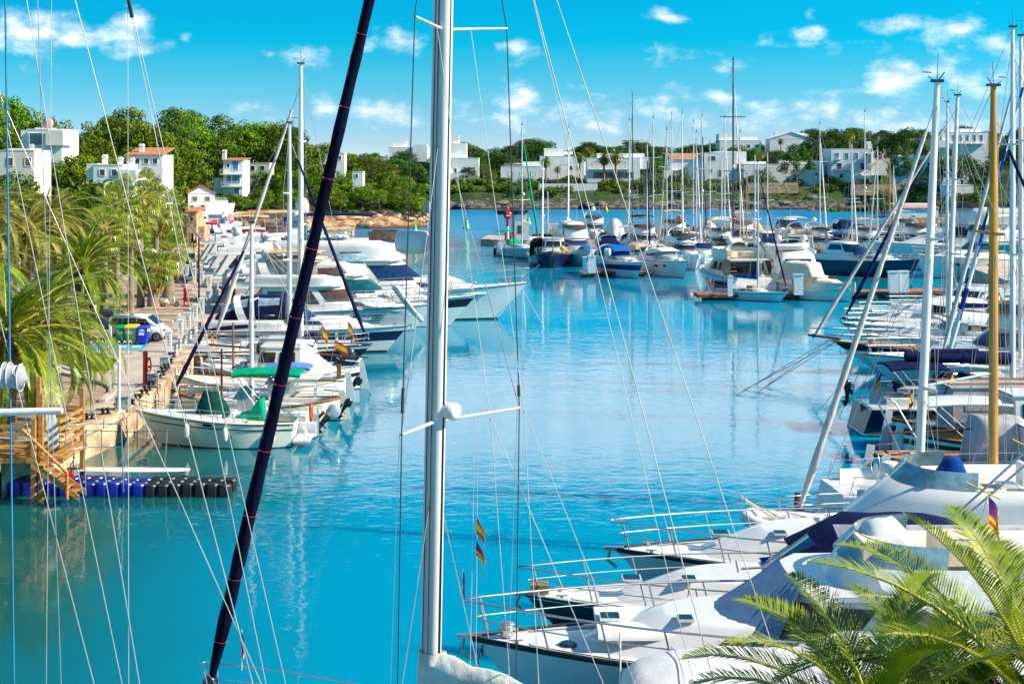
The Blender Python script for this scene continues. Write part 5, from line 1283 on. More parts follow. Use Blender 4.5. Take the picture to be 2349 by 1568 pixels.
house('white gabled house with brown shutters and a tiled roof', 432, 492, 443, 488, 262, 8, [(.25, .72, .9, .9, SHUB), (.72, .72, .9, .9, SHUB), (.15, .30, .6, .7), (.55, .25, .8, 1.2)], boxes=((1.0, 1.5, 0, .62, .5, 6),), roof=('gable', TERRA, 1.5), rot=.25, rails=((1.2, .62, 2.6, .6, -.4),), group=LG)
house('lilac rendered boat shed with a sloping roof line', 478, 530, 492, 532, 250, 8, [(.2, .3, .7, .9, STUC)], m=LILAC, roof=('mono', LILAC, 1.8), group=LG, rot=.15)
house('old ochre stone house with a rough roof at the quay end', 428, 450, 486, 575, 203, 5, [(.5, .82, .5, .6), (.4, .35, .9, 1.4, GOLD), (.75, .3, .8, 1.8, WHD)], m=PLAST, boxes=((1.0, 1.7, 0, .62, 1, 4.5), (-.8, .0, 0, .85, 1.5, 5)), roof=('mono', TERRA, .5), rails=((1.3, .28, 1.5, 1.0, .3),), group=LG)
k_ = house('small kiosk with a bright red awning on the quay', 484, 524, 512, 534, 238, 3, [(.5, .5, 1.5, .9, DARKW)], m=STUW, group=LG, cat='kiosk', name='kiosk')
MB().add([(-2.0, -1.2, 1.5), (2.0, -1.2, 1.5), (2.0, 3.2, 2.0), (-2.0, 3.2, 2.0), (-2.0, -1.2, 1.75), (2.0, -1.2, 1.75), (1.9, 3.2, 2.25), (-1.9, 3.2, 2.25)], [(3, 2, 1, 0), (4, 5, 6, 7), (0, 1, 5, 4), (1, 2, 6, 5), (3, 0, 4, 7)], 0).build('awning', REDR, k_)
house('ochre boathouse with a green door', 530, 556, 494, 533, 262, 7, [(.35, .36, 1.1, 2.0, GREEND), (.2, .85, .3, .4)], m=PLAST, roof=('mono', PLAST, .4), group='old boathouses on the quay', name='boathouse', cat='boathouse')
house('ochre boathouse with a pale door and an orange door', 557, 606, 492, 533, 262.2, 7, [(.28, .38, 1.5, 2.1, WHD), (.78, .38, 1.6, 2.1, ORD), (.25, .86, .3, .4), (.75, .86, .4, .5)], m=PLAST, roof=('mono', TERRA, .5), group='old boathouses on the quay', name='boathouse', cat='boathouse')
house('ruined pink boathouse closed off with red netting', 608, 672, 489, 533, 262.4, 6, [(.30, .25, 2.2, 1.5, REDN), (.75, .25, 1.8, 1.5, REDN), (.72, .68, 1.2, 1.0, DARKW), (.5, .72, .8, .6, GOLD)], m=mat('pink render', (.60, .36, .26), .95, var=.25, scale=.8, bump=.6, bscale=4), roof=('mono', PLAST, .3), group='old boathouses on the quay', name='boathouse', cat='boathouse')
house('small white tower house peeking out of the pines', 768, 790, 352, 376, 322, 4, [(.5, .6, .6, .8)], group=LG)
house('white garden wall house among the headland pines', 808, 832, 394, 412, 312, 4, [(.4, .5, .6, .8)], group=LG)
house('low pale house behind the blue shuttered house', 562, 618, 374, 396, 312, 6, row(2, .3, .7, .5, 1.0, 1.0), m=STUW, group=LG)
# ------------------------------------------------------------------ trees on both shores
used = []
PG = 'pines on the left hillside'; FGP = 'trees above the far shore'
KINDS = ('broad umbrella pine', 'tall umbrella pine', 'round bushy pine', 'dark slender pine', 'compact round pine', 'wide spreading pine')
def pine_at(px, yt, D, label, grp, i=None, gfn=zl, ws=1.0):
    if gfn is zl:
        for x0, x1, y0, y1, Dh, dp in HB:
            rp = 5.5*F/D
            if Dh-60 < D < Dh+dp+9 and px+rp > x0 and px-rp < x1 and yt < y0+(y1-y0)*.5: D = Dh+dp+10
    q = A(px, yt, D); g = gfn(q[0], D); i = rnd.randrange(6) if i is None else i
    hp_ = PINES[i][2]; s = clamp((q[2]-g)/hp_, .45, 1.75); ws *= 1/max(1, s/1.25)
    if q[2]-g < 2: return
    return tree(i, q[0], D, q[2]-hp_*s if s > .46 else g, s*ws, label % KINDS[i] if '%' in label else label, grp, sz=1/ws)
SKY = [(10,215,250),(42,222,255),(120,230,250),(98,242,243),(-20,240,240),(215,240,270),(255,234,275),(295,243,265),(330,258,260),(352,270,265),(385,250,285),(420,250,300),(450,256,290),(490,265,300),(520,270,290),(560,273,300),(598,280,305),(640,276,310),(665,288,300),(705,318,300),(738,328,305),(770,352,316),(800,350,318),(830,352,325),(860,357,330),(885,362,330),(905,385,318),(932,402,316),(956,422,312),(970,442,309),(945,432,306)]
MID = [(165,340,160),(185,350,165),(212,310,238),(262,300,252),(300,310,264),(345,325,266),(375,305,275),(415,318,285),(462,335,290),(335,296,270),(485,305,305),(470,362,300),(604,330,300),(642,330,300),(604,388,296),(622,398,290),(662,372,300),(700,376,300),(740,388,303),(782,388,304),(822,385,306),(852,398,306),(884,395,308),(912,412,306),(602,425,282),(562,300,305),(632,303,308),(690,420,296),(735,425,298),(780,430,300),(830,425,302),(870,432,303),(110,360,175),(205,420,150),(30,400,180),(250,420,190),(520,300,314),(360,360,235),(400,340,252),(660,430,285),(540,335,316)]
for i, (x, y, D) in enumerate(SKY):
    where = 'at the far left' if x < 160 else 'behind the villas' if x < 370 else 'over the hill crest' if x < 600 else 'near the headland' if x < 800 else 'on the headland tip'
    pine_at(x, y, D, 'pine standing on the left skyline %s' % where, PG)
LOWT = [(60,352,222),(98,346,220),(130,350,218),(158,345,222),(20,388,200),(50,392,196),(85,388,202),(-20,392,200),(210,414,202),(245,416,200),(280,412,203),(300,388,232),(335,390,230),(372,386,234),(395,392,236),(500,446,268),(545,452,270),(570,440,280),(590,420,300),(628,404,303),(785,380,312),(822,414,305)]
for x, y, D in LOWT: pine_at(x, y, D, 'low bushy tree growing in front of a left hillside house', PG, rnd.choice((2, 4)), ws=1.1)
for i, (x, y, D) in enumerate(MID):
    where = 'among the left hillside houses' if x < 480 else 'on the slope above the boathouses' if x < 700 else 'on the slope of the rocky headland'
    pine_at(x, y, D, 'pine growing %s' % where, PG)
def ok_house(x, y):
    return True
rg = random.Random(11); k = 0
for _ in range(60):
    x, y = rg.uniform(-140, -40), rg.uniform(305, 400)
    if sdist(PL, x, y) < 10: continue
    tree(rg.randrange(6), x, y, zl(x, y)-.3, rg.uniform(.7, 1.05), 'pine in the wood covering the left hill', PG)
for x in range(866, 2360, 12):
    yt = 334+9*sin(x*.05)+rg.uniform(-10, 8)
    if x > 1690: yt -= 10+20*sstep(1780, 1900, x)
    if x < 1040: yt += 22
    pine_at(x+rg.uniform(-8, 8), yt, rg.uniform(512, 600), 'tree in the skyline wood of the far shore', FGP, gfn=zf, ws=1.25, i=rnd.choice((2, 4, 0, 5, 2)))
for x in range(880, 2300, 22):
    pine_at(x+rg.uniform(-10, 10), 352-14*sstep(1700, 1900, x)+rg.uniform(-9, 10), rg.uniform(488, 520), 'bushy tree behind the white far shore houses', FGP, gfn=zf, ws=1.15, i=rnd.choice((2, 4, 2, 5)))
for (x, y, D, i, l) in ((1826,328,455,0,'umbrella pine in front of the long low white house'),(1690,330,500,1,'dark pine beside the hilltop house with solar panels'),(1870,300,480,5,'wide pine left of the cube house on the skyline'),(1910,292,490,0,'tall umbrella pine rising behind the cube house'),(1955,294,495,1,'slim crowned pine right of the small palm'),(1985,302,500,2,'round pine behind the cube house roof'),(2040,300,455,0,'umbrella pine on the skyline right of the cube house'),(2085,292,450,5,'wide pine left of the hilltop villa'),(2075,318,440,2,'bushy pine in front of the hilltop villa terrace'),(2210,286,470,0,'pine crown behind the hilltop villa'),(2120,392,390,2,'rounded pine on the right slope above the boat shed'),(2090,400,400,4,'small pine on the right slope beside a terrace wall'),(2160,360,395,5,'wide pine hanging over the right slope'),(2205,352,385,0,'pine behind the tall white mast'),(2250,372,372,2,'shady pine in the right wood'),(2290,340,380,1,'tall pine by the wooden mast'),(2325,330,372,5,'wide pine at the right picture edge'),(2345,300,400,0,'highest pine at the right picture edge'),(2345,400,340,2,'low pine at the right picture edge'),(2270,420,340,4,'low round pine above the right shore wall'),(2310,430,332,2,'bushy pine above the right shore wall'),(2225,440,335,0,'pine crown just above the right hand yachts'),(1072,382,470,0,'leaning pine in front of the loggia villa'),(1110,375,478,5,'wide pine left of the low shaded house'),(1055,352,492,2,'dark bushy pine beside the central mast'),(1140,352,498,0,'umbrella pine above the low shaded house'),(1500,392,455,4,'small pine right of the wide villa'),(1460,372,470,2,'pine beside the wide villa'),(1560,375,462,4,'small pine at the terracotta house'),(955,372,470,0,'pine in front of the skyline block house'),(935,352,480,2,'pine left of the skyline block house'),(910,362,470,5,'wide pine below the skyline block house'),(985,380,462,4,'small pine by the far shore steps'),(1745,372,450,4,'small pine left of the long low house'),(1720,340,490,5,'pine above the long low house'),(2030,420,415,2,'shrubby pine right of the cube house')):
    pine_at(x, y, D, l, FGP, i, zf)
FPS = palm_meshes(feather_palm(8, 6.0, .25, 40, 3.0, 20, .12, .5, droop=1.9), PTRG, [FROND, RACH])
for (x, yt, yb, D, l) in ((1385,352,408,458,'slim palm left of the wide villa balcony'),(1412,345,410,455,'tall palm in front of the wide villa'),(1330,352,398,464,'palm beside the cubic white house'),(1252,362,408,458,'bushy palm at the low shaded house'),(1278,382,412,455,'short palm on the hedge slope'),(1948,302,345,474,'small palm on the skyline behind the cube house'),(1350,342,390,480,'palm rising behind the wide villa'),(2180,340,372,420,'palm on the terrace of the hilltop villa'),(2152,345,375,424,'second palm on the hilltop villa terrace'),(1742,348,386,470,'little palm by the long low house'),(1790,318,345,500,'palm on the skyline by the sloping gable house'),(1128,392,432,452,'low spiky palm on the slope by the steps')):
    a, b = A(x, yt, D), A(x, yb, D); s = (a[2]-b[2])/7.0
    palm(FPS, a[0], D, b[2], s, x*.3, l, 'palms on the far shore', 'palm_tree')
# shrubs and hedges
for i in range(165):
    x = rg.uniform(860, 2340); d = rg.uniform(3.5, 32)
    X = (x-CX)*440/F; Y = 440
    for _ in range(60):
        if sdist(PF, X, Y) > d: break
        Y += 2
    if x > 2060:
        Y = 300; X = (x-CX)*320/F
        for _ in range(60):
            if sdist(PF, X, Y) > d: break
            Y += 2
    shrub(rg.randrange(4), X, Y, zf(X, Y)-.25, rg.uniform(1.6, 3.2), 'green shrub on the far shore slope', 'shrubs on the far shore slope', sz=.8)
for i in range(85):
    for _ in range(50):
        X, Y = rg.uniform(-75, -18), rg.uniform(256, 330)
        if 3.5 < sdist(PL, X, Y) < 26: break
    shrub(rg.randrange(4), X, Y, zl(X, Y)-.25, rg.uniform(.9, 2.2), 'scrubby bush on the left headland slope', 'bushes on the left headland', sz=.8)
for i in range(26):
    px, py = rg.uniform(80, 370), rg.uniform(455, 560); D = rg.uniform(150, 200); X = (px-CX)*D/F
    shrub(rg.randrange(4), X, D, max(QZ, zl(X, D))-.2, rg.uniform(1.2, 2.4), 'garden bush behind the left palms', 'garden bushes behind the palms')
for n_, fn, bx_ in (('undergrowth', zf, (-40, 190, 440, 500)), ('undergrowth', zl, (-78, -17, 256, 335))):
    m_ = MB(); P_ = PF if fn is zf else PL
    for _ in range(11000):
        X, Y = rg.uniform(bx_[0], bx_[1]), rg.uniform(bx_[2], bx_[3])
        if fn is zf and X > 95: Y -= rg.uniform(0, 140)
        d = sdist(P_, X, Y)
        if d < 3.2+2*nz3(X, Y, .2): continue
        if nz3(X, Y, .11, 5) < -.12: continue
        z = fn(X, Y)+rg.uniform(0, .5); a = rg.uniform(0, 6.28); s_ = rg.uniform(.3, .75)
        m_.add([(X-s_*cos(a), Y-s_*sin(a), z), (X+s_*.4*sin(a), Y-s_*.4*cos(a), z+s_*.5), (X+s_*cos(a), Y+s_*sin(a), z+rg.uniform(0, .5)), (X-s_*.4*sin(a), Y+s_*.4*cos(a), z+.2)], [(0, 1, 2, 3)], 0)
    tag(m_.build(n_, LEAFS), 'low scrub cover on the %s' % ('far shore slope' if fn is zf else 'left headland'), 'undergrowth', kind='stuff')
# loose rocks along the left headland
RK1 = mat('headland rock', (.55, .36, .20), .95, var=.3, scale=.9, col2=(.24, .13, .06), bump=1, bscale=2)
RK2 = mat('far rock', (.20, .16, .13), .95, var=.3, scale=.5, col2=(.05, .04, .038), bump=1, bscale=1.2)  # boulders share the far cliff's tones, darkened to hold its shade
def rock_mesh(seed, m):
    r = random.Random(seed); mb = MB(); mb.ball((0, 0, 0), (1, 1, 1), 10, 7)
    mb.v = [vmul(v, 1+.35*noise.noise(Vector(v)*1.6+Vector((seed, 0, 0)))+.15*noise.noise(Vector(v)*4)) for v in mb.v]; mb.sm = [False]*len(mb.sm)
    return mesh_of(mb, 'rock', m)
RMS = [rock_mesh(i, RK1) for i in range(4)]; RMF = [rock_mesh(9+i, RK2) for i in range(4)]
for i in range(120):
    far = i >= 80
    for _ in range(80):
        if far: X, Y = rg.uniform(-30, 128), rg.uniform(434, 450)
        else: X, Y = rg.uniform(-55, -14), rg.uniform(264, 325)
        d = sdist(PF if far else PL, X, Y)
        if -.8 < d < 4.5: break
    s = rg.uniform(.5, 1.5)*(1.5 if far else 1)
    o = bpy.data.objects.new('rock', (RMF if far else RMS)[i % 4]); COL.objects.link(o); o.location = (X, Y, max(0, (zf if far else zl)(X, Y))*.8-.1); o.scale = (s*rg.uniform(.8, 2.0), s, s*(rg.uniform(.3, .5) if far else rg.uniform(.5, .8))); o.rotation_euler = (0, 0, rg.uniform(-.6, .6))
    tag(o, 'grey brown boulder at the foot of the far cliff' if far else 'orange brown boulder on the left headland shore', 'rock', 'boulders under the far cliff' if far else 'boulders along the left headland')
# ------------------------------------------------------------------ boat types
def dirv(h): return (cos(R(h)), sin(R(h)))
def fittings(b, z=None):
    L, B = b.L, b.B; d = lambda x: b.dk(x)
    for x, y, r in ((.30*L, 0, .26), (.20*L, .16*B, .2)):
        zz = d(x)+.055*L*(.9 if x < .25*L else .62); MB().box((x, y, zz), (r*2, r*2, .06), 0).box((x, y, zz+.035), (r*1.7, r*1.7, .02), 1).build('deck_hatch', [WHITE, GLASS], b.o)
    for t in (.93, .60, .12):
        for sd in (1, -1):
            q = b.hp(t, b.sheer(t), sd); MB().tube([(q[0]-.16, q[1]-sd*.12, q[2]+.07), (q[0]+.16, q[1]-sd*.12, q[2]+.07)], .022, 5).box((q[0], q[1]-sd*.12, q[2]+.02), (.1, .05, .08), 0).build('cleat', STEEL, b.o)
    m = MB()
    for sd in (1, -1):
        rings = []
        for i in range(9):
            t = .45+.46*i/8; q = b.hp(t, b.sheer(t), sd); rings.append([(q[0], sd*max(.02, abs(q[1])-.22), q[2]-.01), (q[0], sd*max(.01, abs(q[1])-.22-.10*B*(1-t)**.5), q[2]+.012)])
        m.loft(rings, 0)
    m.build('non_slip_deck', LGREY, b.o)
    if b.lod > 1:
        m = MB()
        for sd in (1, -1): m.tube([b.hp(t, b.sheer(t)*.965, sd, .02) for t in [i/18 for i in range(19)]], .03, 5)
        m.build('rub_rail', RUB, b.o)
def sport(label, at, head, L, B=None, anchor='stem', hull=WHITE, stripe=None, boot=None, rail=None, deck=WHITE, canopy=None, cwin=True, arch=True, archm=None, glass=GLASSB, group=None, lod=1, hw=True, s0=.52, s1=.8, fs=None, fb=None, railr=.022, bim=None, dome=False, anti=ANTI, hard=None, platform=True, cov=None, name='sport_cruiser', seats=True):
    B = B or L*.30; b = Boat(name, label, 'motorboat', L, B, fs or L*.088, fb or L*.128, at, head, anchor, group=group, lod=lod, flare=.6, wl=.86)
    b.hull(hull, stripe, anti, boot, rail, s0, s1); b.deck(deck)
    z = b.dk(0)
    b.cabin(-.06*L, .37*L, .60*B, z-.08, z+.052*L, nose=.26*L, rf=.16*L, rb=0, tum=.16, m=deck, name='foredeck_trunk', wins=((.10, .42, .45, .75, .06),), glass=glass)
    b.bulwark(-.43*L, .02*L, .80*B, z-.15, z+.045*L, deck, nose=.14*L, rf=.05*L, name='cockpit_coaming')
    b.screen(-.10*L, .07*L, .74*B, z+.045*L, z+.115*L, glass, rf=.10*L, nose=.13*L, a0=.18)
    if seats:
        m = MB(); m.box((-.36*L, 0, z+.02*L), (.09*L, .6*B, .05*L), 0); m.box((-.12*L, .16*B, z+.03*L), (.05*L, .16*B, .07*L), 0); m.box((-.20*L, -.2*B, z+.02*L), (.12*L, .14*B, .05*L), 0); m.build('cockpit_seat', CCREAM, b.o)
    if platform: MB().box((-.5*L-.02*L, 0, .30), (.07*L, .78*B, .07), 0).build('swim_platform', TEAK, b.o)
    if hw:
        b.hullwin(.52, .60, .60, .74, GLASS); b.hullwin(.68, .73, .62, .75, GLASS)
    if arch: b.arch(-.26*L, .82*B, z+.03*L, .125*L, -.05*L, archm or deck, .022*L)
    if canopy: b.canopy(-.40*L, .0, .74*B, .70*B, z+.045*L, z+.085*L, .11*L, .07*L, canopy, back=.35, front=.25, wins=((1, 3, 1, 3), (4, 6, 1, 3)) if cwin else None, glass=GLASSL)
    if cov: b.canopy(-.44*L, .06*L, .80*B, .66*B, z+.03*L, z+.10*L, .07*L, .05*L, cov, name='cockpit_cover', back=.3, front=.3)
    if bim: b.bimini(-.32*L, -.08*L, .7*B, z+.20*L, z+.05*L, bim)
    if hard: b.cabin(-.34*L, .03*L, .72*B, z+.04*L, z+.155*L, nose=.15*L, rf=.13*L, rb=.02*L, tum=.16, m=hard, name='hardtop', wins=((.05, .42, .40, .82, .05), (.46, 1, .25, .85)), glass=glass)
    b.rail(.40, .97, .048*L, 6, railr, pulpit=.03*L)
    if dome: b.dome(-.28*L, 0, z+.155*L, .025*L+.05)
    fittings(b)
    MB().box((.5*L-.02, 0, b.fb-.02), (.5, .14, .08), 0).tube([(.5*L+.1, 0, b.fb-.05), (.5*L+.2, 0, b.fb-.3), (.5*L-.05, 0, b.fb-.55)], .05, 6).build('anchor', STEEL, b.o)
    return b
def fly(label, at, head, L, B=None, anchor='stem', hull=WHITE, stripe=None, boot=None, rail=None, sup=WHITE, glass=GLASS, group=None, lod=1, bim=None, domes=1, arch=True, hw=True, anti=ANTI, fs=None, fb=None, railr=.022, flyc=None, s0=.5, s1=.74, aft=True, fglass=GLASSBR, name='motor_yacht', flyh=.055, aerial=True, gw=(.30, .80), h=None, fx=0.0, flyrf=None):
    B = B or L*.285; b = Boat(name, label, 'motor yacht', L, B, fs or L*.098, fb or L*.15, at, head, anchor, group=group, lod=lod, flare=.62, wl=.86, sr=.02*L)
    b.hull(hull, stripe, anti, boot, rail, s0, s1); b.deck(sup)
    z = b.dk(-.1*L); h = h or .115*L
    b.cabin(.02*L, .38*L, .62*B, z-.05, z+.055*L, nose=.24*L, rf=.15*L, rb=0, tum=.18, m=sup, name='foredeck_trunk', wins=((.15, .45, .4, .7, .05),), glass=glass)
    b.cabin(-.31*L, .20*L, .80*B, z-.1, z+h, nose=.20*L, rf=.15*L, rb=.0, tum=.14, m=sup, name='saloon', glass=glass, wins=((.04, .26, *gw, .02), (.28, .52, gw[0]+.02, gw[1], .07), (.60, 1, .42, .86)), over=.0)
    MB().prism([(-.43*L, .40*B), (-.28*L, .41*B), (.02*L, .37*B), (.06*L, .2*B), (.06*L, -.2*B), (.02*L, -.37*B), (-.28*L, -.41*B), (-.43*L, -.40*B)], z+h-.03, z+h+.07, 0).build('flybridge_deck', sup, b.o)
    b.bulwark(-.36*L, (.07+fx)*L, .76*B, z+h+.07, z+h+flyh*L, sup, nose=.16*L, rf=.02*L if flyrf is None else flyrf, floor=False)
    fx -= (flyrf or 0)/L
    b.screen((-.08+fx)*L, (.075+fx)*L, .70*B, z+h+flyh*L, z+h+flyh*L+.03*L, fglass, rf=.03*L, nose=.13*L, a0=.15, name='flybridge_windscreen')
    m = MB(); m.box((-.06*L, .12*B, z+h+.035*L), (.04*L, .2*B, .06*L), 0); m.box((-.22*L, -.15*B, z+h+.03*L), (.1*L, .3*B, .03*L), 0); m.box((-.26*L, .2*B, z+h+.035*L), (.14*L, .12*B, .04*L), 0); m.build('flybridge_seat', CCREAM, b.o)
    m = MB()
    for sd in (1, -1): m.plate([(-.43*L, sd*.39*B, z), (-.40*L, sd*.39*B, z), (-.31*L, sd*.39*B, z+h), (-.36*L, sd*.39*B, z+h)], (0, sd, 0), .06)
    m.build('flybridge_support', sup, b.o)
    if aft: b.aftwin(-.313*L, .62*B, z-.02, z+h*.82, glass)
    MB().box((-.47*L, 0, z*.55), (.06*L, .7*B, z*.9), 0).build('transom_locker', sup, b.o)
    MB().box((-.52*L, 0, .32), (.07*L, .82*B, .08), 0).build('swim_platform', TEAK, b.o)
    if hw:
        for t in (.50, .62, .73): b.hullwin(t, t+.045, .56, .70, glass)
    zt = z+h+.03*L
    if arch: b.arch(-.28*L, .78*B, zt, .10*L, -.045*L, sup, .024*L)
    if bim: b.bimini(-.30*L, -.04*L, .66*B, zt+.125*L, zt, bim)
    for k in range(domes):
        y = (0 if domes == 1 else (-.28*B, .28*B)[k % 2]); b.dome(-.31*L, y, zt+(.10 if domes == 1 else .085)*L, .022*L+.06)
    if aerial: b.aerial(-.30*L, .25*B, zt+.08*L, .14*L, .022)
    if flyc: b.canopy(-.34*L, .06*L, .72*B, .6*B, zt, zt, .05*L, .05*L, flyc, name='flybridge_cover', back=.3, front=.5)
    b.rail(.38, .97, .050*L, 7, railr, pulpit=.02*L)
    fittings(b)
    MB().box((.5*L-.05, 0, b.fb-.03), (.6, .16, .09), 0).tube([(.5*L+.1, 0, b.fb-.06), (.5*L+.15, 0, b.fb-.4), (.5*L-.12, 0, b.fb-.6)], .06, 6).build('anchor', STEEL, b.o)
    return b
def sail(label, mast, D, head, L=None, hull=WHITE, stripe=None, boot=None, deck=WHITE, furl=CWHITE, cover=CNAVY, hood=CNAVY, bim=None, m=ALU, r=.105, mx=.08, group=None, lod=1, spr=(.38, .68), wr=.016, fr=.12, twist=None, dome=.45, anti=ANTI, flag=None, boomb=True, lean=0.0, name='sailing_yacht', h=None, s0=.72, s1=.82, rail=None, bow=None, bowx=None, sternx=None):
    q = A(mast[0], mast[1], D); z0 = 1.35
    L = L or (q[2]-1.3)*.70; B = L*.30; d = dirv(head); mxx = mx*L
    if bowx is not None: mxx = L/2-abs(q[0]-bowx)
    if sternx is not None: mxx = abs(q[0]-sternx)-L/2
    b = Boat(name, label, 'sailing yacht', L, B, L*.098, L*.125, (q[0]-d[0]*mxx, q[1]-d[1]*mxx), head, 'mid', group=group, lod=lod, flare=.5, wl=.80, tw=.72, full=2.0, sr=.03*L)
    b.hull(hull, stripe, anti, boot, rail, s0, s1); b.deck(deck)
    z = b.dk(0)
    b.cabin(-.12*L, .27*L, .56*B, z-.06, z+.036*L, nose=.22*L, rf=.10*L, rb=.0, tum=.2, m=deck, name='coachroof', wins=((.08, .30, .35, .75, .03), (.34, .52, .35, .72, .03)))
    b.bulwark(-.42*L, -.12*L, .64*B, z-.2, z+.025*L, deck, nose=.02*L, rf=0, name='cockpit_coaming')
    m_ = MB().tube([(-.34*L, .04*L*cos(2*pi*i/14), z+.06*L+.04*L*sin(2*pi*i/14)) for i in range(15)], .022, 5); m_.tube([(-.33*L, 0, z-.1), (-.34*L, 0, z+.06*L)], .07, 6); m_.build('steering_wheel', STEEL, b.o)
    if hood: b.canopy(-.20*L, -.07*L, .56*B, .52*B, z+.02*L, z+.03*L, .075*L, .05*L, hood, name='sprayhood', back=0, front=.7)
    if bim: b.bimini(-.46*L, -.24*L, .60*B, z+.17*L, z+.02*L, bim)
    b.rail(.02, .97, .045*L+.1, 8, .018, pulpit=.0)
    mb = MB()
    b.rig(mxx, h or q[2]-z-.1, r, z+.02*L, m, spr, None, bow, furl, fr, .03, .90, .36*L if boomb else 0, cover, 1.05, True, wr, lean, True, twist, dome)
    return b
def llaut(label, at, head, L, anchor='bow', hull=WHITE, stripe=None, deck=WHITE, cab=None, wood=WOOD, group=None, lod=1, awning=None, cover=None, mastm=None, boot=None, rudder=True, open_=False, B=None, cabm=WHITE, name='fishing_boat', canh=.13, cabx=(-.20, .12), glass=GLASS, cat='fishing boat'):
    """Majorcan double-ended boat: upswept ends, wooden rail, tall stem post, hung rudder"""
    B = B or L*.36; b = Boat(name, label, cat, L, B, L*.135, L*.155, at, head, anchor, rake=L*.05, dbl=True, group=group, lod=lod, flare=.35, wl=.80, mid=L*.10)
    b.hull(hull, stripe, ANTI, boot, wood, .62, .80); b.deck(deck, .03, .97, dz=-.16 if open_ else -.06)
    z = b.dk(0)
    r = MB()
    for sd in (1, -1): r.tube([vadd(b.hp(t, b.sheer(t), sd), (0, 0, .03)) for t in [i/16 for i in range(17)]], .045, 6)
    r.build('wooden_rail', wood, b.o)
    MB().tube([(L/2-.05, 0, b.fb-.5), (L/2+.02, 0, b.fb+.15), (L/2+.0, 0, b.fb+.42)], [.08, .08, .05], 6).build('stem_post', wood, b.o)
    if rudder:
        MB().plate([(-L/2-.06, -.04, -.3), (-L/2+.1, -.04, b.fs+.35), (-L/2-.22, -.04, b.fs+.40), (-L/2-.55, -.04, .1), (-L/2-.55, -.04, -.3)], (0, 1, 0), .09).build('rudder', hull, b.o)
        MB().tube([(-L/2-.1, 0, b.fs+.33), (-L/2+.9, 0, b.fs+.42)], .035, 6).build('tiller', wood, b.o)
    MB().box((.18*L, 0, z+.10), (.16*L, .32*B, .16), 0).build('hatch', cabm, b.o)
    if cab:
        x0, x1 = cabx; h = cab*L
        b.cabin(x0*L, x1*L, .60*B, z-.1, z+h, nose=.06*L, rf=.05*L, rb=.0, tum=.08, e=3.4, m=cabm, name='wheelhouse', glass=glass, wins=((.10, .38, .50, .86), (.45, .78, .50, .86), (.82, 1, .50, .88)), over=.10)
    if awning:
        x0, x1, zz_, mm = awning; b.bimini(x0*L, x1*L, .62*B, z+zz_*L, z, mm, th=.10)
    if cover: b.canopy(-.40*L, .30*L, .80*B, .6*B, z+.05, z+.08, canh*L, canh*L*.8, cover, name='boat_cover', back=.15, front=.3)
    if mastm:
        MB().tube([(.24*L, 0, z), (.24*L, 0, z+mastm*L)], [.07, .05], 8).build('mast', DWOOD, b.o)
        MB().tube([(.40*L, .1, z+mastm*L*.55), (-.52*L, -.05, z+mastm*L*.40)], [.05, .035], 7).build('lateen_yard', DWOOD, b.o)
    b.rail(.58, .94, .055*L, 3, .018, mids=0, pulpit=0, close=False)
    return b
def dayboat(label, at, head, L, anchor='bow', hull=WHITE, stripe=None, deck=WHITE, console=True, bim=None, group=None, eng=None, etilt=.0, engm=ENGD, lod=1, cab=False, boot=None, name='day_boat', fold=False, rail=True, anti=ANTI, B=None, s0=.55, s1=.75, legm=BLACK):
    B = B or L*.33; b = Boat(name, label, 'motorboat', L, B, L*.105, L*.15, at, head, anchor, group=group, lod=lod, flare=.5, wl=.84)
    b.hull(hull, stripe, anti, boot, None, s0, s1); b.deck(deck, .34 if not cab else .30); b.deck(LGREY, .02, .36, name='cockpit_sole', dz=-.32)
    z = b.dk(0)
    b.cabin(.0, .38*L, .55*B, z-.05, z+.05*L, nose=.2*L, rf=.1*L, rb=0, tum=.2, m=deck, name='cuddy', wins=((.12, .42, .35, .75, .04),))
    if console:
        MB().box((-.05*L, 0, z+.04*L), (.10*L, .22*B, .16*L), 0).build('console', deck, b.o)
        b.screen(-.10*L, .03*L, .34*B, z+.11*L, z+.18*L, GLASSL, rf=.05*L, nose=.08*L, a0=.2)
        MB().tube([(-.115*L, .035*L*cos(2*pi*i/12), z+.10*L+.035*L*sin(2*pi*i/12)) for i in range(13)], .02, 5).build('steering_wheel', BLACK, b.o)
    m = MB(); m.box((-.38*L, 0, z-.02*L), (.10*L, .7*B, .06*L), 0); m.box((-.20*L, 0, z), (.07*L, .3*B, .09*L), 0); m.build('seat', CWHITE, b.o)
    if cab: b.cabin(-.14*L, .16*L, .62*B, z, z+.20*L, nose=.08*L, rf=.09*L, rb=0, tum=.12, m=deck, name='wheelhouse', wins=((.1, .45, .45, .85, .03), (.5, .8, .45, .85), (.84, 1, .45, .87)), over=.06)
    if bim: b.bimini(-.40*L, .02*L, .62*B, z+.27*L, z, bim, th=.16 if fold else .08)
    if eng: b.outboard(-.5*L-.05, 0, .10*L+.1, eng, engm, etilt, legm)
    if rail: b.rail(.55, .97, .06*L, 4, .018, mids=0, pulpit=.04*L)
    return b
# ------------------------------------------------------------------ boats on the left quay
LB = 'boats moored along the left quay'
def Wp(px, py, z=0.0): p = W(px, py, z); return (p[0], p[1])
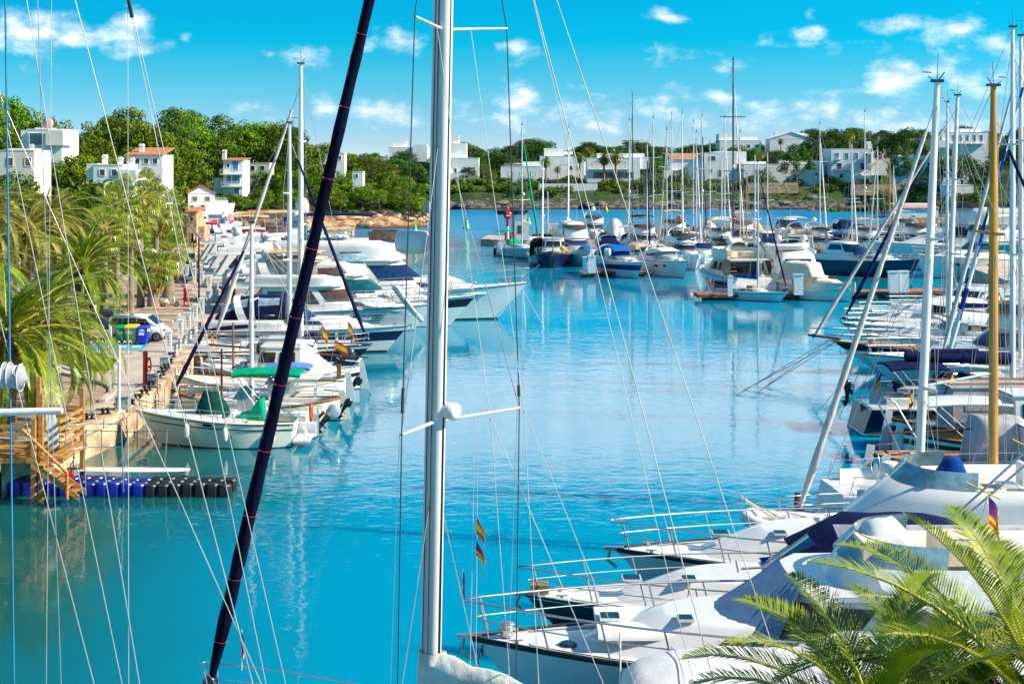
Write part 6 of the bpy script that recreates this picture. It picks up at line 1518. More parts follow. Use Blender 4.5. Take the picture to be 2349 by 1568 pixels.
# white fishing launch with double stripe, bow to the quay, lying beam on to the camera
a, b_ = Wp(352, 1030), Wp(668, 1030); L = b_[0]-a[0]+1.3
b = Boat('fishing_launch', 'cream white launch with thin double black stripe, bow towards the quay', 'motorboat', L, 2.9, 1.22, 1.72, (b_[0]+.05, b_[1]+1.3), 180, 'stern', rake=1.35, group=LB, lod=2, flare=.5, wl=.80, tw=.62, full=2.0, sr=-.2)
b.hull(CREAM, None, ANTI, None, None); z = b.dk(0)
b.deck(WHITE, .30); b.deck(CCREAM, .02, .32, name='cockpit_sole', dz=-.4)
m = MB()
for f in (.93, .72):
    for sd in (1, -1): m.tube([b.hp(t, f*b.sheer(t), sd, .012) for t in [i/20 for i in range(20)]], .028, 4)
m.build('hull_stripe', BLACK, b.o)
b.cabin(-.4, 2.6, 1.7, z-.05, z+.18, nose=1.2, rf=.5, rb=0, m=LGREY, name='foredeck_trunk')
MB().loft([[(x, -w, zz) for w, zz in ((-a_, z), (-a_*.7, z+h_*.6), (-.08, z+h_), (.08, z+h_), (a_*.7, z+h_*.6), (a_, z))] for x, a_, h_ in ((.9, .35, .5), (.6, .55, 1.25), (-.1, .62, 1.2), (-.6, .5, .55))], 0, cap0=True, cap1=True).build('console_cover', CDGREEN, b.o)
MB().loft([[(x, -.35, z-.1), (x, -.32, z+h_), (x, .32, z+h_), (x, .35, z-.1)] for x, h_ in ((-1.2, .15), (-1.7, .25), (-2.1, .85), (-2.35, .9), (-2.4, .1))], 0, cap0=True, cap1=True).build('seat_cover', CGREEN, b.o)
b.rail(.35, .95, .5, 6, .022, pulpit=.1); b.rail(.0, .30, .35, 3, .02, mids=0, close=False, name='stern_rail', lean=0)
b.fenders((.12, .40, .64), 1, .13, .62)
b.hullwin(.50, .56, .78, .88, BLACK); b.hullwin(.40, .412, .40, .47, BLACK); b.hullwin(.36, .366, .68, .74, BLACK)
MB().box((-L/2-.35, 0, .30), (.8, 1.9, .10), 0).build('swim_platform', WHITE, b.o)
m = MB()
for y in (.35, .75): m.tube([(-L/2+.25, y, 1.5), (-L/2-.1, y, 1.5), (-L/2-.75, y, .32)], .022, 5)
for k in range(4): m.tube([(-L/2-.22-.14*k, .35, 1.28-.26*k), (-L/2-.22-.14*k, .75, 1.28-.26*k)], .018, 5)
m.build('boarding_ladder', STEEL, b.o)
b.lines([((L/2-.3, 0, 1.75), (-19.9, 70, 1.7), .15), ((L/2-.3, .3, 1.7), (-19.5, 67, 1.75), .2), ((-L/2+.2, 1.1, 1.2), (b_[0]+3.5, b_[1]-3, -.1), .1)], .016, ROPE)
b1 = b
# console boat with green folded bimini, big silver outboard
a, b_ = Wp(380, 1006), Wp(722, 1006); L = b_[0]-a[0]+.7
b = dayboat('white console boat under a folded emerald green bimini with silver outboard', (b_[0], b_[1]+1.2), 180, L, 'stern', bim=CGREEN, eng=1.1, etilt=-.75, engm=ENGS, group=LB, lod=2, fold=True, B=2.7)
b.rail(.0, .3, .4, 3, .02, mids=0, close=False, name='stern_rail', lean=0)
MB().tube([(-L/2+.3, .75+.0*i, 1.3) for i in (0, 1)], .02, 4).tube([(-L/2+.25, .8+.12*cos(2*pi*i/14), 1.25+.38*sin(2*pi*i/14)) for i in range(15)], .085, 7).build('life_buoy', ORANGE, b.o)
m = MB()
for y in (.45, .75): m.tube([(-L/2-.08, y, -.2), (-L/2-.05, y, 1.5)], .022, 5)
for k in range(6): m.tube([(-L/2-.07, .45, .0+.27*k), (-L/2-.07, .75, .0+.27*k)], .018, 5)
m.build('boarding_ladder', STEEL, b.o); b.lines([((L/2-.2, 0, 1.3), (-19.7, 73, 1.7), .2)], .016, ROPE)
# open llaut with hung rudder, short dark mast and long yard
a, b_ = Wp(402, 968), Wp(775, 968)
b = llaut('open white double ender with a dark mast and white hung rudder', (b_[0], b_[1]+1.0), 180, b_[0]-a[0], 'stern', hull=CREAM, open_=True, mastm=.34, group=LB, lod=2, wood=WOOD, cab=None)
b.outboard(-b.L/2-.05, .55, .75, .7, BLACK, -.6)
# pale blue cabin boat with blue bimini
a, b_ = Wp(470, 942), Wp(720, 942)
b = dayboat('pale blue and white boat beneath a rolled sky blue awning', (a[0]+.3, a[1]+1), 180, (b_[0]-a[0])*1.0, 'bow', hull=WHITE, stripe=LBLUE, deck=SOILED, bim=mat('soft blue canvas', (.10, .22, .62), .7), fold=True, group=LB, lod=2, console=True)
# cream llaut behind it with open stern and white tender cover
a, b_ = Wp(362, 925), Wp(790, 925)
b = llaut('cream double ender with wood capped rail and an awning post beside the green bimini boat', (b_[0], b_[1]+.8), 180, (b_[0]-a[0])*.92, 'stern', hull=WHITE, open_=True, group=LB, lod=2, wood=CCREAM)
b.fenders((.52, .40), 1, .14, .7); MB().box((-b.L/2+.4, .2, b.fs+.4), (.25, .1, .9), 0).build('wooden_bracket', WOOD, b.o)
b.outboard(-b.L/2-.1, -.5, .9, .8, BLACK, -.7)
# black striped llaut with cream wheelhouse
a, b_ = Wp(455, 895), Wp(822, 895); L = b_[0]-a[0]
b = llaut('white fishing boat with black striped topsides and cream wheelhouse', (b_[0], b_[1]+.8), 180, L, 'stern', hull=WHITE, stripe=BLACK, deck=CREAM, cab=.17, cabx=(-.14, .16), group=LB, lod=2, wood=WHITE, cabm=CREAM)
b.canopy(-.36*L, -.13*L, .50*b.B, .58*b.B, b.dk(0), b.dk(0), .8, 1.9, CWHITE, name='sun_cover', back=.9, front=0)
MB().tube([(.46*L, 0, b.dk(0)+1.75), (-.55*L, 0, b.dk(0)+.95)], [.07, .045], 7).build('lateen_yard', DWOOD, b.o)
MB().tube([(.30*L, 0, b.dk(0)), (.30*L, 0, b.dk(0)+3.1)], [.08, .06], 7).build('mast', WOOD, b.o)
# white wheelhouse motorboat with slate outboard
a, b_ = Wp(478, 872), Wp(752, 872); L = b_[0]-a[0]+.6
b = dayboat('tall white wheelhouse boat with varnished rail and slate outboard', (b_[0]+.2, b_[1]+1), 180, L, 'stern', group=LB, lod=2, eng=1.5, etilt=-.55, engm=ENGD, legm=ENGD, console=False, hull=WHITE, cab=True, B=2.9)
b.canopy(-.38*L, -.13*L, .60*b.B, .60*b.B, b.dk(0)-.2, b.dk(0)-.2, 1.75, 1.75, CWHITE, name='cockpit_tent', back=.15, front=0, e=.35)
for x, s_ in ((.2, 1), ): MB().box((x, 0, b.dk(0)+.22*L), (.5, .3, .05), 0).build('roof_handrail', WOOD, b.o)
b.flag(-.30*L, .9, b.dk(0)+.3, 2.2, (1.1, .8), droop=.85, lean=-.5, pole=WOOD, r=.05, **SPAIN)
# two small open day boats with bows over the quay edge
for (x0, x1, y, l, kw) in ((452, 640, 893, 'slim white day boat with a cushioned foredeck behind the double striped launch', dict()), (462, 650, 874, 'white day boat with numbers on the bow, second from the navy sloop', dict(deck=LGREY)), (466, 600, 856, 'small white day boat with bare rails below the navy canopied cruiser', dict(deck=SOILED))):
    a, c = Wp(x0, y), Wp(x1, y); q = dayboat(l, (a[0]-.3, a[1]+.6), 180, (c[0]-a[0])+.5, 'bow', group=LB, lod=2, console=y > 880, **kw)
    q.rail(.02, .5, .4, 4, .018, mids=0, close=False, name='side_rail', lean=0)
q.flag(.3*q.L, 0, 1.0, 1.7, (.9, .75), droop=.95, lean=.1, r=.03, **SPAIN)
# navy sloop, bow out, furled navy headsail
bow = Wp(828, 848); q = A(668, 700, bow[1]+.5)
b = sail('navy hulled sloop with navy furled headsail, bow pointing out to the channel', (664, 288), bow[1]+.6, -2, 14.0, hull=NAVY, stripe=WHITE, s0=.82, s1=.93, furl=CNAVY, cover=None, hood=None, mx=.10, group=LB, lod=2, r=.16, fr=.15, dome=None, wr=.014, boomb=False, bow=6.7)
dx = bow[0]-(b.o.location.x+b.L/2-b.rake); b.o.location.x += 0
# sloop with the tall white mast, bow to the quay, pale furled headsail
b = sail('white sloop whose tall pale mast stands highest on the left row', (690, 150), 94, 178, 10.5, furl=CPINK, cover=None, hood=CNAVY, mx=-.10, group=LB, lod=2, r=.19, fr=.20, dome=None, wr=.016, m=MASTW, spr=(.42, .72), boomb=False)
b.flag(-b.L/2+1.2, 0, b.fs+.2, 1.6, (1.3, .9), droop=.85, lean=-.2, **SPAIN)
# small sloop, blue twisted headsail, bow to the quay
b = sail('small white sloop with blue furled headsail slanting to the quay wall', (577, 515), 73, 178, 9.5, furl=CNAVY, cover=None, hood=CWHITE, mx=.03, group=LB, lod=2, r=.13, fr=.13, dome=None, wr=.014, m=MASTW, spr=(.55,), boomb=False)
MB().box((-.25*b.L, 0, b.dk(0)+1.2), (2.2, 1.9, .08), 0).build('hard_bimini', CREAM, b.o)
# navy canopied cruiser
bow = Wp(885, 806)
b = sport('white cruiser with wide navy side band and navy cockpit canopy', bow, -1, 15.5, 4.3, 'stem', stripe=NAVY, canopy=CNAVY, group=LB, lod=2, s0=.44, s1=.80, fs=1.75, fb=2.0, glass=GLASSB, arch=True, boot=BLACK)
z = b.dk(0); b.canopy(-.46*b.L, -.20*b.L, .84*b.B, .84*b.B, z-.2, z+.2, .9, 1.2, CNAVY, name='aft_canopy', back=.5, front=.2)
b.hullwin(.44, .55, .52, .72, GLASS, 'oval_window', STEEL); b.hullwin(.72, .75, .55, .72, GLASS, 'oval_window', STEEL)
# RIB hauled up against the quay edge
o = dinghy('inflatable_dinghy', 'white inflatable dinghy hoisted against the quay beside the navy canopy', 3.6, 1.8, (Wp(508, 792)[0], Wp(508, 792)[1], .7), R(80), group=None, tilt=-.5)
# cruiser with a hanging tender at its bow, then the long yachts
bow = Wp(948, 757)
b = fly('white cruising yacht with a dinghy hanging upright from its bow rail', bow, 0, 17.5, 4.9, 'stem', group=LB, lod=2, domes=1, glass=GLASSBR, fs=1.7, fb=2.3, bim=CTAN)
dn = dinghy('inflatable_dinghy', 'white inflatable dinghy hanging upright at the bow of a yacht', 3.6, 1.5, (bow[0]-.5, bow[1]-2.6, 2.4), R(12), group=None, tilt=.95)
bow = Wp(1030, 747)
b = fly('long white yacht with almond shaped teal side windows and black bow band', bow, 0, 21.5, 5.0, 'stem', group=LB, lod=2, domes=0, stripe=BLACK, s0=.62, s1=.90, glass=GLASST, fs=1.8, fb=2.7, gw=(.45, .85), bim=None, fglass=GLASSL, railr=.03)
bow = Wp(1140, 731)
b = fly('largest white yacht with a flared pale green bow reaching farthest into the channel', bow, 0, 25.5, 6.0, 'stem', group=LB, lod=2, domes=1, glass=GLASSB, fglass=GLASSBR, fs=2.2, fb=3.35, boot=BLACK, bim=CNAVY, railr=.03, flyh=.07, gw=(.35, .80))
z = b.dk(0); MB().lathe([(.5, 0), (.42, 1.2), (.5, 1.25), (.62, 1.7), (.62, 2.5), (.4, 2.95), (.05, 3.1)], 14, (-.30*b.L, 1.0, z+.115*b.L+.8+1.5), 0).build('satellite_dome', WHITE, b.o)
MB().tube([(.5*b.L-.6, .3, b.fb+.2), (.5*b.L+1.0, .1, b.fb+1.5)], .05, 6).build('passerelle', STEEL, b.o)
b.lines([((.5*b.L-.5, 0, 2.6), (bow[0]+4, bow[1]-4, -.1), .0), ((.5*b.L-.5, .4, 2.6), (bow[0]+2.5, bow[1]-5, -.1), .0)], .03, ROPE)
# the crowd of yachts farther along the quay: stern to the bent wall, seen over each other
M2 = [(112.5, -1, 15, 'fly', dict(bim=CCREAM, domes=1, glass=GLASSBR), 'white yacht with a small cream top and one dome behind the largest yacht'),
 (118, 2, 14, 'sport', dict(canopy=CNAVY), 'white cruiser with navy canvas stern tent near the angled quay'),
 (123.5, 4, 16, 'fly', dict(domes=2, bim=CNAVY, flyc=None), 'white flybridge yacht with navy fabric on its upper deck'),
 (129, 8, 14, 'sport', dict(canopy=CBLACK), 'white cruiser under a black canvas tent by the pedestals'),
 (134.5, 10, 17, 'fly', dict(bim=CWHITE, domes=1, flyc=CWHITE), 'white flybridge yacht wrapped with pale covers and one dome'),
 (140, 12, 15, 'sport', dict(canopy=CWHITE, cwin=True), 'white cruiser beneath a translucent white cockpit tent'),
 (145.5, 14, 18, 'fly', dict(bim=None, domes=2, sup=WHITE), 'white yacht with twin domes just inside the angled quay'),
 (151, 14, 16, 'fly', dict(bim=CRED, domes=0), 'white yacht with a dark red awning among the far row'),
 (157, 14, 15, 'sport', dict(canopy=CGREY), 'white cruiser covered with grey canvas near the old stone house'),
 (163, 14, 19, 'fly', dict(domes=1, bim=CTAN, glass=GLASSBR), 'white yacht with tan top and brown windows near the stone house'),
 (170, 14, 17, 'fly', dict(domes=0, flyc=CBLACK), 'white yacht with black upper deck cover near the quay end'),
 (178, 14, 15, 'sport', dict(stripe=NAVY, canopy=CBLACK), 'navy banded cruiser under black canvas near the quay end'),
 (186, 10, 18, 'fly', dict(domes=1, bim=None), 'high white yacht with raised tower before the ochre stone house')]
for D, hd, L, k, kw, l in M2:
    j = next(i for i in range(len(EDGE)-1) if EDGE[i][1] <= D <= EDGE[i+1][1]); e0, e1 = EDGE[j], EDGE[j+1]; ex = e0[0]+(e1[0]-e0[0])*(D-e0[1])/((e1[1]-e0[1]) or 1)
    q = (fly if k == 'fly' else sport)(l, (ex+1.6, D), hd, L*1.05, None, 'stern', group=LB, **kw)
    q.lines([((-q.L/2, .8, 1.3), (ex-.4, D+.6, 1.8), .1), ((-q.L/2, -.8, 1.3), (ex-.4, D-.9, 1.8), .1)], .02, ROPED)
    if int(D*10) % 3 == 0: q.flag(-q.L/2+.2, .4, q.fs+.2, 1.7, (1.3, .9), droop=.9, lean=-.35, **(SPAIN if int(D) % 2 else GERMAN))
for (px, py, hd, L, k, kw, l) in ((640, 566, 175, 10, 'day', dict(bim=CBLUE), 'small white boat with blue sunshade in the inner basin'), (575, 556, 12, 11, 'sport', dict(canopy=CBLACK), 'little white cruiser with a black tent before the boathouses'), (700, 560, 185, 11, 'sport', dict(bim=CWHITE), 'little white cruiser lying off the boathouses'), (610, 545, 5, 9, 'day', dict(eng=1.2), 'open white boat nearest the green boathouse door'), (545, 546, 20, 12, 'fly', dict(domes=0), 'small flybridge boat near the red awning kiosk'), (668, 548, 160, 9, 'day', dict(bim=CWHITE), 'open white boat off the ruined pink boathouse'), (752, 572, 180, 10, 'sport', dict(canopy=CWHITE, dome=True), 'white cruiser with little dome among the green buoys'), (530, 575, 8, 13, 'sport', dict(canopy=CNAVY), 'white cruiser with navy tent in the inner basin'), (480, 556, 14, 12, 'fly', dict(bim=CBLACK), 'white yacht with black awning before the ochre stone house')):
    f_ = dict(day=dayboat, sport=sport, fly=fly)[k]; f_(l, Wp(px, py), hd, L, None, 'mid', group=LB, **kw) if k != 'day' else f_(l, Wp(px, py), hd, L, 'mid', group=LB, **kw)
# flags of Spain flying over the near row
for (px, py, D, l) in ((758, 780, 74, 'flag of red and yellow bands flying on a slim staff over the navy sloop bow'),):
    p = A(px, py+52, D); o = thing('flag', l, 'flag', p, 0); t = MB().tube([(0, 0, 0), (.25, 0, 1.25)], .02, 5).build('flagstaff', WOOD, o); cloth(o, (.25, 0, 1.25), (.75, .5), SPAIN['cols'], SPAIN['frac'], .3, yaw=pi, name='cloth')
# green buoys
GBU = mat('green buoy', (.01, .52, .10), .35, coat=.3); BUO = None
for (px, py, k) in ((1070, 524, 1), (952, 534, .9), (886, 566, 1), (793, 551, .9), (870, 578, 1.1), (790, 556, .8), (652, 540, .9), (1212, 515, .9)):
    p = W(px, py)
    if BUO is None:
        BUO = thing('channel_buoy', 'green cone buoy with a float collar marking the channel', 'buoy', p, 0, 'green cone buoys in the channel')
        MB().lathe([(.3, -.4), (.75, -.1), (.78, .12), (.62, .35), (.30, 1.15), (.16, 1.75), (.05, 1.85)], 14, (0, 0, 0), 0).build('cone', GBU, BUO); MB().lathe([(.12, 1.8), (.13, 2.0), (.04, 2.1)], 8, (0, 0, 0), 0).build('lantern', GBU, BUO)
        BUO.scale = (1.15, 1.15, 1.15)
    else: dup(BUO, p, .4, BUO['label'], None, k*1.15)
p = W(1027, 490); o = thing('marker_buoy', 'little yellow cone buoy off the far cliff', 'buoy', W(1390, 484), 0); MB().lathe([(.3, -.3), (.7, 0), (.5, .5), (.2, 1.4), (.05, 1.6)], 12, (0, 0, 0), 0).build('cone', YEL, o); MB().box((0, 0, 1.75), (.5, .06, .06), 0).box((0, 0, 1.75), (.06, .06, .5), 0).build('topmark', YEL, o)
# ------------------------------------------------------------------ boats on the middle pontoons
CB = 'boats moored on the middle pontoons'; CS = 'sailing yachts moored on the middle pontoons'
# concrete pier with the fuel berth, and the breakwater wall
CONC = mat('pale concrete', (.50, .42, .34), .9, var=.15, scale=.4, bump=.4, bscale=4)
a, b = W(1152, 549, 1.0), W(2150, 533, 1.0)
poly = [W(1102, 547, 1.0)[:2], W(1150, 551, 1.0)[:2], (b[0]+40, b[1]), (b[0]+40, b[1]+14), (a[0]+3, a[1]+12), W(1120, 538, 1.0)[:2]]
structure(MB().prism(poly, -1.5, 1.0, 0).build('pier_pavement', CONC))
m = MB(); q0, q1 = W(1255, 540, 1.0), W(2150, 528, 1.0); n = 40
for i in range(n):
    p, q = lerp(q0, q1, i/n), lerp(q0, q1, (i+.985)/n); m.box(((p[0]+q[0])/2, (p[1]+q[1])/2+4.2, 1.55), (q[0]-p[0], .5, 1.2+.05*(i % 3)), 0)
tag(m.build('breakwater_wall', CONC), 'low sandy concrete parapet running behind the middle pontoon boats', 'wall')
# fuel station
D = 232; o = thing('fuel_station', 'fuel berth with a thin dark canopy roof and white kiosk on the pier head', 'fuel station', (A(1170, 540, D)[0], D, 1.0), 0)
def F_(px, py, dy=0): q = A(px, py, D); return (q[0]-o.location.x, dy, q[2]-1.0)
x0, x1 = F_(1132, 0)[0], F_(1212, 0)[0]; zt, zb = F_(0, 481)[2], F_(0, 491)[2]
MB().add([(x0, -2, zt), (x1, -2, zt), (x1, 4, zt), (x0, 4, zt), (x0+.8, -1.6, zb), (x1-.6, -1.6, zb), (x1-.6, 3.6, zb), (x0+.8, 3.6, zb)], [(0, 1, 2, 3), (7, 6, 5, 4), (0, 4, 5, 1), (1, 5, 6, 2), (2, 6, 7, 3), (3, 7, 4, 0)], 0).build('canopy_roof', mat('dark fascia', (.035, .04, .055), .5), o)
for px in (1178, 1204): q = F_(px, 500); MB().box((q[0], 1.0, zb/2), (.7, .7, zb), 0).build('column', PEDW, o)
q = F_(1196, 500); MB().box((q[0], 1.2, 1.6), (2.4, 2.2, 3.2), 0).build('kiosk', CREAM, o); MB().box((q[0]-.2, .08, 1.9), (1.0, .04, 1.4), 0).build('window', DARKW, o)
for px in (1160, 1167, 1172): q = F_(px, 520); p_ = MB().box((q[0], -.6, .75), (.45, .4, 1.5), 0).build('fuel_pump', RED if px != 1167 else TEAK, o); MB().tube([(q[0]+.25, -.7, 1.3), (q[0]+.5, -.8, .5), (q[0]+.2, -.8, .9)], .04, 5).build('hose', BLACK, p_)
o = thing('port_beacon', 'red and white round topped beacon post at the fuel berth', 'beacon', (A(1164, 540, 229)[0], 229, 1.0), 0)
MB().lathe([(.24, 0), (.24, 2.6)], 12, (0, 0, 0), 0).build('white_base', WHITE, o); MB().lathe([(.25, 2.6), (.25, 4.0)], 12, (0, 0, 0), 0).build('red_band', RED, o)
MB().lathe([(.2, -.08), (.72, -.06), (.72, .06), (.2, .08)], 18, (0, -.1, 4.5), 0, axis='y').build('disc', RED, o); MB().box((.1, -.2, 4.4), (.7, .03, .25), 0).build('white_bar', WHITE, o); MB().lathe([(.12, 4.0), (.12, 5.2), (.2, 5.4), (.2, 5.8), (.05, 5.9)], 10, (0, 0, 0), 0).build('lantern', RED, o)
o = thing('notice_board', 'small pale blue and white notice board on the breakwater', 'sign', (A(1282, 524, 245)[0], 245, 1.0), 0)
MB().box((0, 0, 1.9), (3.6, .08, 1.0), 0).build('board', FWHT, o)
for x in (-1.5, 1.5): MB().tube([(x, 0, 0), (x, 0, 1.5)], .05, 5).build('post', STEEL, o)
t_ = MB()
for i in range(9): t_.box((-1.3+.33*i, -.05, 2.1), (.22, .02, .16), 0); t_.box((-1.3+.33*i, -.05, 1.75), (.26, .02, .14), 0)
t_.build('blue_lettering', STRIPEB, o)
for i, (px, py) in enumerate(((1558, 516), (1685, 506))):
    p = A(px, py, 262)
    o = thing('red_beacon', ('red port beacon drum above the moored boats behind the thick mast', 'red port beacon drum nearer the tall dark mast')[i], 'beacon', (p[0], 262, 0), 0)
    MB().lathe([(.7, 0), (.5, p[2]+.2)], 10, (0, 0, 0), 0).build('post', CONC, o); MB().lathe([(.55, p[2]), (.62, p[2]+.3), (.55, p[2]+1.0), (.45, p[2]+1.9), (.3, p[2]+2.0)], 12, (0, 0, 0), 0).build('drum', RED, o)
# wooden pontoon in front
RDK = mat('red brown decking', (.42, .15, .08), .7, var=.2, scale=3); DKP = mat('pontoon side', (.10, .075, .06), .8, var=.3, scale=2)
def pontoon(label, P, wd, nf=6):
    o = thing('timber_pontoon', label, 'pontoon', (0, 0, 0), 0)
    for nm, z0, z1, k, mm in (('decking', .55, .70, 1.0, RDK), ('side_beam', .30, .55, .97, DKP)):
        rings = []
        for i, p in enumerate(P):
            rings.append([(p[0], p[1]-wd/2*k, z0), (p[0], p[1]-wd/2*k, z1), (p[0], p[1]+wd/2*k, z1), (p[0], p[1]+wd/2*k, z0)])
        MB().loft(rings, 0, closed=True, smooth=False, cap0=True, cap1=True).build(nm, mm, o)
    for i in range(nf):
        p = lerp(P[0], P[-1], (i+.5)/nf); MB().box((p[0], p[1], 0), (1.6, wd*.8, .7), 0).build('float', ANTI, o)
P_y = lambda px, py: W(px, py, .5)
pontoon('long red brown timber pontoon with dark sides before the motor yachts', [P_y(1595, 675), P_y(1900, 672), P_y(2200, 666)], 2.6, 9)
pontoon('short timber pontoon end between the green canopied and blue cruisers', [P_y(1328, 624), P_y(1480, 622)], 2.4, 4)
pontoon('small timber pontoon end beside the green furled sloop', [P_y(1136, 576), P_y(1180, 574)], 2.0, 2)
for i, (px, py, ht, l) in enumerate(((1357, 625, 2.0, 'white pedestal cabinet on the pontoon beside the blue cruiser'), (1341, 626, 1.9, 'thin blue and white lifebuoy stand on the pontoon end'), (1148, 577, 1.8, 'white pedestal cabinet by the green furled sloop'), (1830, 675, 2.0, 'white pedestal cabinet on the red pontoon before the tender yacht'), (1674, 678, 1.9, 'slim white stand on the red pontoon left of the little sloop'), (2048, 670, 2.1, 'white pedestal cabinet on the red pontoon, left of a pair'), (2072, 669, 2.1, 'white pedestal cabinet on the red pontoon, right of a pair'))):
    p = W(px, py, .7); o = thing('pontoon_pedestal', l, 'power pedestal', (p[0], p[1], .7), 0, 'white pedestals on the middle pontoons')
    wd = .45 if 'cabinet' in l else .25
    MB().box((0, 0, ht/2), (wd*2, wd*1.6, ht), 0).build('body', WHITE if 'lifebuoy' not in l else LBLUE, o); MB().box((0, 0, ht+.06), (wd*2.3, wd*1.9, .12), 0).build('cap', WHITE, o)
# front row, left to right
q = Wp(1206, 590)
b = sail('white sloop with emerald green furled headsail on the pontoon end', (1197, 289), q[1]+1, 296, 13.5, furl=CGREEN, cover=None, hood=CGREEN, bim=CGREEN, m=MASTW, boot=CGREEN, group=CS, mx=.05, r=.13, fr=.2, dome=.42, stripe=LGREY, s0=.70, s1=.74, boomb=False)
b.fenders((.08, .15), 1, .2, 1.0, FENDN); b.fenders((.1,), -1, .2, 1.0, FENDN)
q = Wp(1268, 616)
b = llaut('dark navy trawler boat with varnished rail, white cover over the stern', q, 268, 15.5, 'bow', hull=NAVY, deck=WHITE, cab=.14, cabx=(-.12, .18), group=CB, wood=WOOD, cover=None, B=5.4, rudder=False)
b.canopy(-.46*b.L, -.06*b.L, .95*b.B, .8*b.B, b.dk(0)-.3, b.dk(0), 1.2, 2.2, CWHITE, name='stern_cover', back=.5, front=.15, e=.55)
b.rail(.5, .97, .7, 5, .03); b.fenders((.42, .34, .26), -1, .2, .9, FENDN); MB().tube([(.47*b.L, 0, b.fb), (.47*b.L, 0, b.fb+2.2)], .05, 6).build('bow_post', WOOD, b.o)
MB().ball((.30*b.L, 1.3, b.dk(4)+.7), (.5, .4, .45), 9, 6).build('yellow_bag', YEL, b.o)
q = Wp(1345, 611)
b = fly('white flybridge trawler with green edged cockpit hood and blue bow cover', q, 281, 16, 5.3, 'stem', group=CB, domes=1, bim=None, glass=GLASSB, arch=False, fs=1.6, fb=2.5, hull=WHITE, flyh=.09)
z = b.dk(0)+.115*b.L; b.canopy(-.30*b.L, .02*b.L, .74*b.B, .66*b.B, z+.4, z+.4, 1.9, 1.9, CWHITE, name='flybridge_hood', back=.2, front=.25)
b.arch(.0, .72*b.B, z+.4, 2.0, 0, CGREEN, .12, 'hood_edge'); b.canopy(.26*b.L, .44*b.L, 1.9, 1.2, b.dk(4)-.1, b.dk(5), .8, .7, CSKY, name='bow_cover', back=.4, front=.4)
q = Wp(1462, 638)
b = sport('blue banded sport cruiser with a bright blue canopy and white fender baskets', q, 290, 12.5, 4.2, 'stem', stripe=ROYAL, group=CB, lod=2, s0=.48, s1=.82, fs=1.75, fb=2.1, canopy=CSKY, cwin=False, glass=GLASSB, arch=True)
z = b.dk(0); b.canopy(-.20*b.L, .05*b.L, .76*b.B, .62*b.B, z+.10*b.L, z+.10*b.L, .6, .5, CSKY, name='windscreen_cover', back=.2, front=.6)
b.hullwin(.5, .525, .55, .68, GLASS); b.hullwin(.60, .625, .56, .68, GLASS); b.fenders((.55, .60), -1, .28, .9, SKIRT, -1.6)
q = Wp(1568, 637)
b = sport('white sport cruiser with a hoop arch and white cockpit cover', q, 288, 12, 4.2, 'stem', group=CB, lod=2, cov=CWHITE, arch=True, glass=GLASSL, fs=1.75, fb=2.2, anti=ANTI, deck=WHITE)
b.hullwin(.55, .575, .60, .72, GLASS)
q = Wp(1728, 684)
b = fly('big cream motor yacht, stern on, with oval side door and navy fenders', q, 102, 15, 5.4, 'stern', group=CB, lod=2, sup=CREAM, glass=GLASS, domes=2, fs=2.1, fb=2.6, bim=None, flyh=.07, aft=True, boot=None)
b.fenders((.03, .07, .11, .15, .20), 1, .22, 1.3, FENDN, .5); b.fenders((.02, .08), -1, .24, 1.3, FENDN, .5)
z = b.dk(-.3*b.L)
for sd in (1, -1):
    c = [(-.37*b.L+1.3*cos(2*pi*i/18), sd*(.41*b.B+.03), z+1.0+.9*sin(2*pi*i/18)) for i in range(18)]
    MB().plate(c, (0, sd, 0), .04).build('oval_side_window', GLASSBR, b.o)
m = MB()
for k in range(5): m.box((-.42*b.L+.22*k, 1.7, z+.25+.4*k), (.28, .8, .06), 0)
m.build('flybridge_stair', TEAK, b.o); MB().box((-.50*b.L, 0, 1.1), (.12, 5.0, 1.9), 0).build('transom', WHITE, b.o)
q = Wp(1738, 691)
b = sail('little white sloop with royal blue sail cover and thin blue stripes', (1738, 372), q[1]+1.2, 318, 8.8, furl=CNAVY, cover=CBLUE, hood=None, group=CS, lod=2, stripe=STRIPEB, s0=.74, s1=.80, mx=.10, r=.10, fr=.11, dome=None, spr=(.55,), anti=ANTIB, wr=.014)
MB().box((.0, 0, b.dk(0)+.45), (.7, .5, .25), 0).build('teak_hatch', TEAK, b.o); b.fenders((.55,), 1, .16, .7)
MB().tube([(-b.L/2+.2+.0*i, -.9+.25*cos(2*pi*i/12), 1.6+.33*sin(2*pi*i/12)) for i in range(13)], .09, 6).build('life_buoy', ORANGE, b.o)
q = Wp(1832, 672)
b = fly('cream motor yacht, stern on, carrying an inflatable on its upper deck', q, 95, 15, 5.1, 'stern', group=CB, lod=2, sup=CREAM, glass=GLASSBR, domes=2, fs=2.0, fb=2.5, flyh=.055)
z = b.dk(0)+.115*b.L
dinghy('inflatable_dinghy', 'white inflatable dinghy lying across the upper deck of the cream yacht', 4.3, 2.0, (b.o.location.x-.3, b.o.location.y-.38*b.L, z+.75), R(4), RIBW, RIBW, .34)
b.canopy(-.49*b.L, -.30*b.L, .84*b.B, .78*b.B, 1.2, 1.6, 3.2, 3.4, CWHITE, name='cockpit_tent', back=.12, front=0, e=.3); b.aftwin(-.495*b.L, 2.9, 2.2, 3.7, GLASSB, name='tent_window', tilt=.25)
b.fenders((.04, .10, .16), 1, .24, 1.2, FENDN, .4)
q = Wp(1960, 692)
b = llaut('white trawler boat wrapped in cream canvas with three navy fenders', q, 316, 10.2, 'bow', hull=WHITE, stripe=None, deck=WHITE, cab=.13, cabx=(-.15, .20), group=CB, lod=2, wood=WHITE, B=4.0, cabm=CCREAM, rudder=False, glass=CCREAM)
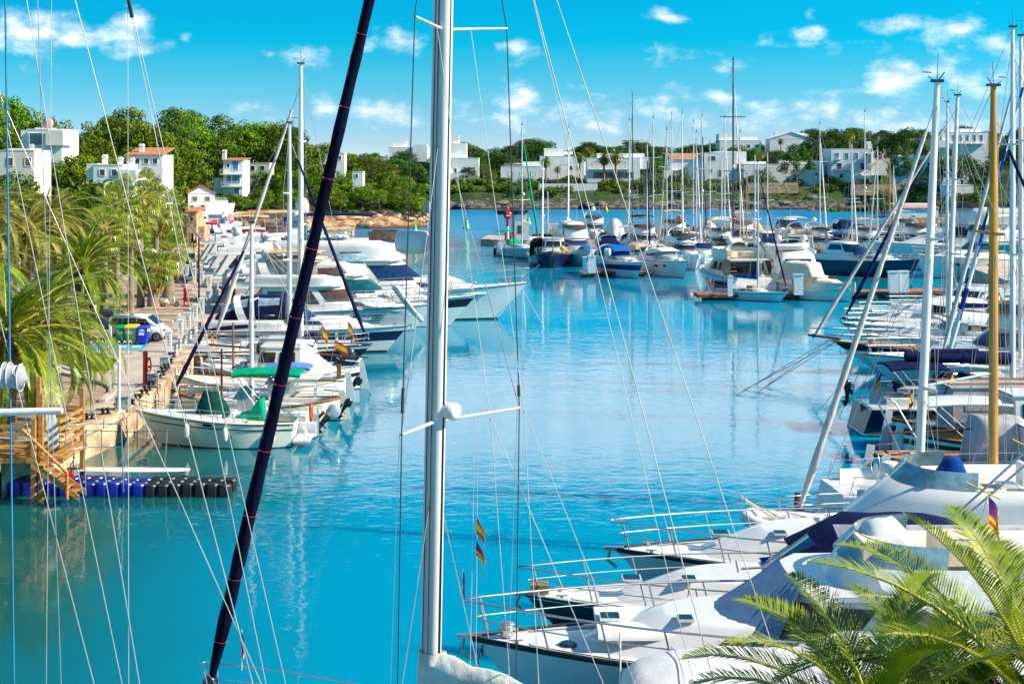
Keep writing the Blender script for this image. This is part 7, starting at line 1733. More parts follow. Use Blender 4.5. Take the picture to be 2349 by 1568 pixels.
z = b.dk(0); b.canopy(-.30*b.L, .10*b.L, .72*b.B, .66*b.B, z+1.0, z+1.0, 1.9, 1.8, CCREAM, name='upper_tent', back=.12, front=.12, e=.3); b.canopy(.05*b.L, .47*b.L, .74*b.B, .2*b.B, z-.1, z+.2, 1.3, .9, CCREAM, name='bow_tent', back=.05, front=.5, e=.4)
m = MB()
for t in (.06, .2, .34, .48, .62, .76): pass
for sd in (1, -1): m.loft([[b.hp(t, b.sheer(t)*k, sd, .03) for k in (.72, 1.0)]+[vadd(b.hp(t, b.sheer(t), sd, .02), (0, 0, .55))] for t in [i/10*.94+.02 for i in range(11)]], 0)
m.build('side_dodger', CCREAM, b.o); b.fenders((.16, .32, .47), -1, .22, 1.0, FENDN, .1); b.fenders((.10,), 1, .22, 1.0, FENDN, .1)
q = Wp(2082, 640)
b = sport('dark navy express cruiser with a gold waterline stripe', q, 320, 14, 4.5, 'stem', hull=NAVY, boot=GOLD, group=CB, lod=2, deck=WHITE, hard=WHITE, fs=2.0, fb=2.5, arch=False, anti=CREAM, railr=.03)
q = Wp(2072, 640)
b = fly('white pilothouse yacht with portholes and teal saloon glass behind the tall mast', (q[0]+10.5, q[1]+4), 196, 19, 5.6, 'mid', group=CB, lod=2, domes=0, glass=GLASST, fs=2.2, fb=3.0, bim=CCREAM, aft=True, flyh=.07)
b = fly('massive white slab sided yacht at the right edge of the middle pontoon', (Wp(2290, 640)[0]+1.5, Wp(2290, 640)[1]+16), 178, 26, 7.0, 'mid', group=CB, domes=2, glass=GLASS, fs=3.0, fb=3.8, flyh=.08, sup=WHITE)
# second row
R2 = [(1243,600,90,13,'llaut2',dict(),'white wheelhouse trawler with black framed canopy behind the navy trawler'),(1322,596,270,12,'sport',dict(canopy=CGREY),'white cruiser wearing a grey camper top behind the green hood trawler'),(1388,592,92,13,'sport',dict(canopy=CNAVY,arch=True),'white cruiser, stern on, with bright navy camper canvas and clear panels'),(1362,556,268,14,'fly',dict(domes=1),'white pilothouse yacht nearest the notice board'),(1478,588,272,14,'fly',dict(bim=CNAVY,domes=1),'white yacht with navy bimini beside a white hoop arch'),(1475,606,280,10,'sport',dict(canopy=CTAN,arch=True),'little white cruiser with tan hood between two sport cruisers'),(1572,612,275,13,'fly',dict(flyc=CBLACK,domes=0),'white flybridge yacht with black upper cover and dark windows'),(1548,578,270,15,'fly',dict(bim=CCREAM,domes=0),'cream hardtop yacht beneath a long pale cover'),(1615,600,262,11,'sport',dict(bim=None),'open white cruiser hidden between masts left of the cream yacht'),(1655,592,272,13,'fly',dict(bim=CCREAM,domes=1),'white yacht with cream awning behind the big cream yacht'),(1705,575,272,14,'fly',dict(bim=CTAN,domes=1),'white yacht with tan awning just behind the twin domes'),(1762,588,268,13,'sport',dict(hard=WHITE),'white hardtop cruiser left of the domed tender yacht'),(1815,556,270,15,'sport',dict(hard=WHITE,canopy=None),'white hardtop cruiser with navy side curtain on the breakwater'),(1812,590,92,14,'fly',dict(bim=CCREAM,domes=0),'white yacht with wide cream bimini behind the tender yacht'),(1885,590,272,13,'fly',dict(domes=1,bim=None),'white yacht with pilothouse windows behind the twin domes'),(1930,596,274,11,'sport',dict(bim=CBLUE),'white cruiser with a blue sunshade among the masts'),(1945,556,270,14,'sport',dict(hull=NAVY,canopy=CNAVY),'navy hulled cruiser with navy canvas at the breakwater'),(1990,590,268,13,'fly',dict(bim=CTAN),'white yacht with tan top behind the gold striped cruiser'),(2040,580,268,13,'fly',dict(bim=CNAVY,domes=0),'white yacht with navy awning before the white boat shed'),(2075,568,275,14,'fly',dict(domes=1,bim=CTAN),'white yacht with tan bimini and white dome right of the boat shed'),(2105,592,272,15,'fly',dict(domes=0),'white yacht with broad dark saloon windows behind the tall mast'),(2175,585,268,14,'fly',dict(domes=0,bim=None),'white yacht with hoop mast below the right wall'),(2200,600,265,15,'fly',dict(domes=1,bim=CCREAM),'white yacht with cream arch awning below the right wall'),(2262,596,270,16,'fly',dict(domes=2),'white yacht with twin domes by the wooden mast'),(2150,560,270,12,'sport',dict(canopy=CWHITE),'white cruiser with white tent under the right wall'),(2320,575,272,15,'fly',dict(domes=1,bim=CNAVY),'white yacht with navy top at the far right shore')]
for px, py, hd, L, k, kw, l in R2:
    if k == 'llaut2':
        b = fly(l, Wp(px, py), hd, L, 4.6, 'mid', group=CB, domes=0, arch=False, glass=GLASS, **kw); b.canopy(-.49*L, -.28*L, .82*b.B, .82*b.B, 1.2, 1.2, 2.5, 2.5, CBLACK, name='black_canopy', back=.1, front=0, e=.3, wins=((1, 8, 1, 4),), glass=GLASSL); continue
    b = (fly if k == 'fly' else sport)(l, Wp(px, py), hd, L*1.15, None, 'mid', group=CB, **kw)
    if py % 5 == 0 and k == 'fly': b.flag(-L/2+.3, .5, b.fs+.3, 1.9, (1.3, .9), droop=.85, **(SPAIN if px % 2 else DUTCH))
for (px, py, w_, h_, l) in ((1415, 562, 9.5, 4.2, 'white pyramid tarpaulin over a laid up boat'), (1632, 562, 8.5, 3.8, 'cream tarpaulin tent over a boat beside the red beacon'), (1738, 556, 8, 3.4, 'tan tarpaulin over a boat right of the tall dark mast')):
    p = W(px, py); bt = Boat('covered_boat', l, 'motorboat', 12, 3.8, 1.1, 1.6, (p[0], p[1]+2), 272, 'mid', group=CB); bt.hull(); bt.deck()
    bt.canopy(-5.4, 4.6, 3.7, 2.2, 1.0, 1.5, h_, h_*.55, CTAN if 'tan' in l else CCREAM if 'cream' in l else CWHITE, name='tarpaulin', back=.35, front=.6, e=1.3)
# the masts behind: every mast a yacht of its own
MS = [(1245,370,192,270,CWHITE,CNAVY,ALU,'white sloop left of the navy trawler, shorter mast pair'),(1256,439,196,92,None,CBLUE,ALU,'white sloop with stubby mast right behind the navy trawler'),(1304,296,212,268,CWHITE,CNAVY,ALU,'white sloop whose lone mast stands before the notice board'),(1443,278,216,270,None,None,ALU,'white sloop with pale mast just left of the tall thin mast'),(1450,221,220,92,CWHITE,CNAVY,MASTD,'white cutter with tall thin brownish mast over the white tarpaulin'),(1484,331,200,268,CNAVY,None,ALU,'white sloop with short mast beside the hoop arch yacht'),(1498,273,214,270,None,CBLUE,ALU,'white sloop with mast between the two crossing forestays'),(1529,300,206,94,CCREAM,CWHITE,ALU,'white sloop with leaning mast behind the white sport cruiser'),(1540,263,222,272,None,CCREAM,ALU,'white sloop with tall mast left of the red beacon'),(1564,263,216,268,CWHITE,CNAVY,ALU,'white sloop with tall dark topped mast right of the red beacon'),(1590,281,222,90,None,CNAVY,ALU,'white sloop with mast above the cream tarpaulin'),(1597,305,204,272,CWHITE,None,ALU,'white sloop with shorter mast right above the black covered yacht'),(1610,269,212,270,CNAVY,CBLUE,ALU,'white sloop with tall mast left of the big cream yacht'),(1655,346,200,88,None,CNAVY,ALU,'white sloop with low mast behind the cream yacht dome'),(1662,272,218,270,CWHITE,CWHITE,MASTW,'white sloop with wide white boom cover above the cream yacht'),(1681,140,206,270,CCREAM,None,MASTD,'large yacht with the tall black mast dominating the middle pontoon'),(1697,305,214,268,None,CNAVY,ALU,'white sloop with mast just right of the tall black mast'),(1712,400,212,90,None,CTAN,MASTY,'small sloop with brown wooden mast behind the little blue covered sloop'),(1731,356,200,270,None,CWHITE,ALU,'white sloop with slim mast left of the little sloop mast'),(1880,286,214,272,CWHITE,CNAVY,ALU,'white sloop with mast left of the three storey cube house'),(1953,331,190,268,CWHITE,None,ALU,'white sloop with short mast and white furled sail over the gold striped cruiser'),(1983,259,216,270,None,CNAVY,ALU,'white sloop with tall mast in front of the cube house'),(2012,337,196,92,CWHITE,CBLUE,ALU,'white sloop with mast crossed by the pale furled headsails'),(2040,362,200,270,None,CTAN,MASTY,'sloop with yellow wooden mast before the white boat shed'),(2049,380,212,268,CWHITE,None,ALU,'white sloop with lowest mast beside the white boat shed'),(1628,330,226,270,None,CNAVY,ALU,'white sloop with mast half lost behind its neighbours near the terracotta house'),(1760,350,205,270,None,CCREAM,ALU,'white sloop with mast right of the little sloop forestay')]
for i, (px, yt, D, hd, fu, cv, mm, l) in enumerate(MS):
    b = sail(l, (px, yt), D, hd+((i*37) % 9-4), None, furl=fu, cover=cv, hood=(CNAVY, CWHITE, None)[i % 3], m=mm, group=CS, r=.125 if yt > 200 else .20, fr=.14, wr=.014, dome=.40 if i % 3 == 0 else None, spr=(.38, .68) if yt < 320 else (.5,), bim=(None, CNAVY, None, CWHITE)[i % 4], stripe=(None, STRIPEB, None, NAVY, None)[i % 5])
    if i % 4 == 1: cloth(b.o, (b.M(.30)[0]-.2, .9, b.M(.30)[2]), (.9, .6), SPAIN['cols'], SPAIN['frac'], .9, name='courtesy_flag')
# ------------------------------------------------------------------ boats on the right quay, bows or sterns towards the channel
RB = 'boats moored along the right quay'
structure(MB().prism([(46, 19.5), (120, 19.5), (120, 272), (96, 272), (60, 200), (50, 120)], -1.5, QZ, 0).build('right_quay_pavement', PAVE))
def at(px, D): return ((px-CX)*D/F, D)
sport('white cruiser with black window band farthest along the right row', at(2190, 128), 186, 14, None, 'bow', group=RB, hard=WHITE, glass=GLASS, arch=False)
sport('white cruiser with blue tinted screen second farthest on the right row', at(2035, 119), 182, 14, None, 'bow', fs=1.1, fb=1.5, group=RB, lod=2, glass=GLASSB, stripe=NAVY, bim=None, railr=.03)
sport('long white cruiser with tall bow rails third farthest on the right row', at(1965, 113.5), 181, 14.5, None, 'bow', fs=1.1, fb=1.5, group=RB, lod=2, glass=GLASS, hard=WHITE, arch=False, railr=.03)
b = sport('white cruiser with big anchor on its bow, hull number painted near the bow', at(1931, 108), 181, 15, 4.5, 'bow', fs=1.1, group=RB, lod=2, glass=GLASSB, cov=CWHITE, railr=.03, fb=1.5)
b = sport('white cruiser with soft white windscreen cover behind the black gulet bow', at(1955, 97.5), 181, 14, 4.2, 'bow', fs=1.1, fb=1.5, group=RB, lod=2, cov=CWHITE, glass=GLASSL, railr=.03)
b = sail('white sloop with navy furled headsail above the gulet bowsprit', (2172, 240), 102.5, 179, 14, furl=CNAVY, cover=CNAVY, hood=None, mx=.02, group=RB, lod=2, bow=None, r=.13, fr=.16, dome=None, stripe=NAVY, s0=.86, s1=.93, bowx=at(1930, 102.5)[0])
# gulet with bowsprit
x, D = at(1905, 88.5)
b = Boat('wooden_gulet', 'black and white gulet with a brown bowsprit reaching over the water', 'sailing yacht', 17, 4.4, 1.3, 2.2, (x, D), 180, 'bow', rake=3.2, group=RB, lod=2, flare=.5, wl=.8, tw=.6)
b.hull(WHITE, BLACK, ANTI, None, WOOD, .72, .92); b.deck(TEAK); z = b.dk(4)
MB().plate([(7.9, -.28, 2.2), (10.0, -.12, 2.45), (10.0, .12, 2.45), (7.9, .28, 2.2)], (0, 0, 1), .14).build('bowsprit', DWOOD, b.o)
b.rail(.45, .97, .8, 7, .03, pulpit=1.6); b.cabin(-4, 2.2, 2.7, z-.3, z+.45, nose=.6, rf=.2, rb=0, m=WHITE, name='deckhouse', wins=((.08, .5, .3, .8),))
MB().lathe([(.22, 0), (.2, .3), (.28, .35), (.28, .5), (.1, .55)], 10, (5.8, 0, z), 0).build('windlass', STEEL, b.o)
b.rig(.8, A(2125, 215, 90)[2]-2.2, .17, 2.0, MASTW, (.36, .66), 1.5, 9.7, CPINK, .15, .0, .92, 0, None, wr=.016, lean=.04, stern=-8)
MB().tube([(.8, -2.1, z+1.9), (.8, 2.1, z+1.9)], .07, 6).tube([(.8, -1.5, z+1.5), (.8, 1.5, z+1.5)], .05, 6).build('wooden_crossbar', WOOD, b.o)
for dx, dy in ((-8, -9), (-6.5, -8)): b.lines([((8.3, 0, 2.4), (x+dx, D+dy, -.1), 0), ((8.0, .5, 2.3), (x+dx+.8, D+dy+2, -.1), 0)], .025, ROPED)
# white cruiser hull with oval lights
b = fly('white cruiser with pale green hull side and three oval portlights beside the gulet', at(1978, 83), 180, 18, 5.0, 'bow', group=RB, lod=2, glass=GLASSB, domes=0, arch=False, hw=False, fs=1.6, fb=2.1, gw=(.2, .9), flyh=.05, boot=WHITE, railr=.028)
for t in (.86, .70, .58, .44): b.hullwin(t, t+.028, .66, .78, GLASS, rim=STEEL)
b.lines([((8.6, 0, 2.4), (at(1850, 78)[0], 75, -.1), 0), ((8.6, 0, 2.4), (at(1900, 74)[0], 72, -.1), 0)], .022, ROPED)
# yachts whose wound headsails slant over this row
b = sail('sloop with pale wound headsail ending over the oval portlights', (2341, 90), 80, 180, 15, furl=CPINK, cover=None, hood=None, mx=.0, group=RB, r=.15, fr=.17, dome=None, m=MASTW, boomb=False, bowx=at(2150, 80)[0])
b = sail('sloop with blue and white spiral striped headsail on the right row', (2366, 80), 77, 180, 14, furl=CWHITE, twist=CBLUE, cover=None, hood=None, mx=.0, group=RB, r=.14, fr=.17, dome=None, m=MASTW, boomb=False, bowx=at(2158, 77)[0])
# navy sloop, stern out
x, D = Wp(1972, 997)
b = sail('black navy sloop, stern out, with navy boom cover and dark blue sprayhood', (2322, 72), D+1.4, 2, 15, hull=NAVY, boot=WHITE, furl=None, cover=None, hood=CNAVY, mx=.12, group=RB, lod=2, r=.15, dome=None, m=MASTW, wr=.014, boomb=False, stripe=NAVY, rail=WHITE, sternx=x)
mx = b.o.location.x; z = b.dk(0)
xm = A(2322, 500, D+1.4)[0]-mx
MB().tube([(xm-.2, 0, z+2.1), (xm-5.6, 0, z+2.25)], [.34, .26], 10).tube([(xm-1.8, .05, z+2.45), (xm-4.2, .05, z+2.45)], .18, 8).build('sail_cover', CNAVY, b.o)
b.bimini(-.40*b.L, -.20*b.L, 2.6, z+1.75, z, CNAVY, name='spray_roof'); b.canopy(-.12*b.L, .02*b.L, 2.6, 2.4, z, z, 1.4, 1.1, CNAVY, name='blue_dodger', back=0, front=.7)
b.outboard(-.5*b.L+.2, 1.2, 1.7, .8, ENGD, 0, RUB); b.flag(-.5*b.L+.3, -.6, 1.4, 1.8, (.9, .8), droop=.8, lean=.5, **BALEAR)
dinghy('inflatable_dinghy', 'navy covered inflatable with grey tube ends on the black sloop stern', 3.0, 1.6, (b.o.location.x-.26*b.L, b.o.location.y-.2, 2.0), R(2), RIBG, CNAVY, .24)
# grey sheeted double ender
x, D = Wp(2050, 1035)
b = llaut('double ender under a long stained grey tarpaulin with wooden roof rails', (x, D+.6), 2, 11, 'stern', hull=WHITE, stripe=BLACK, cab=.18, cabx=(-.26, .22), group=RB, lod=2, cabm=CGREY, glass=CGREY, rudder=True)
z = b.dk(0)
for sd in (.75, -.75): MB().tube([(-2.9, sd, z+2.15), (2.2, sd, z+2.15)], .05, 5).build('roof_rail', WOOD, b.o)
b.flag(-3.4, -.3, z+.6, 2.2, (.9, .8), droop=.85, lean=.4, pole=WOOD, r=.05, **SPAIN)
# wheelhouse llaut with white awning
x, D = Wp(2075, 1062)
b = llaut('white fishing boat with a white rigid awning aft and windowed wheelhouse', (x, D+.4), 1, 10.5, 'stern', hull=WHITE, stripe=BLACK, deck=TEAK, cab=.20, cabx=(-.04, .22), group=RB, lod=2, awning=(-.42, -.05, .165, WHITE), wood=DWOOD)
b.flag(-.46*b.L, .3, b.fs, 1.9, (.75, .7), droop=.85, lean=.1, **SPAIN)
MB().plate([(1.6, -.05, b.dk(0)+2.2), (3.4, -.05, b.dk(0)+.7), (3.6, -.05, b.dk(0)+.8), (1.8, -.05, b.dk(0)+2.5)], (0, 1, 0), .08).build('wooden_crutch', WOOD, b.o)
# front llauts with hung rudders
x, D = Wp(1975, 1118)
b = llaut('wood railed double ender with white rudder and a tall grey cloth cover amidships', (x+.6, D+.5), 0, 10, 'stern', hull=WHITE, deck=TEAK, cab=None, group=RB, lod=2, wood=WOOD, mastm=.30)
b.canopy(-.10*b.L, .16*b.L, 2.0, 2.0, b.dk(0)-.2, b.dk(0)-.2, 2.2, 2.2, CGREY, name='cloth_cover', back=.1, front=.1, e=.25)
m = MB(); m.tube([(-3.6, .6, b.fs-.2), (-4.6, .6, b.fs+2.1), (-4.3, .6, b.fs+2.35), (-3.9, .5, b.fs+2.1), (-2.6, .5, b.fs-.1)], .04, 6); m.build('stern_hoop', STEEL, b.o)
b.lines([((-4.9, 0, .9), (x-3.2, D-2.0, -.1), .0)], .03, ROPED)
x, D = Wp(2012, 1134)
b = llaut('dark railed double ender with a small wheelhouse nearest the blue covered console', (x+.5, D+.2), 0, 9.5, 'stern', hull=WHITE, deck=WHITE, cab=.19, cabx=(.10, .34), group=RB, lod=2, wood=DWOOD)
# yacht with the varnished mast
b = sail('sloop with a thick varnished yellow wooden mast on the right row', (2278, 207), 52, 4, 13, furl=CNAVY, cover=None, hood=None, mx=.02, group=RB, lod=2, r=.185, fr=.13, dome=None, m=MASTY, spr=(.62,), boomb=False, wr=.012, lean=0)
b.o.rotation_euler[0] = 0; MB().tube([(b.M(0)[0], 0, b.M(0)[2]-.1), (b.M(0)[0], 0, b.M(0)[2]+.45)], .21, 10).build('mast_boot', CBLUE, b.o)
MB().tube([(b.M(.3)[0]-3, -.3, b.M(.3)[2]-1), (b.M(.3)[0]+.3, 0, b.M(.3)[2]-.5)], .05, 6).build('crosstree', ALU, b.o)
# white mast sloop, bow out, with inflatable on the foredeck
xb, D = at(1770, 46)
b = sail('white sloop, bow out, with the long pale furled headsail and thick white mast', (2150, 182), D, 180, 12.5, furl=CPINK, cover=None, hood=CNAVY, group=RB, lod=2, r=.16, fr=.135, dome=None, m=MASTW, mx=.02, spr=(.30, .64), wr=.011, lean=.045, boomb=False, bow=5.5, h=15.3)
b.o.location.x = xb+b.L/2+.0
dm = at(2103, 46)[0]-xb; print('mast from bow', dm)
for ch in list(b.o.children):
    if ch.name.split('.')[0] in ('mast', 'rigging', 'furled_headsail', 'spreader'):
        for g_ in list(ch.children): bpy.data.objects.remove(g_)
        bpy.data.objects.remove(ch)
b.rig(b.L/2-dm, A(2150, 182, 46)[2]-1.6, .155, 1.5, MASTW, (.30, .64), 1.0, b.L/2-(at(1828, 46)[0]-xb), CPINK, .145, .0, .93, 0, None, wr=.011, lean=.046)
MB().plate([(b.L/2-.4, .35, 1.35), (b.L/2+1.0, .35, 2.2), (b.L/2+1.0, .50, 2.2), (b.L/2-.4, .50, 1.35)], (0, 0, 1), .1).plate([(b.L/2-.4, -.50, 1.35), (b.L/2+1.0, -.50, 2.1), (b.L/2+1.0, -.35, 2.1), (b.L/2-.4, -.35, 1.35)], (0, 0, 1), .1).build('bow_arm', CCREAM, b.o)
MB().tube([(b.L/2-1.0, -.8, 1.3), (b.L/2-1.05, -.8, 2.2)], [.12, .10], 8).build('red_fender_roll', DWOOD, b.o)
dinghy('inflatable_dinghy', 'small white inflatable dinghy beside the bow of the white mast sloop', 2.9, 1.5, (xb+.4, D-.9, 1.35), R(165), RIBW, LGREY, .22)
# ------------------------------------------------------------------ foreground boats
FGG = 'yachts in the right foreground'
structure(MB().prism([(1.8, -12), (70, -12), (70, 19.3), (2.6, 19.3)], -1.5, QZ, 0).build('near_quay_pavement', PAVE))
# F3: flybridge yacht with outriggers
b = fly('white flybridge yacht with a smoked low wind screen and silver outrigger poles', (at(1405, 41)[0], 41), 180, 16.5, 4.8, 'bow', group=FGG, lod=2, glass=GLASSL, domes=0, arch=False, aerial=False, fs=1.6, fb=1.95, rail=BLACK, flyh=.07, fglass=GLASSL, hw=False, railr=.028, h=1.25, flyrf=1.5)
L = b.L; z = b.dk(0)+1.25
b.canopy(-.16*L, -.075*L, 1.5, 1.0, z+.45, z+.45, 1.5, 1.0, CBLUE, name='console_cover', back=.3, front=.5)
for y in (-.5, .5): m = MB(); m.box((-.24*L, y, z+.75), (.55, .55, .2), 0); m.box((-.255*L-.2, y, z+1.15), (.14, .55, .7), 0); m.tube([(-.24*L, y, z), (-.24*L, y, z+.7)], .05, 6); m.build('helm_chair', WHITE, b.o)
for (sx, sd, ex, ez, ey) in ((-.02*L, 1, -6.2, 6.4, 1.4), (-.02*L-.25, 1, -6.6, 6.4, 1.4), (-.16*L, -1, -4.5, 3.4, -.8)):
    a = (sx, sd*.42*b.B, z-.6); e = (a[0]+ex, a[1]+ey, a[2]+ez); MB().tube([a, e], .035, 6).build('outrigger_pole', STEEL, b.o)
m = MB()
for k in (.3, .5, .7):
    c = lerp((-.02*L, .42*b.B, z-.6), (-.02*L-6.2, .42*b.B+1.4, z+5.8), k); m.tube([vadd(c, (.5, 0, .25)), vadd(c, (-.5, 0, -.25))], .022, 5)
m.build('pole_spreader', GOLD, b.o)
m = MB().lathe([(.05, 0), (.07, .5), (.3, .55), (.34, .75), (.25, .85)], 12, (-.05*L, -.42*b.B, z+.3), 0); m.build('radar', WHITE, b.o)
MB().loft([[(x, -.44*b.B-.02, z_) for z_ in (z-.3, z+.25)] for x in (.0, .25)], 0).build('shore_phone', PEDW, b.o)
# F2: black hulled cruiser
b = sport('black hulled cruiser with a bare white foredeck and long steel rails', (at(1200, 37.2)[0], 37.2), 180, 15, 4.1, 'bow', group=FGG, lod=2, hull=BLACK, rail=WHITE, deck=WHITE, glass=GLASSB, arch=False, fs=1.5, fb=1.75, hw=False, railr=.024, canopy=CNAVY)
b.canopy(-.25*b.L, .05*b.L, .74*b.B, .6*b.B, b.dk(0)+.6, b.dk(0)+.8, 1.1, .5, mat('bright navy canvas', (.008, .025, .30), .7, spec=.08), name='screen_cover', back=.2, front=.7)
MB().box((.47*b.L, 0, b.fb+.14), (.5, .4, .25), 0).build('rope_coil', TEAK, b.o)
# F1: main flybridge yacht
b = fly('large white flybridge yacht with brown side window and cushioned foredeck', (at(1072, 33)[0], 33), 180, 17.5, 4.9, 'bow', group=FGG, lod=2, glass=GLASSBR, domes=0, arch=False, aerial=False, fs=1.65, fb=2.05, rail=BLACK, flyh=.036, fglass=GLASSL, hw=False, railr=.03, gw=(.40, .84), h=1.75, fx=-.07, flyrf=.4)
L, B = b.L, b.B
b.hullwin(.665, .705, .55, .74, GLASS, rim=STEEL)
z = b.dk(.2*L)
b.screen(.02*L, .225*L, .66*B, z+.1, z+1.85, mat('windscreen cover cloth', (.13, .23, .38), .5), rf=.17*L, nose=.17*L, a0=.30, name='windscreen_cover')
for y in (-.55, .55):
    rings = []
    for i in range(12): rings.append([(.20*L+.12*L*i/11, y+w, z+h_) for w, h_ in ((-.5, .42), (-.48, .56), (-.25, .60+.02*(i % 2)), (.25, .60+.02*(i % 2)), (.48, .56), (.5, .42))])
    MB().loft(rings, 0, cap0=True, cap1=True).build('sun_cushion', CWHITE, b.o)
MB().lathe([(.22, 0), (.22, .04), (.16, .06)], 16, (.36*L, .5, b.dk(.36*L)+.05), 0).build('deck_hatch', GLASS, b.o)
m = MB().lathe([(.16, 0), (.14, .12), (.2, .16), (.2, .3), (.08, .34)], 12, (.445*L, 0, b.dk(.445*L)+.04), 0); m.tube([(.445*L, 0, b.fb+.1), (.5*L, 0, b.fb+.02)], .03, 5); m.build('windlass', STEEL, b.o)
z2 = b.dk(0)+1.75
for sd in (1, -1):
    MB().plate([(-.34*L, sd*.405*B, z2+.70), (-.04*L, sd*.405*B, z2+.72), (-.05*L, sd*.41*B, z2+.3), (-.14*L, sd*.415*B, z2-.45), (-.26*L, sd*.415*B, z2+.2)], (0, sd, 0), .02).build('side_dodger', CWHITE, b.o)
b.canopy(-.12*L, -.04*L, 1.5, 1.1, z2+.5, z2+.5, .95, .8, CWHITE, name='console_cover', back=.2, front=.3)
m = MB()
for k in (0, 1): m.tube([(.06*L+.9*k-.2, -.43*B+.05, z2-.55), (.06*L+.9*k+.05-.2, -.43*B-.02, z2-.25)], .03, 6)
m.tube([(.05*L-.1, -.43*B+.02, z2-.4), (.05*L+.8, -.43*B+.04, z2-.45)], .03, 6).build('grab_handle', STEEL, b.o)
MB().tube([(-.36*L, -.435*B, z2-.1), (.02*L, -.43*B, z2-.12)], .025, 6).build('side_handrail', STEEL, b.o)
for x, p in ((.17*L, 0), (.02*L, 0)): MB().tube([(x, -.46*B, b.dk(x)+.85), (x+.05, -.50*B, b.dk(x)+.3), (x, -.47*B, b.dk(x)-.25)], .018, 5).build('fender_rope', ROPE, b.o)
b.lines([((L/2-.6, -.4, 2.0), (at(985, 31)[0], 30.5, -.1), .0), ((L/2-.4, 0, 1.9), (at(1030, 30)[0], 30, -.1), .0)], .022, ROPED)
b.flag(L/2+.12, 0, b.fb+.85, .75, (.28, .55), cols=(FBLU,), frac=(1,), droop=.95, lean=0, pole=STEEL, r=.015)
b.flag(-.22*L, -.3, z2+.9, 1.0, (.8, .8), droop=.8, lean=-.3, **BALEAR)
# F0: boat laid up under a white cover, right below the viewer
D0 = 28.9
b = Boat('covered_motorboat', 'white motorboat with smooth foredeck wearing a taut white cover', 'motorboat', 12.5, 4.0, 1.1, 1.55, (at(1190, D0)[0], D0), 180, 'bow', group=FGG, lod=2)
b.hull(); b.deck(WHITE); z = b.dk(2)
b.cabin(-1.5, 5.3, 3.2, z-.3, z+.62, nose=4.4, rf=1.9, rb=0, tum=.22, m=WHITE, name='foredeck_dome', e=2.2)
rings = []
for x, w, zb, zt in ((4.05, .25, z+1.02, z+1.10), (3.95, .75, z+.92, z+1.25), (3.55, 1.22, z+.86, z+1.42), (2.8, 1.52, z+.80, z+1.56), (1.6, 1.68, z+.74, z+1.66), (.6, 1.75, z+.70, z+1.58), (.0, 1.77, z+.68, z+1.62), (-1.0, 1.75, z+.75, z+2.05), (-2.5, 1.75, z+.7, z+1.9), (-4.5, 1.75, z+.6, z+1.8), (-5.6, 1.6, z+.5, z+1.2)):
    h_ = zt-zb; sd_ = [(w*.90, zb), (w*.97, zb+h_*.5), (w*.995, zb+h_*.60), (w, zb+h_*.64), (w*.97, zb+h_*.67), (w*.9, zb+h_*.72), (w*.5, zt-.06+.03*sin(x*2.2)), (w*.2, zt)]
    rings.append([(x, y_, z_) for y_, z_ in sd_]+[(x, 0, zt+.03)]+[(x, -y_, z_) for y_, z_ in sd_[::-1]])
MB().loft(rings, 0, cap0=True, cap1=True).build('flybridge_cover', CWHITE, b.o)
b.cabin(-5.4, 2.6, 2.5, z+.3, z+.95, nose=1.6, rf=.1, rb=0, tum=.02, name='flybridge_base')
m = MB()
for y in (-1, 1): m.tube([(4.0, .75*y, z+.94), (3.55, 1.23*y, z+.87), (2.8, 1.53*y, z+.81), (1.6, 1.69*y, z+.75), (.0, 1.78*y, z+.69)], .02, 5)
m.tube([(2.8, y_, z_) for y_, z_ in ((-1.53, z+1.2), (-1.42, z+1.4), (-.76, z+1.56), (0, z+1.63), (.76, z+1.56), (1.42, z+1.4), (1.53, z+1.2))], .012, 4).tube([(.6, y_, z_) for y_, z_ in ((-1.76, z+1.2), (-1.63, z+1.43), (-.88, z+1.58), (0, z+1.65), (.88, z+1.58), (1.63, z+1.43), (1.76, z+1.2))], .012, 4).build('cover_seam', CGREY, b.o)
m = MB().tube([(3.3, -1.2, z+.80), (2.6, -1.46, z+.76), (1.4, -1.58, z+.70)], .05, 5); m.build('wooden_trim', WOOD, b.o)
MB().tube([(4.0, -.9, z+.3), (4.0, -.9, z+1.9)], .025, 6).build('aerial', WHITE, b.o)
# ---- the yacht whose mast divides the picture
mx_, mD = (988-CX)*26/F, 26.0
bow = W(462, 1556, 2.0); hd = math.degrees(atan2(bow[1]-mD, bow[0]-mx_)); J = hypot(bow[1]-mD, bow[0]-mx_)
L = 15.2
b = Boat('sailing_yacht', 'large sloop whose tall pale mast and dark furled headsail cross the foreground', 'sailing yacht', L, 4.3, 1.45, 1.75, (bow[0], bow[1]), hd, 'bow', group=None, lod=2, tw=.7, wl=.8)
b.hull(WHITE, NAVY, ANTI, None, None, .80, .88); b.deck(TEAK); z = b.dk(0)
b.cabin(-1.6, 3.6, 2.5, z-.05, z+.5, nose=2.2, rf=1.2, rb=0, tum=.2, name='coachroof', wins=((.1, .35, .35, .75), (.4, .55, .35, .75)))
b.bulwark(-6.2, -1.6, 2.6, z-.2, z+.35, WHITE, nose=.3, rf=0, name='cockpit_coaming')
m = MB().tube([(-5, .6*cos(2*pi*i/18), z+.8+.6*sin(2*pi*i/18)) for i in range(19)], .025, 5); m.tube([(-4.9, 0, z-.1), (-5, 0, z+.8)], .08, 6); m.build('steering_wheel', STEEL, b.o)
b.rail(.02, .97, .65, 8, .016)
xm = L/2-J; z0 = z+.45; h = 21.0; top = (xm-.10, -.20, z0+h); inv = b.o.matrix_basis.inverted()
hdv = R(hd)
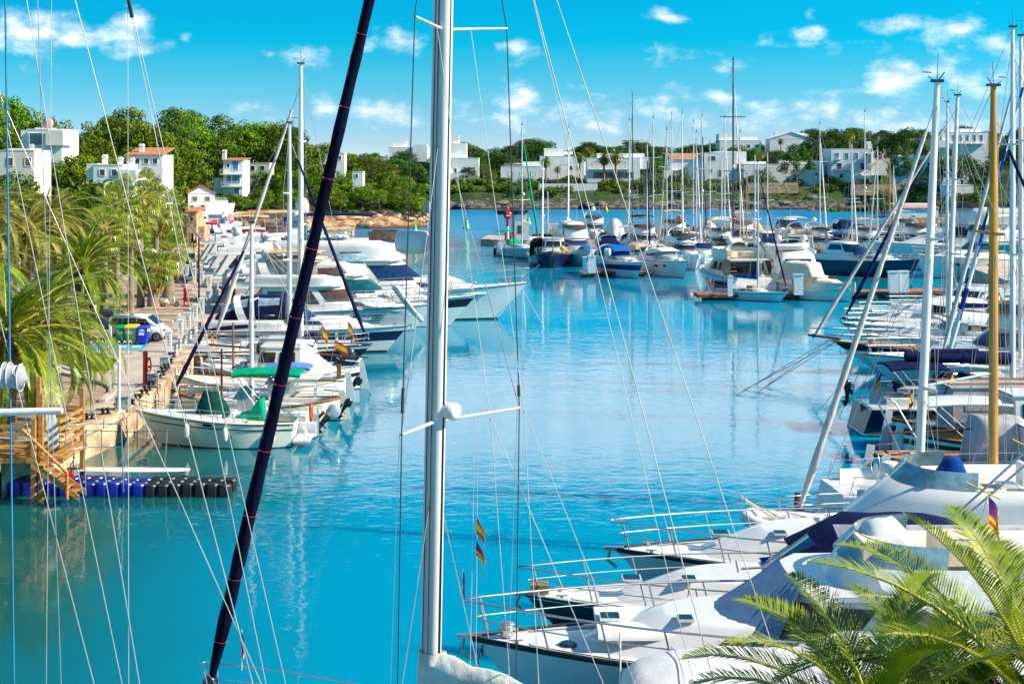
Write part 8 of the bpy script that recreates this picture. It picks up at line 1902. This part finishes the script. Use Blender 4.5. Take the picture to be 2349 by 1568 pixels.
def loc(px, py, D):
    q = A(px, py, D); dx, dy = q[0]-b.o.location.x, q[1]-b.o.location.y
    return (dx*cos(hdv)+dy*sin(hdv), -dx*sin(hdv)+dy*cos(hdv), q[2])
t1 = loc(1016, 0, 26.0); base = loc(988, 1480, 26.0)
k = (z0+h-base[2])/(t1[2]-base[2]); top = lerp(base, t1, k); k0 = (z0-base[2])/(t1[2]-base[2]); ft = lerp(base, t1, k0)
def M(zz_): return lerp(base, t1, (zz_-base[2])/(t1[2]-base[2]))
mb = MB()
for i in range(25): pass
prof = [(-.21, .0), (-.19, .09), (-.12, .13), (0, .15), (.13, .13), (.2, .07), (.215, 0)]
prof = prof+[(x, -y) for x, y in prof[-2:0:-1]]
mb.loft([[(c[0]+x*s_, c[1]+y*s_, c[2]) for x, y in prof] for c, s_ in ((ft, 1), (M(z0+8), 1), (M(z0+15), .98), (top, .8))], 0, closed=True, cap0=True, cap1=True)
mast = mb.build('mast', mat('foreground mast', (.70, .70, .68), .38, .0, var=.04, stretch=(6, 6, .2)), b.o)
MB().tube([vadd(ft, (-.225, .0, 0)), vadd(top, (-.18, 0, 0))], .022, 5).build('sail_track', MASTD, mast)
MB().tube([vadd(ft, (-.08, .165, .3)), vadd(M(z0+11), (-.05, .17, 0)), vadd(top, (0, .12, 0))], .012, 5).build('halyard', ROPED, b.o)
MB().tube([vadd(ft, (.06, .17, .3)), vadd(top, (.05, .13, 0))], .010, 5).build('halyard', CRED, b.o)
for (zy, lp, rp) in ((965, (938, 979), (1179, 945)), (68, (966, 63), (1156, 75))):
    zc = A(990, zy, 26)[2]; c = M(zc)
    s_, a_ = (1.73, .72) if zy > 500 else (1.36, .51)
    for sd in (1, -1): MB().tube([c, (c[0]-a_, c[1]+sd*s_, c[2]+.10)], [.06, .04], 8, sq=(1, .55)).build('spreader', ALU, mast)
    if zy > 500: lo = [(c[0]-a_, c[1]+sd*s_, c[2]+.10) for sd in (1, -1)]
    else: up = [(c[0]-a_, c[1]+sd*s_, c[2]+.10) for sd in (1, -1)]
for i, sd in enumerate((1, -1)):
    ch = (xm-.7, sd*1.75, z+.1)
    MB().tube([vadd(top, (0, 0, -.3)), up[i], lo[i], ch], .012, 5).build('shroud', mat('black wire', (.05, .05, .05), .4, .4), b.o)
    MB().tube([M(z0+12.4), lo[i]], .010, 5).build('shroud', WIRE, b.o); MB().tube([M(z0+5.6), (xm-.3, sd*1.7, z+.1)], .011, 5).build('shroud', WIRE, b.o)
    MB().tube([vadd(lo[i], (.05, 0, .02)), vadd(ch, (.25, 0, 0))], .007, 4).build('shroud', WIRE, b.o)
    # turnbuckles and lashings on the shroud above the spreader
    q = lerp(lo[i], up[i], .05 if i == 0 else .03); q2 = lerp(lo[i], up[i], .11 if i == 0 else .06)
    MB().tube([q, q2], .03, 6).build('shroud_lashing', ROPED, b.o)
fb_ = (L/2-.25, 0, 1.80)
# furled headsail with pink ties
tp = vadd(top, (.25, 0, -.35)); N_ = 40
mb = MB(); P = [lerp(fb_, tp, .012+.94*i/N_) for i in range(N_+1)]
rad = [(.07+.088*sstep(0, .06, i/N_))*(1-.40*i/N_)*(1+.07*sin(i*2.3)) for i in range(N_+1)]
mb.tube(P, rad, 10, 0); fs_ = mb.build('furled_headsail', mat('navy sunstrip cloth', (.004, .005, .022), .9, spec=.08, var=.3, scale=1.2, bump=.8, bscale=5, stretch=(3, 3, .4)), b.o)
MB().tube([lerp(fb_, tp, .95), tp], .012, 5).build('forestay', WIRE, b.o); MB().lathe([(.14, -.08), (.17, 0), (.17, .1), (.13, .16)], 14, lerp(fb_, tp, .008), 0).build('furling_drum', BLACK, b.o)
for i in range(2, N_, 3):
    c = P[i]; t = vnor(vsub(tp, fb_)); u = vnor(vcross(t, (0, 1, 0))); v = vcross(t, u); r_ = rad[i]+.006
    MB().tube([vadd(c, vadd(vmul(u, r_*cos(2*pi*j/12)), vmul(v, r_*sin(2*pi*j/12)))) for j in range(13)], .004, 4).ball(vadd(c, (0, r_+.01, 0)), (.03, .02, .02), 8, 5).ball(vadd(c, (0, -r_-.01, 0)), (.03, .02, .02), 8, 5).build('sail_tie', PINKS, fs_)
MB().tube([vadd(p, (.02, (rad[j*4]+.02)*(1 if j % 2 else -.5), .02)) for j, p in enumerate(P[::4])], .008, 4).build('furling_line', ROPE, b.o)
# radome and deck light on the mast
zc = A(985, 560, 26)[2]; c = M(zc)
o_ = MB().lathe([(.22, -.2), (.34, -.14), (.36, .0), (.34, .16), (.28, .24), (.02, .26)], 18, (c[0]+.62, c[1]+.05, c[2]), 0).build('radar_dome', WHITE, b.o); MB().box((c[0]+.32, c[1], c[2]-.32), (.5, .14, .08), 0, ry=.5).build('bracket', ALU, o_)
c = M(A(1038, 945, 26)[2]); o_ = MB().lathe([(.10, -.17), (.16, -.15), (.17, .14), (.13, .17)], 14, (c[0]-.30, c[1]-.10, c[2]+.05), 0, axis='x').build('radar_reflector', WHITE, b.o); MB().lathe([(.13, .175), (.11, .21)], 12, (c[0]-.30, c[1]-.10, c[2]+.05), 0, axis='x').build('grille', GREYT if 'GREYT' in globals() else LGREY, o_)
c = M(A(1005, 475, 26)[2]); MB().box((c[0]+.1, c[1]+.19, c[2]), (.13, .13, .22), 0).build('deck_light', PEDG, b.o)
# boom with stacked sail cover
g = M(3.55); bl = 6.2
MB().tube([vadd(g, (-.2, 0, 0)), vadd(g, (-bl, 0, .12))], .12, 10).build('boom', ALU, b.o)
rings = []
for i in range(15):
    q = i/14; x = g[0]-.18-(bl-.3)*q; w = .30-.08*q; ht = .62-.22*q+.05*sin(i*2.2)
    rings.append([(x, g[1]+w*.5, g[2]-.1), (x, g[1]+w, g[2]+.12), (x+.03, g[1]+w*(.8+.1*sin(i*1.7)), g[2]+ht*.6), (x, g[1]+.03, g[2]+ht), (x, g[1]-.03, g[2]+ht), (x-.02, g[1]-w*(.8+.1*sin(i*2.9)), g[2]+ht*.6), (x, g[1]-w, g[2]+.12), (x, g[1]-w*.5, g[2]-.1)])
cvr = MB().loft(rings, 0, closed=True, cap0=True, cap1=True)
cvr.loft([[(g[0]+x, g[1]+y, g[2]+zz_) for x, y in ((-.30, .22), (.1, .24), (.25, .1), (.25, -.1), (.1, -.24), (-.30, -.22))] for zz_ in (-.9, -.2, .25)]+[[(g[0]+x, g[1]+y, g[2]+.62) for x, y in ((-.26, .17), (.05, .19), (.22, .08), (.22, -.08), (.05, -.19), (-.26, -.17))]], 0, closed=True)
cvr.build('sail_cover', mat('grey white sail cover', (.66, .68, .62), .8, var=.12, scale=2.2, bump=.8, bscale=4), b.o)
for sx_, qs in ((1, (.35, .75)), (-1, (.4, .8))):
    j_ = (g[0]-1.9, g[1]+sx_*.5, A(1280 if sx_ < 0 else 1222, 942, 25)[2]); MB().tube([vadd(M(z0+14.2), (-.3, sx_*.5, 0)), j_], .008, 4).build('lazy_jack', ROPE, b.o)
    for q in qs: MB().tube([j_, (g[0]-bl*q, g[1]+sx_*.22, g[2]+.25)], .008, 4).build('lazy_jack', ROPE, b.o)
for sd in (1, -1): MB().tube([top, (-L/2+.2, sd*1.2, z+.3)], .009, 5).build('backstay', ROPE, b.o)
MB().tube([vadd(top, (-.2, 0, 0)), vadd(g, (-bl, 0, .2))], .008, 4).build('topping_lift', ROPE, b.o)
# flag halyard with two courtesy flags
hh = lerp(M(A(990, 960, 26)[2]), lo[1], .50); fo = (hh[0]+.15, hh[1]-.1, z+.2)
MB().tube([hh, fo], .006, 4).tube([vadd(hh, (.02, .06, 0)), vadd(fo, (.1, .1, 0))], .006, 4).build('flag_halyard', ROPE, b.o)
for (py, cf, nm) in ((1196, SPAIN, 'spanish_flag'), (1250, BALEAR, 'balearic_flag')):
    zf_ = A(1100, py, 26)[2]; q = lerp(hh, fo, (hh[2]-zf_)/(hh[2]-fo[2])); cloth(b.o, q, (.52, .34), cf['cols'], cf['frac'], .80, name='courtesy_flag', emblem=cf.get('emblem'))
b.flag(L/2-.9, -.4, b.fb+.55, .9, (.3, .5), droop=.95, lean=0, r=.012, **dict(cols=(FBLU, FRED, FWHT), frac=(.5, .25, .25)))
# ---- yacht at the left whose wires fan over the picture; hull just below the frame
DL = 14.0
o = thing('sailing_yacht', 'yacht just out of frame whose thin wires fan over the left side', 'sailing yacht', (-6.6, DL, 0), 0)
bb = Boat.__new__(Boat); bb.L, bb.B, bb.fs, bb.fb, bb.tw, bb.full, bb.wl, bb.flare, bb.sr, bb.dbl, bb.rake, bb.mid, bb.lod, bb.o = 12.5, 3.9, 1.2, 1.5, .75, 2.1, .8, .5, 0, False, 1.4, None, 2, o
bb.hull(WHITE, STRIPEB); bb.deck(TEAK); bb.cabin(-2, 3, 2.3, 1.15, 1.65, nose=2, rf=1, rb=0, name='coachroof', wins=((.1, .5, .3, .7),))
mL = (-4.0, 0, 1.2); tL = (-4.0, 0, 20.5); MB().tube([mL, tL], [.13, .10], 10, sq=(.72, 1)).build('mast', MASTW, o)
def L_(px, py, D=DL): q = A(px, py, D); return (q[0]+6.6, q[1]-DL, q[2])
def wire(nm, x0, x1, m, r=.0055, D=DL, y0=0, y1=1568, ext=.9):
    a, c = L_(x0, y0, D), L_(x1, y1, D); s_ = vsub(c, a); kd = (1.25-a[2])/s_[2]; ku = (20-a[2])/s_[2]*.6
    MB().tube([vadd(a, vmul(s_, ku)), vadd(a, vmul(s_, min(kd, 2.2)))], r, 5).build(nm, m, o)
SLV = mat('bright stay wire', (.66, .58, .54), .35, .5)
wire('blue_halyard', 12, 32, ROPEB, .011); wire('shroud', 61, 320, SLV, .0055); wire('shroud', 86, 140, WIRE, .005); wire('halyard', 118, 106, SLV, .004); wire('stay', 172, 580, SLV, .0062)
wire('halyard', 293, 295, ROPE, .003); wire('stay', 294, 610, SLV, .005); wire('stay', 297, 655, SLV, .005); wire('lifeline', -97, 600, SLV, .005); wire('lifeline', -44, 280, SLV, .005); wire('lifeline', -190, 216, SLV, .005)
MB().tube([L_(293, -8), L_(303, 40)], .022, 6).build('rope_block', BLACK, o)
MB().tube([L_(-220, 952), L_(143, 940)], [.05, .035], 8).build('spreader', MASTW, o)
rings = []
for i in range(13):
    c = L_(-90+12.5*i, 862+3*sin(i*1.3)); rr = .115*(1+.12*sin(i*2.4)) if 0 < i < 12 else .03
    rings.append([(c[0], c[1]+rr*cos(2*pi*j/10), c[2]+rr*sin(2*pi*j/10)*1.1) for j in range(10)])
wb = MB().loft(rings, 0, closed=True, cap0=True, cap1=True).build('wrapped_bundle', CGREY, o)
m = MB()
for i in range(1, 12): c = rings[i]; m.tube([vadd(p, (0, (p[1]-sum(q[1] for q in c)/10)*.05, (p[2]-sum(q[2] for q in c)/10)*.05)) for p in c+[c[0]]], .006, 4)
m.build('lashing', FWHT, wb)
# ---- palms by the viewer
FRN = mat('young palm leaflets', (.30, .37, .010), .4, var=.3, scale=1.2, col2=(.07, .14, .006), trans=.30, spec=.5)
NP = [palm_meshes(feather_palm(31, 5.2, .30, 28, 3.7, 80, .024, .55, droop=1.2, elmin=.15, elmax=1.35), PTRK, [FRN, RACH]), palm_meshes(feather_palm(32, 4.6, .28, 26, 3.0, 76, .024, .52, droop=1.5, elmin=.1, elmax=1.40), PTRK, [FRN, RACH])]
for (px, py, D, me, rz, s, l) in ((2390, 1620, 17.6, NP[0], .9, 1.08, 'date palm in the lower right corner with tall upright fronds'), (2010, 1690, 17.2, NP[1], 2.6, 1.05, 'date palm at the bottom edge left of the corner palm'), (2200, 1720, 18.4, NP[1], 5.2, 1.0, 'date palm between the corner palm and the bottom edge palm')):
    q = A(px, py, D); th = 5.2 if me is NP[0] else 4.6; palm(me, q[0], D, q[2]-th*s, s, rz, l, 'date palms beside the viewer')
print('objects', len(bpy.data.objects))
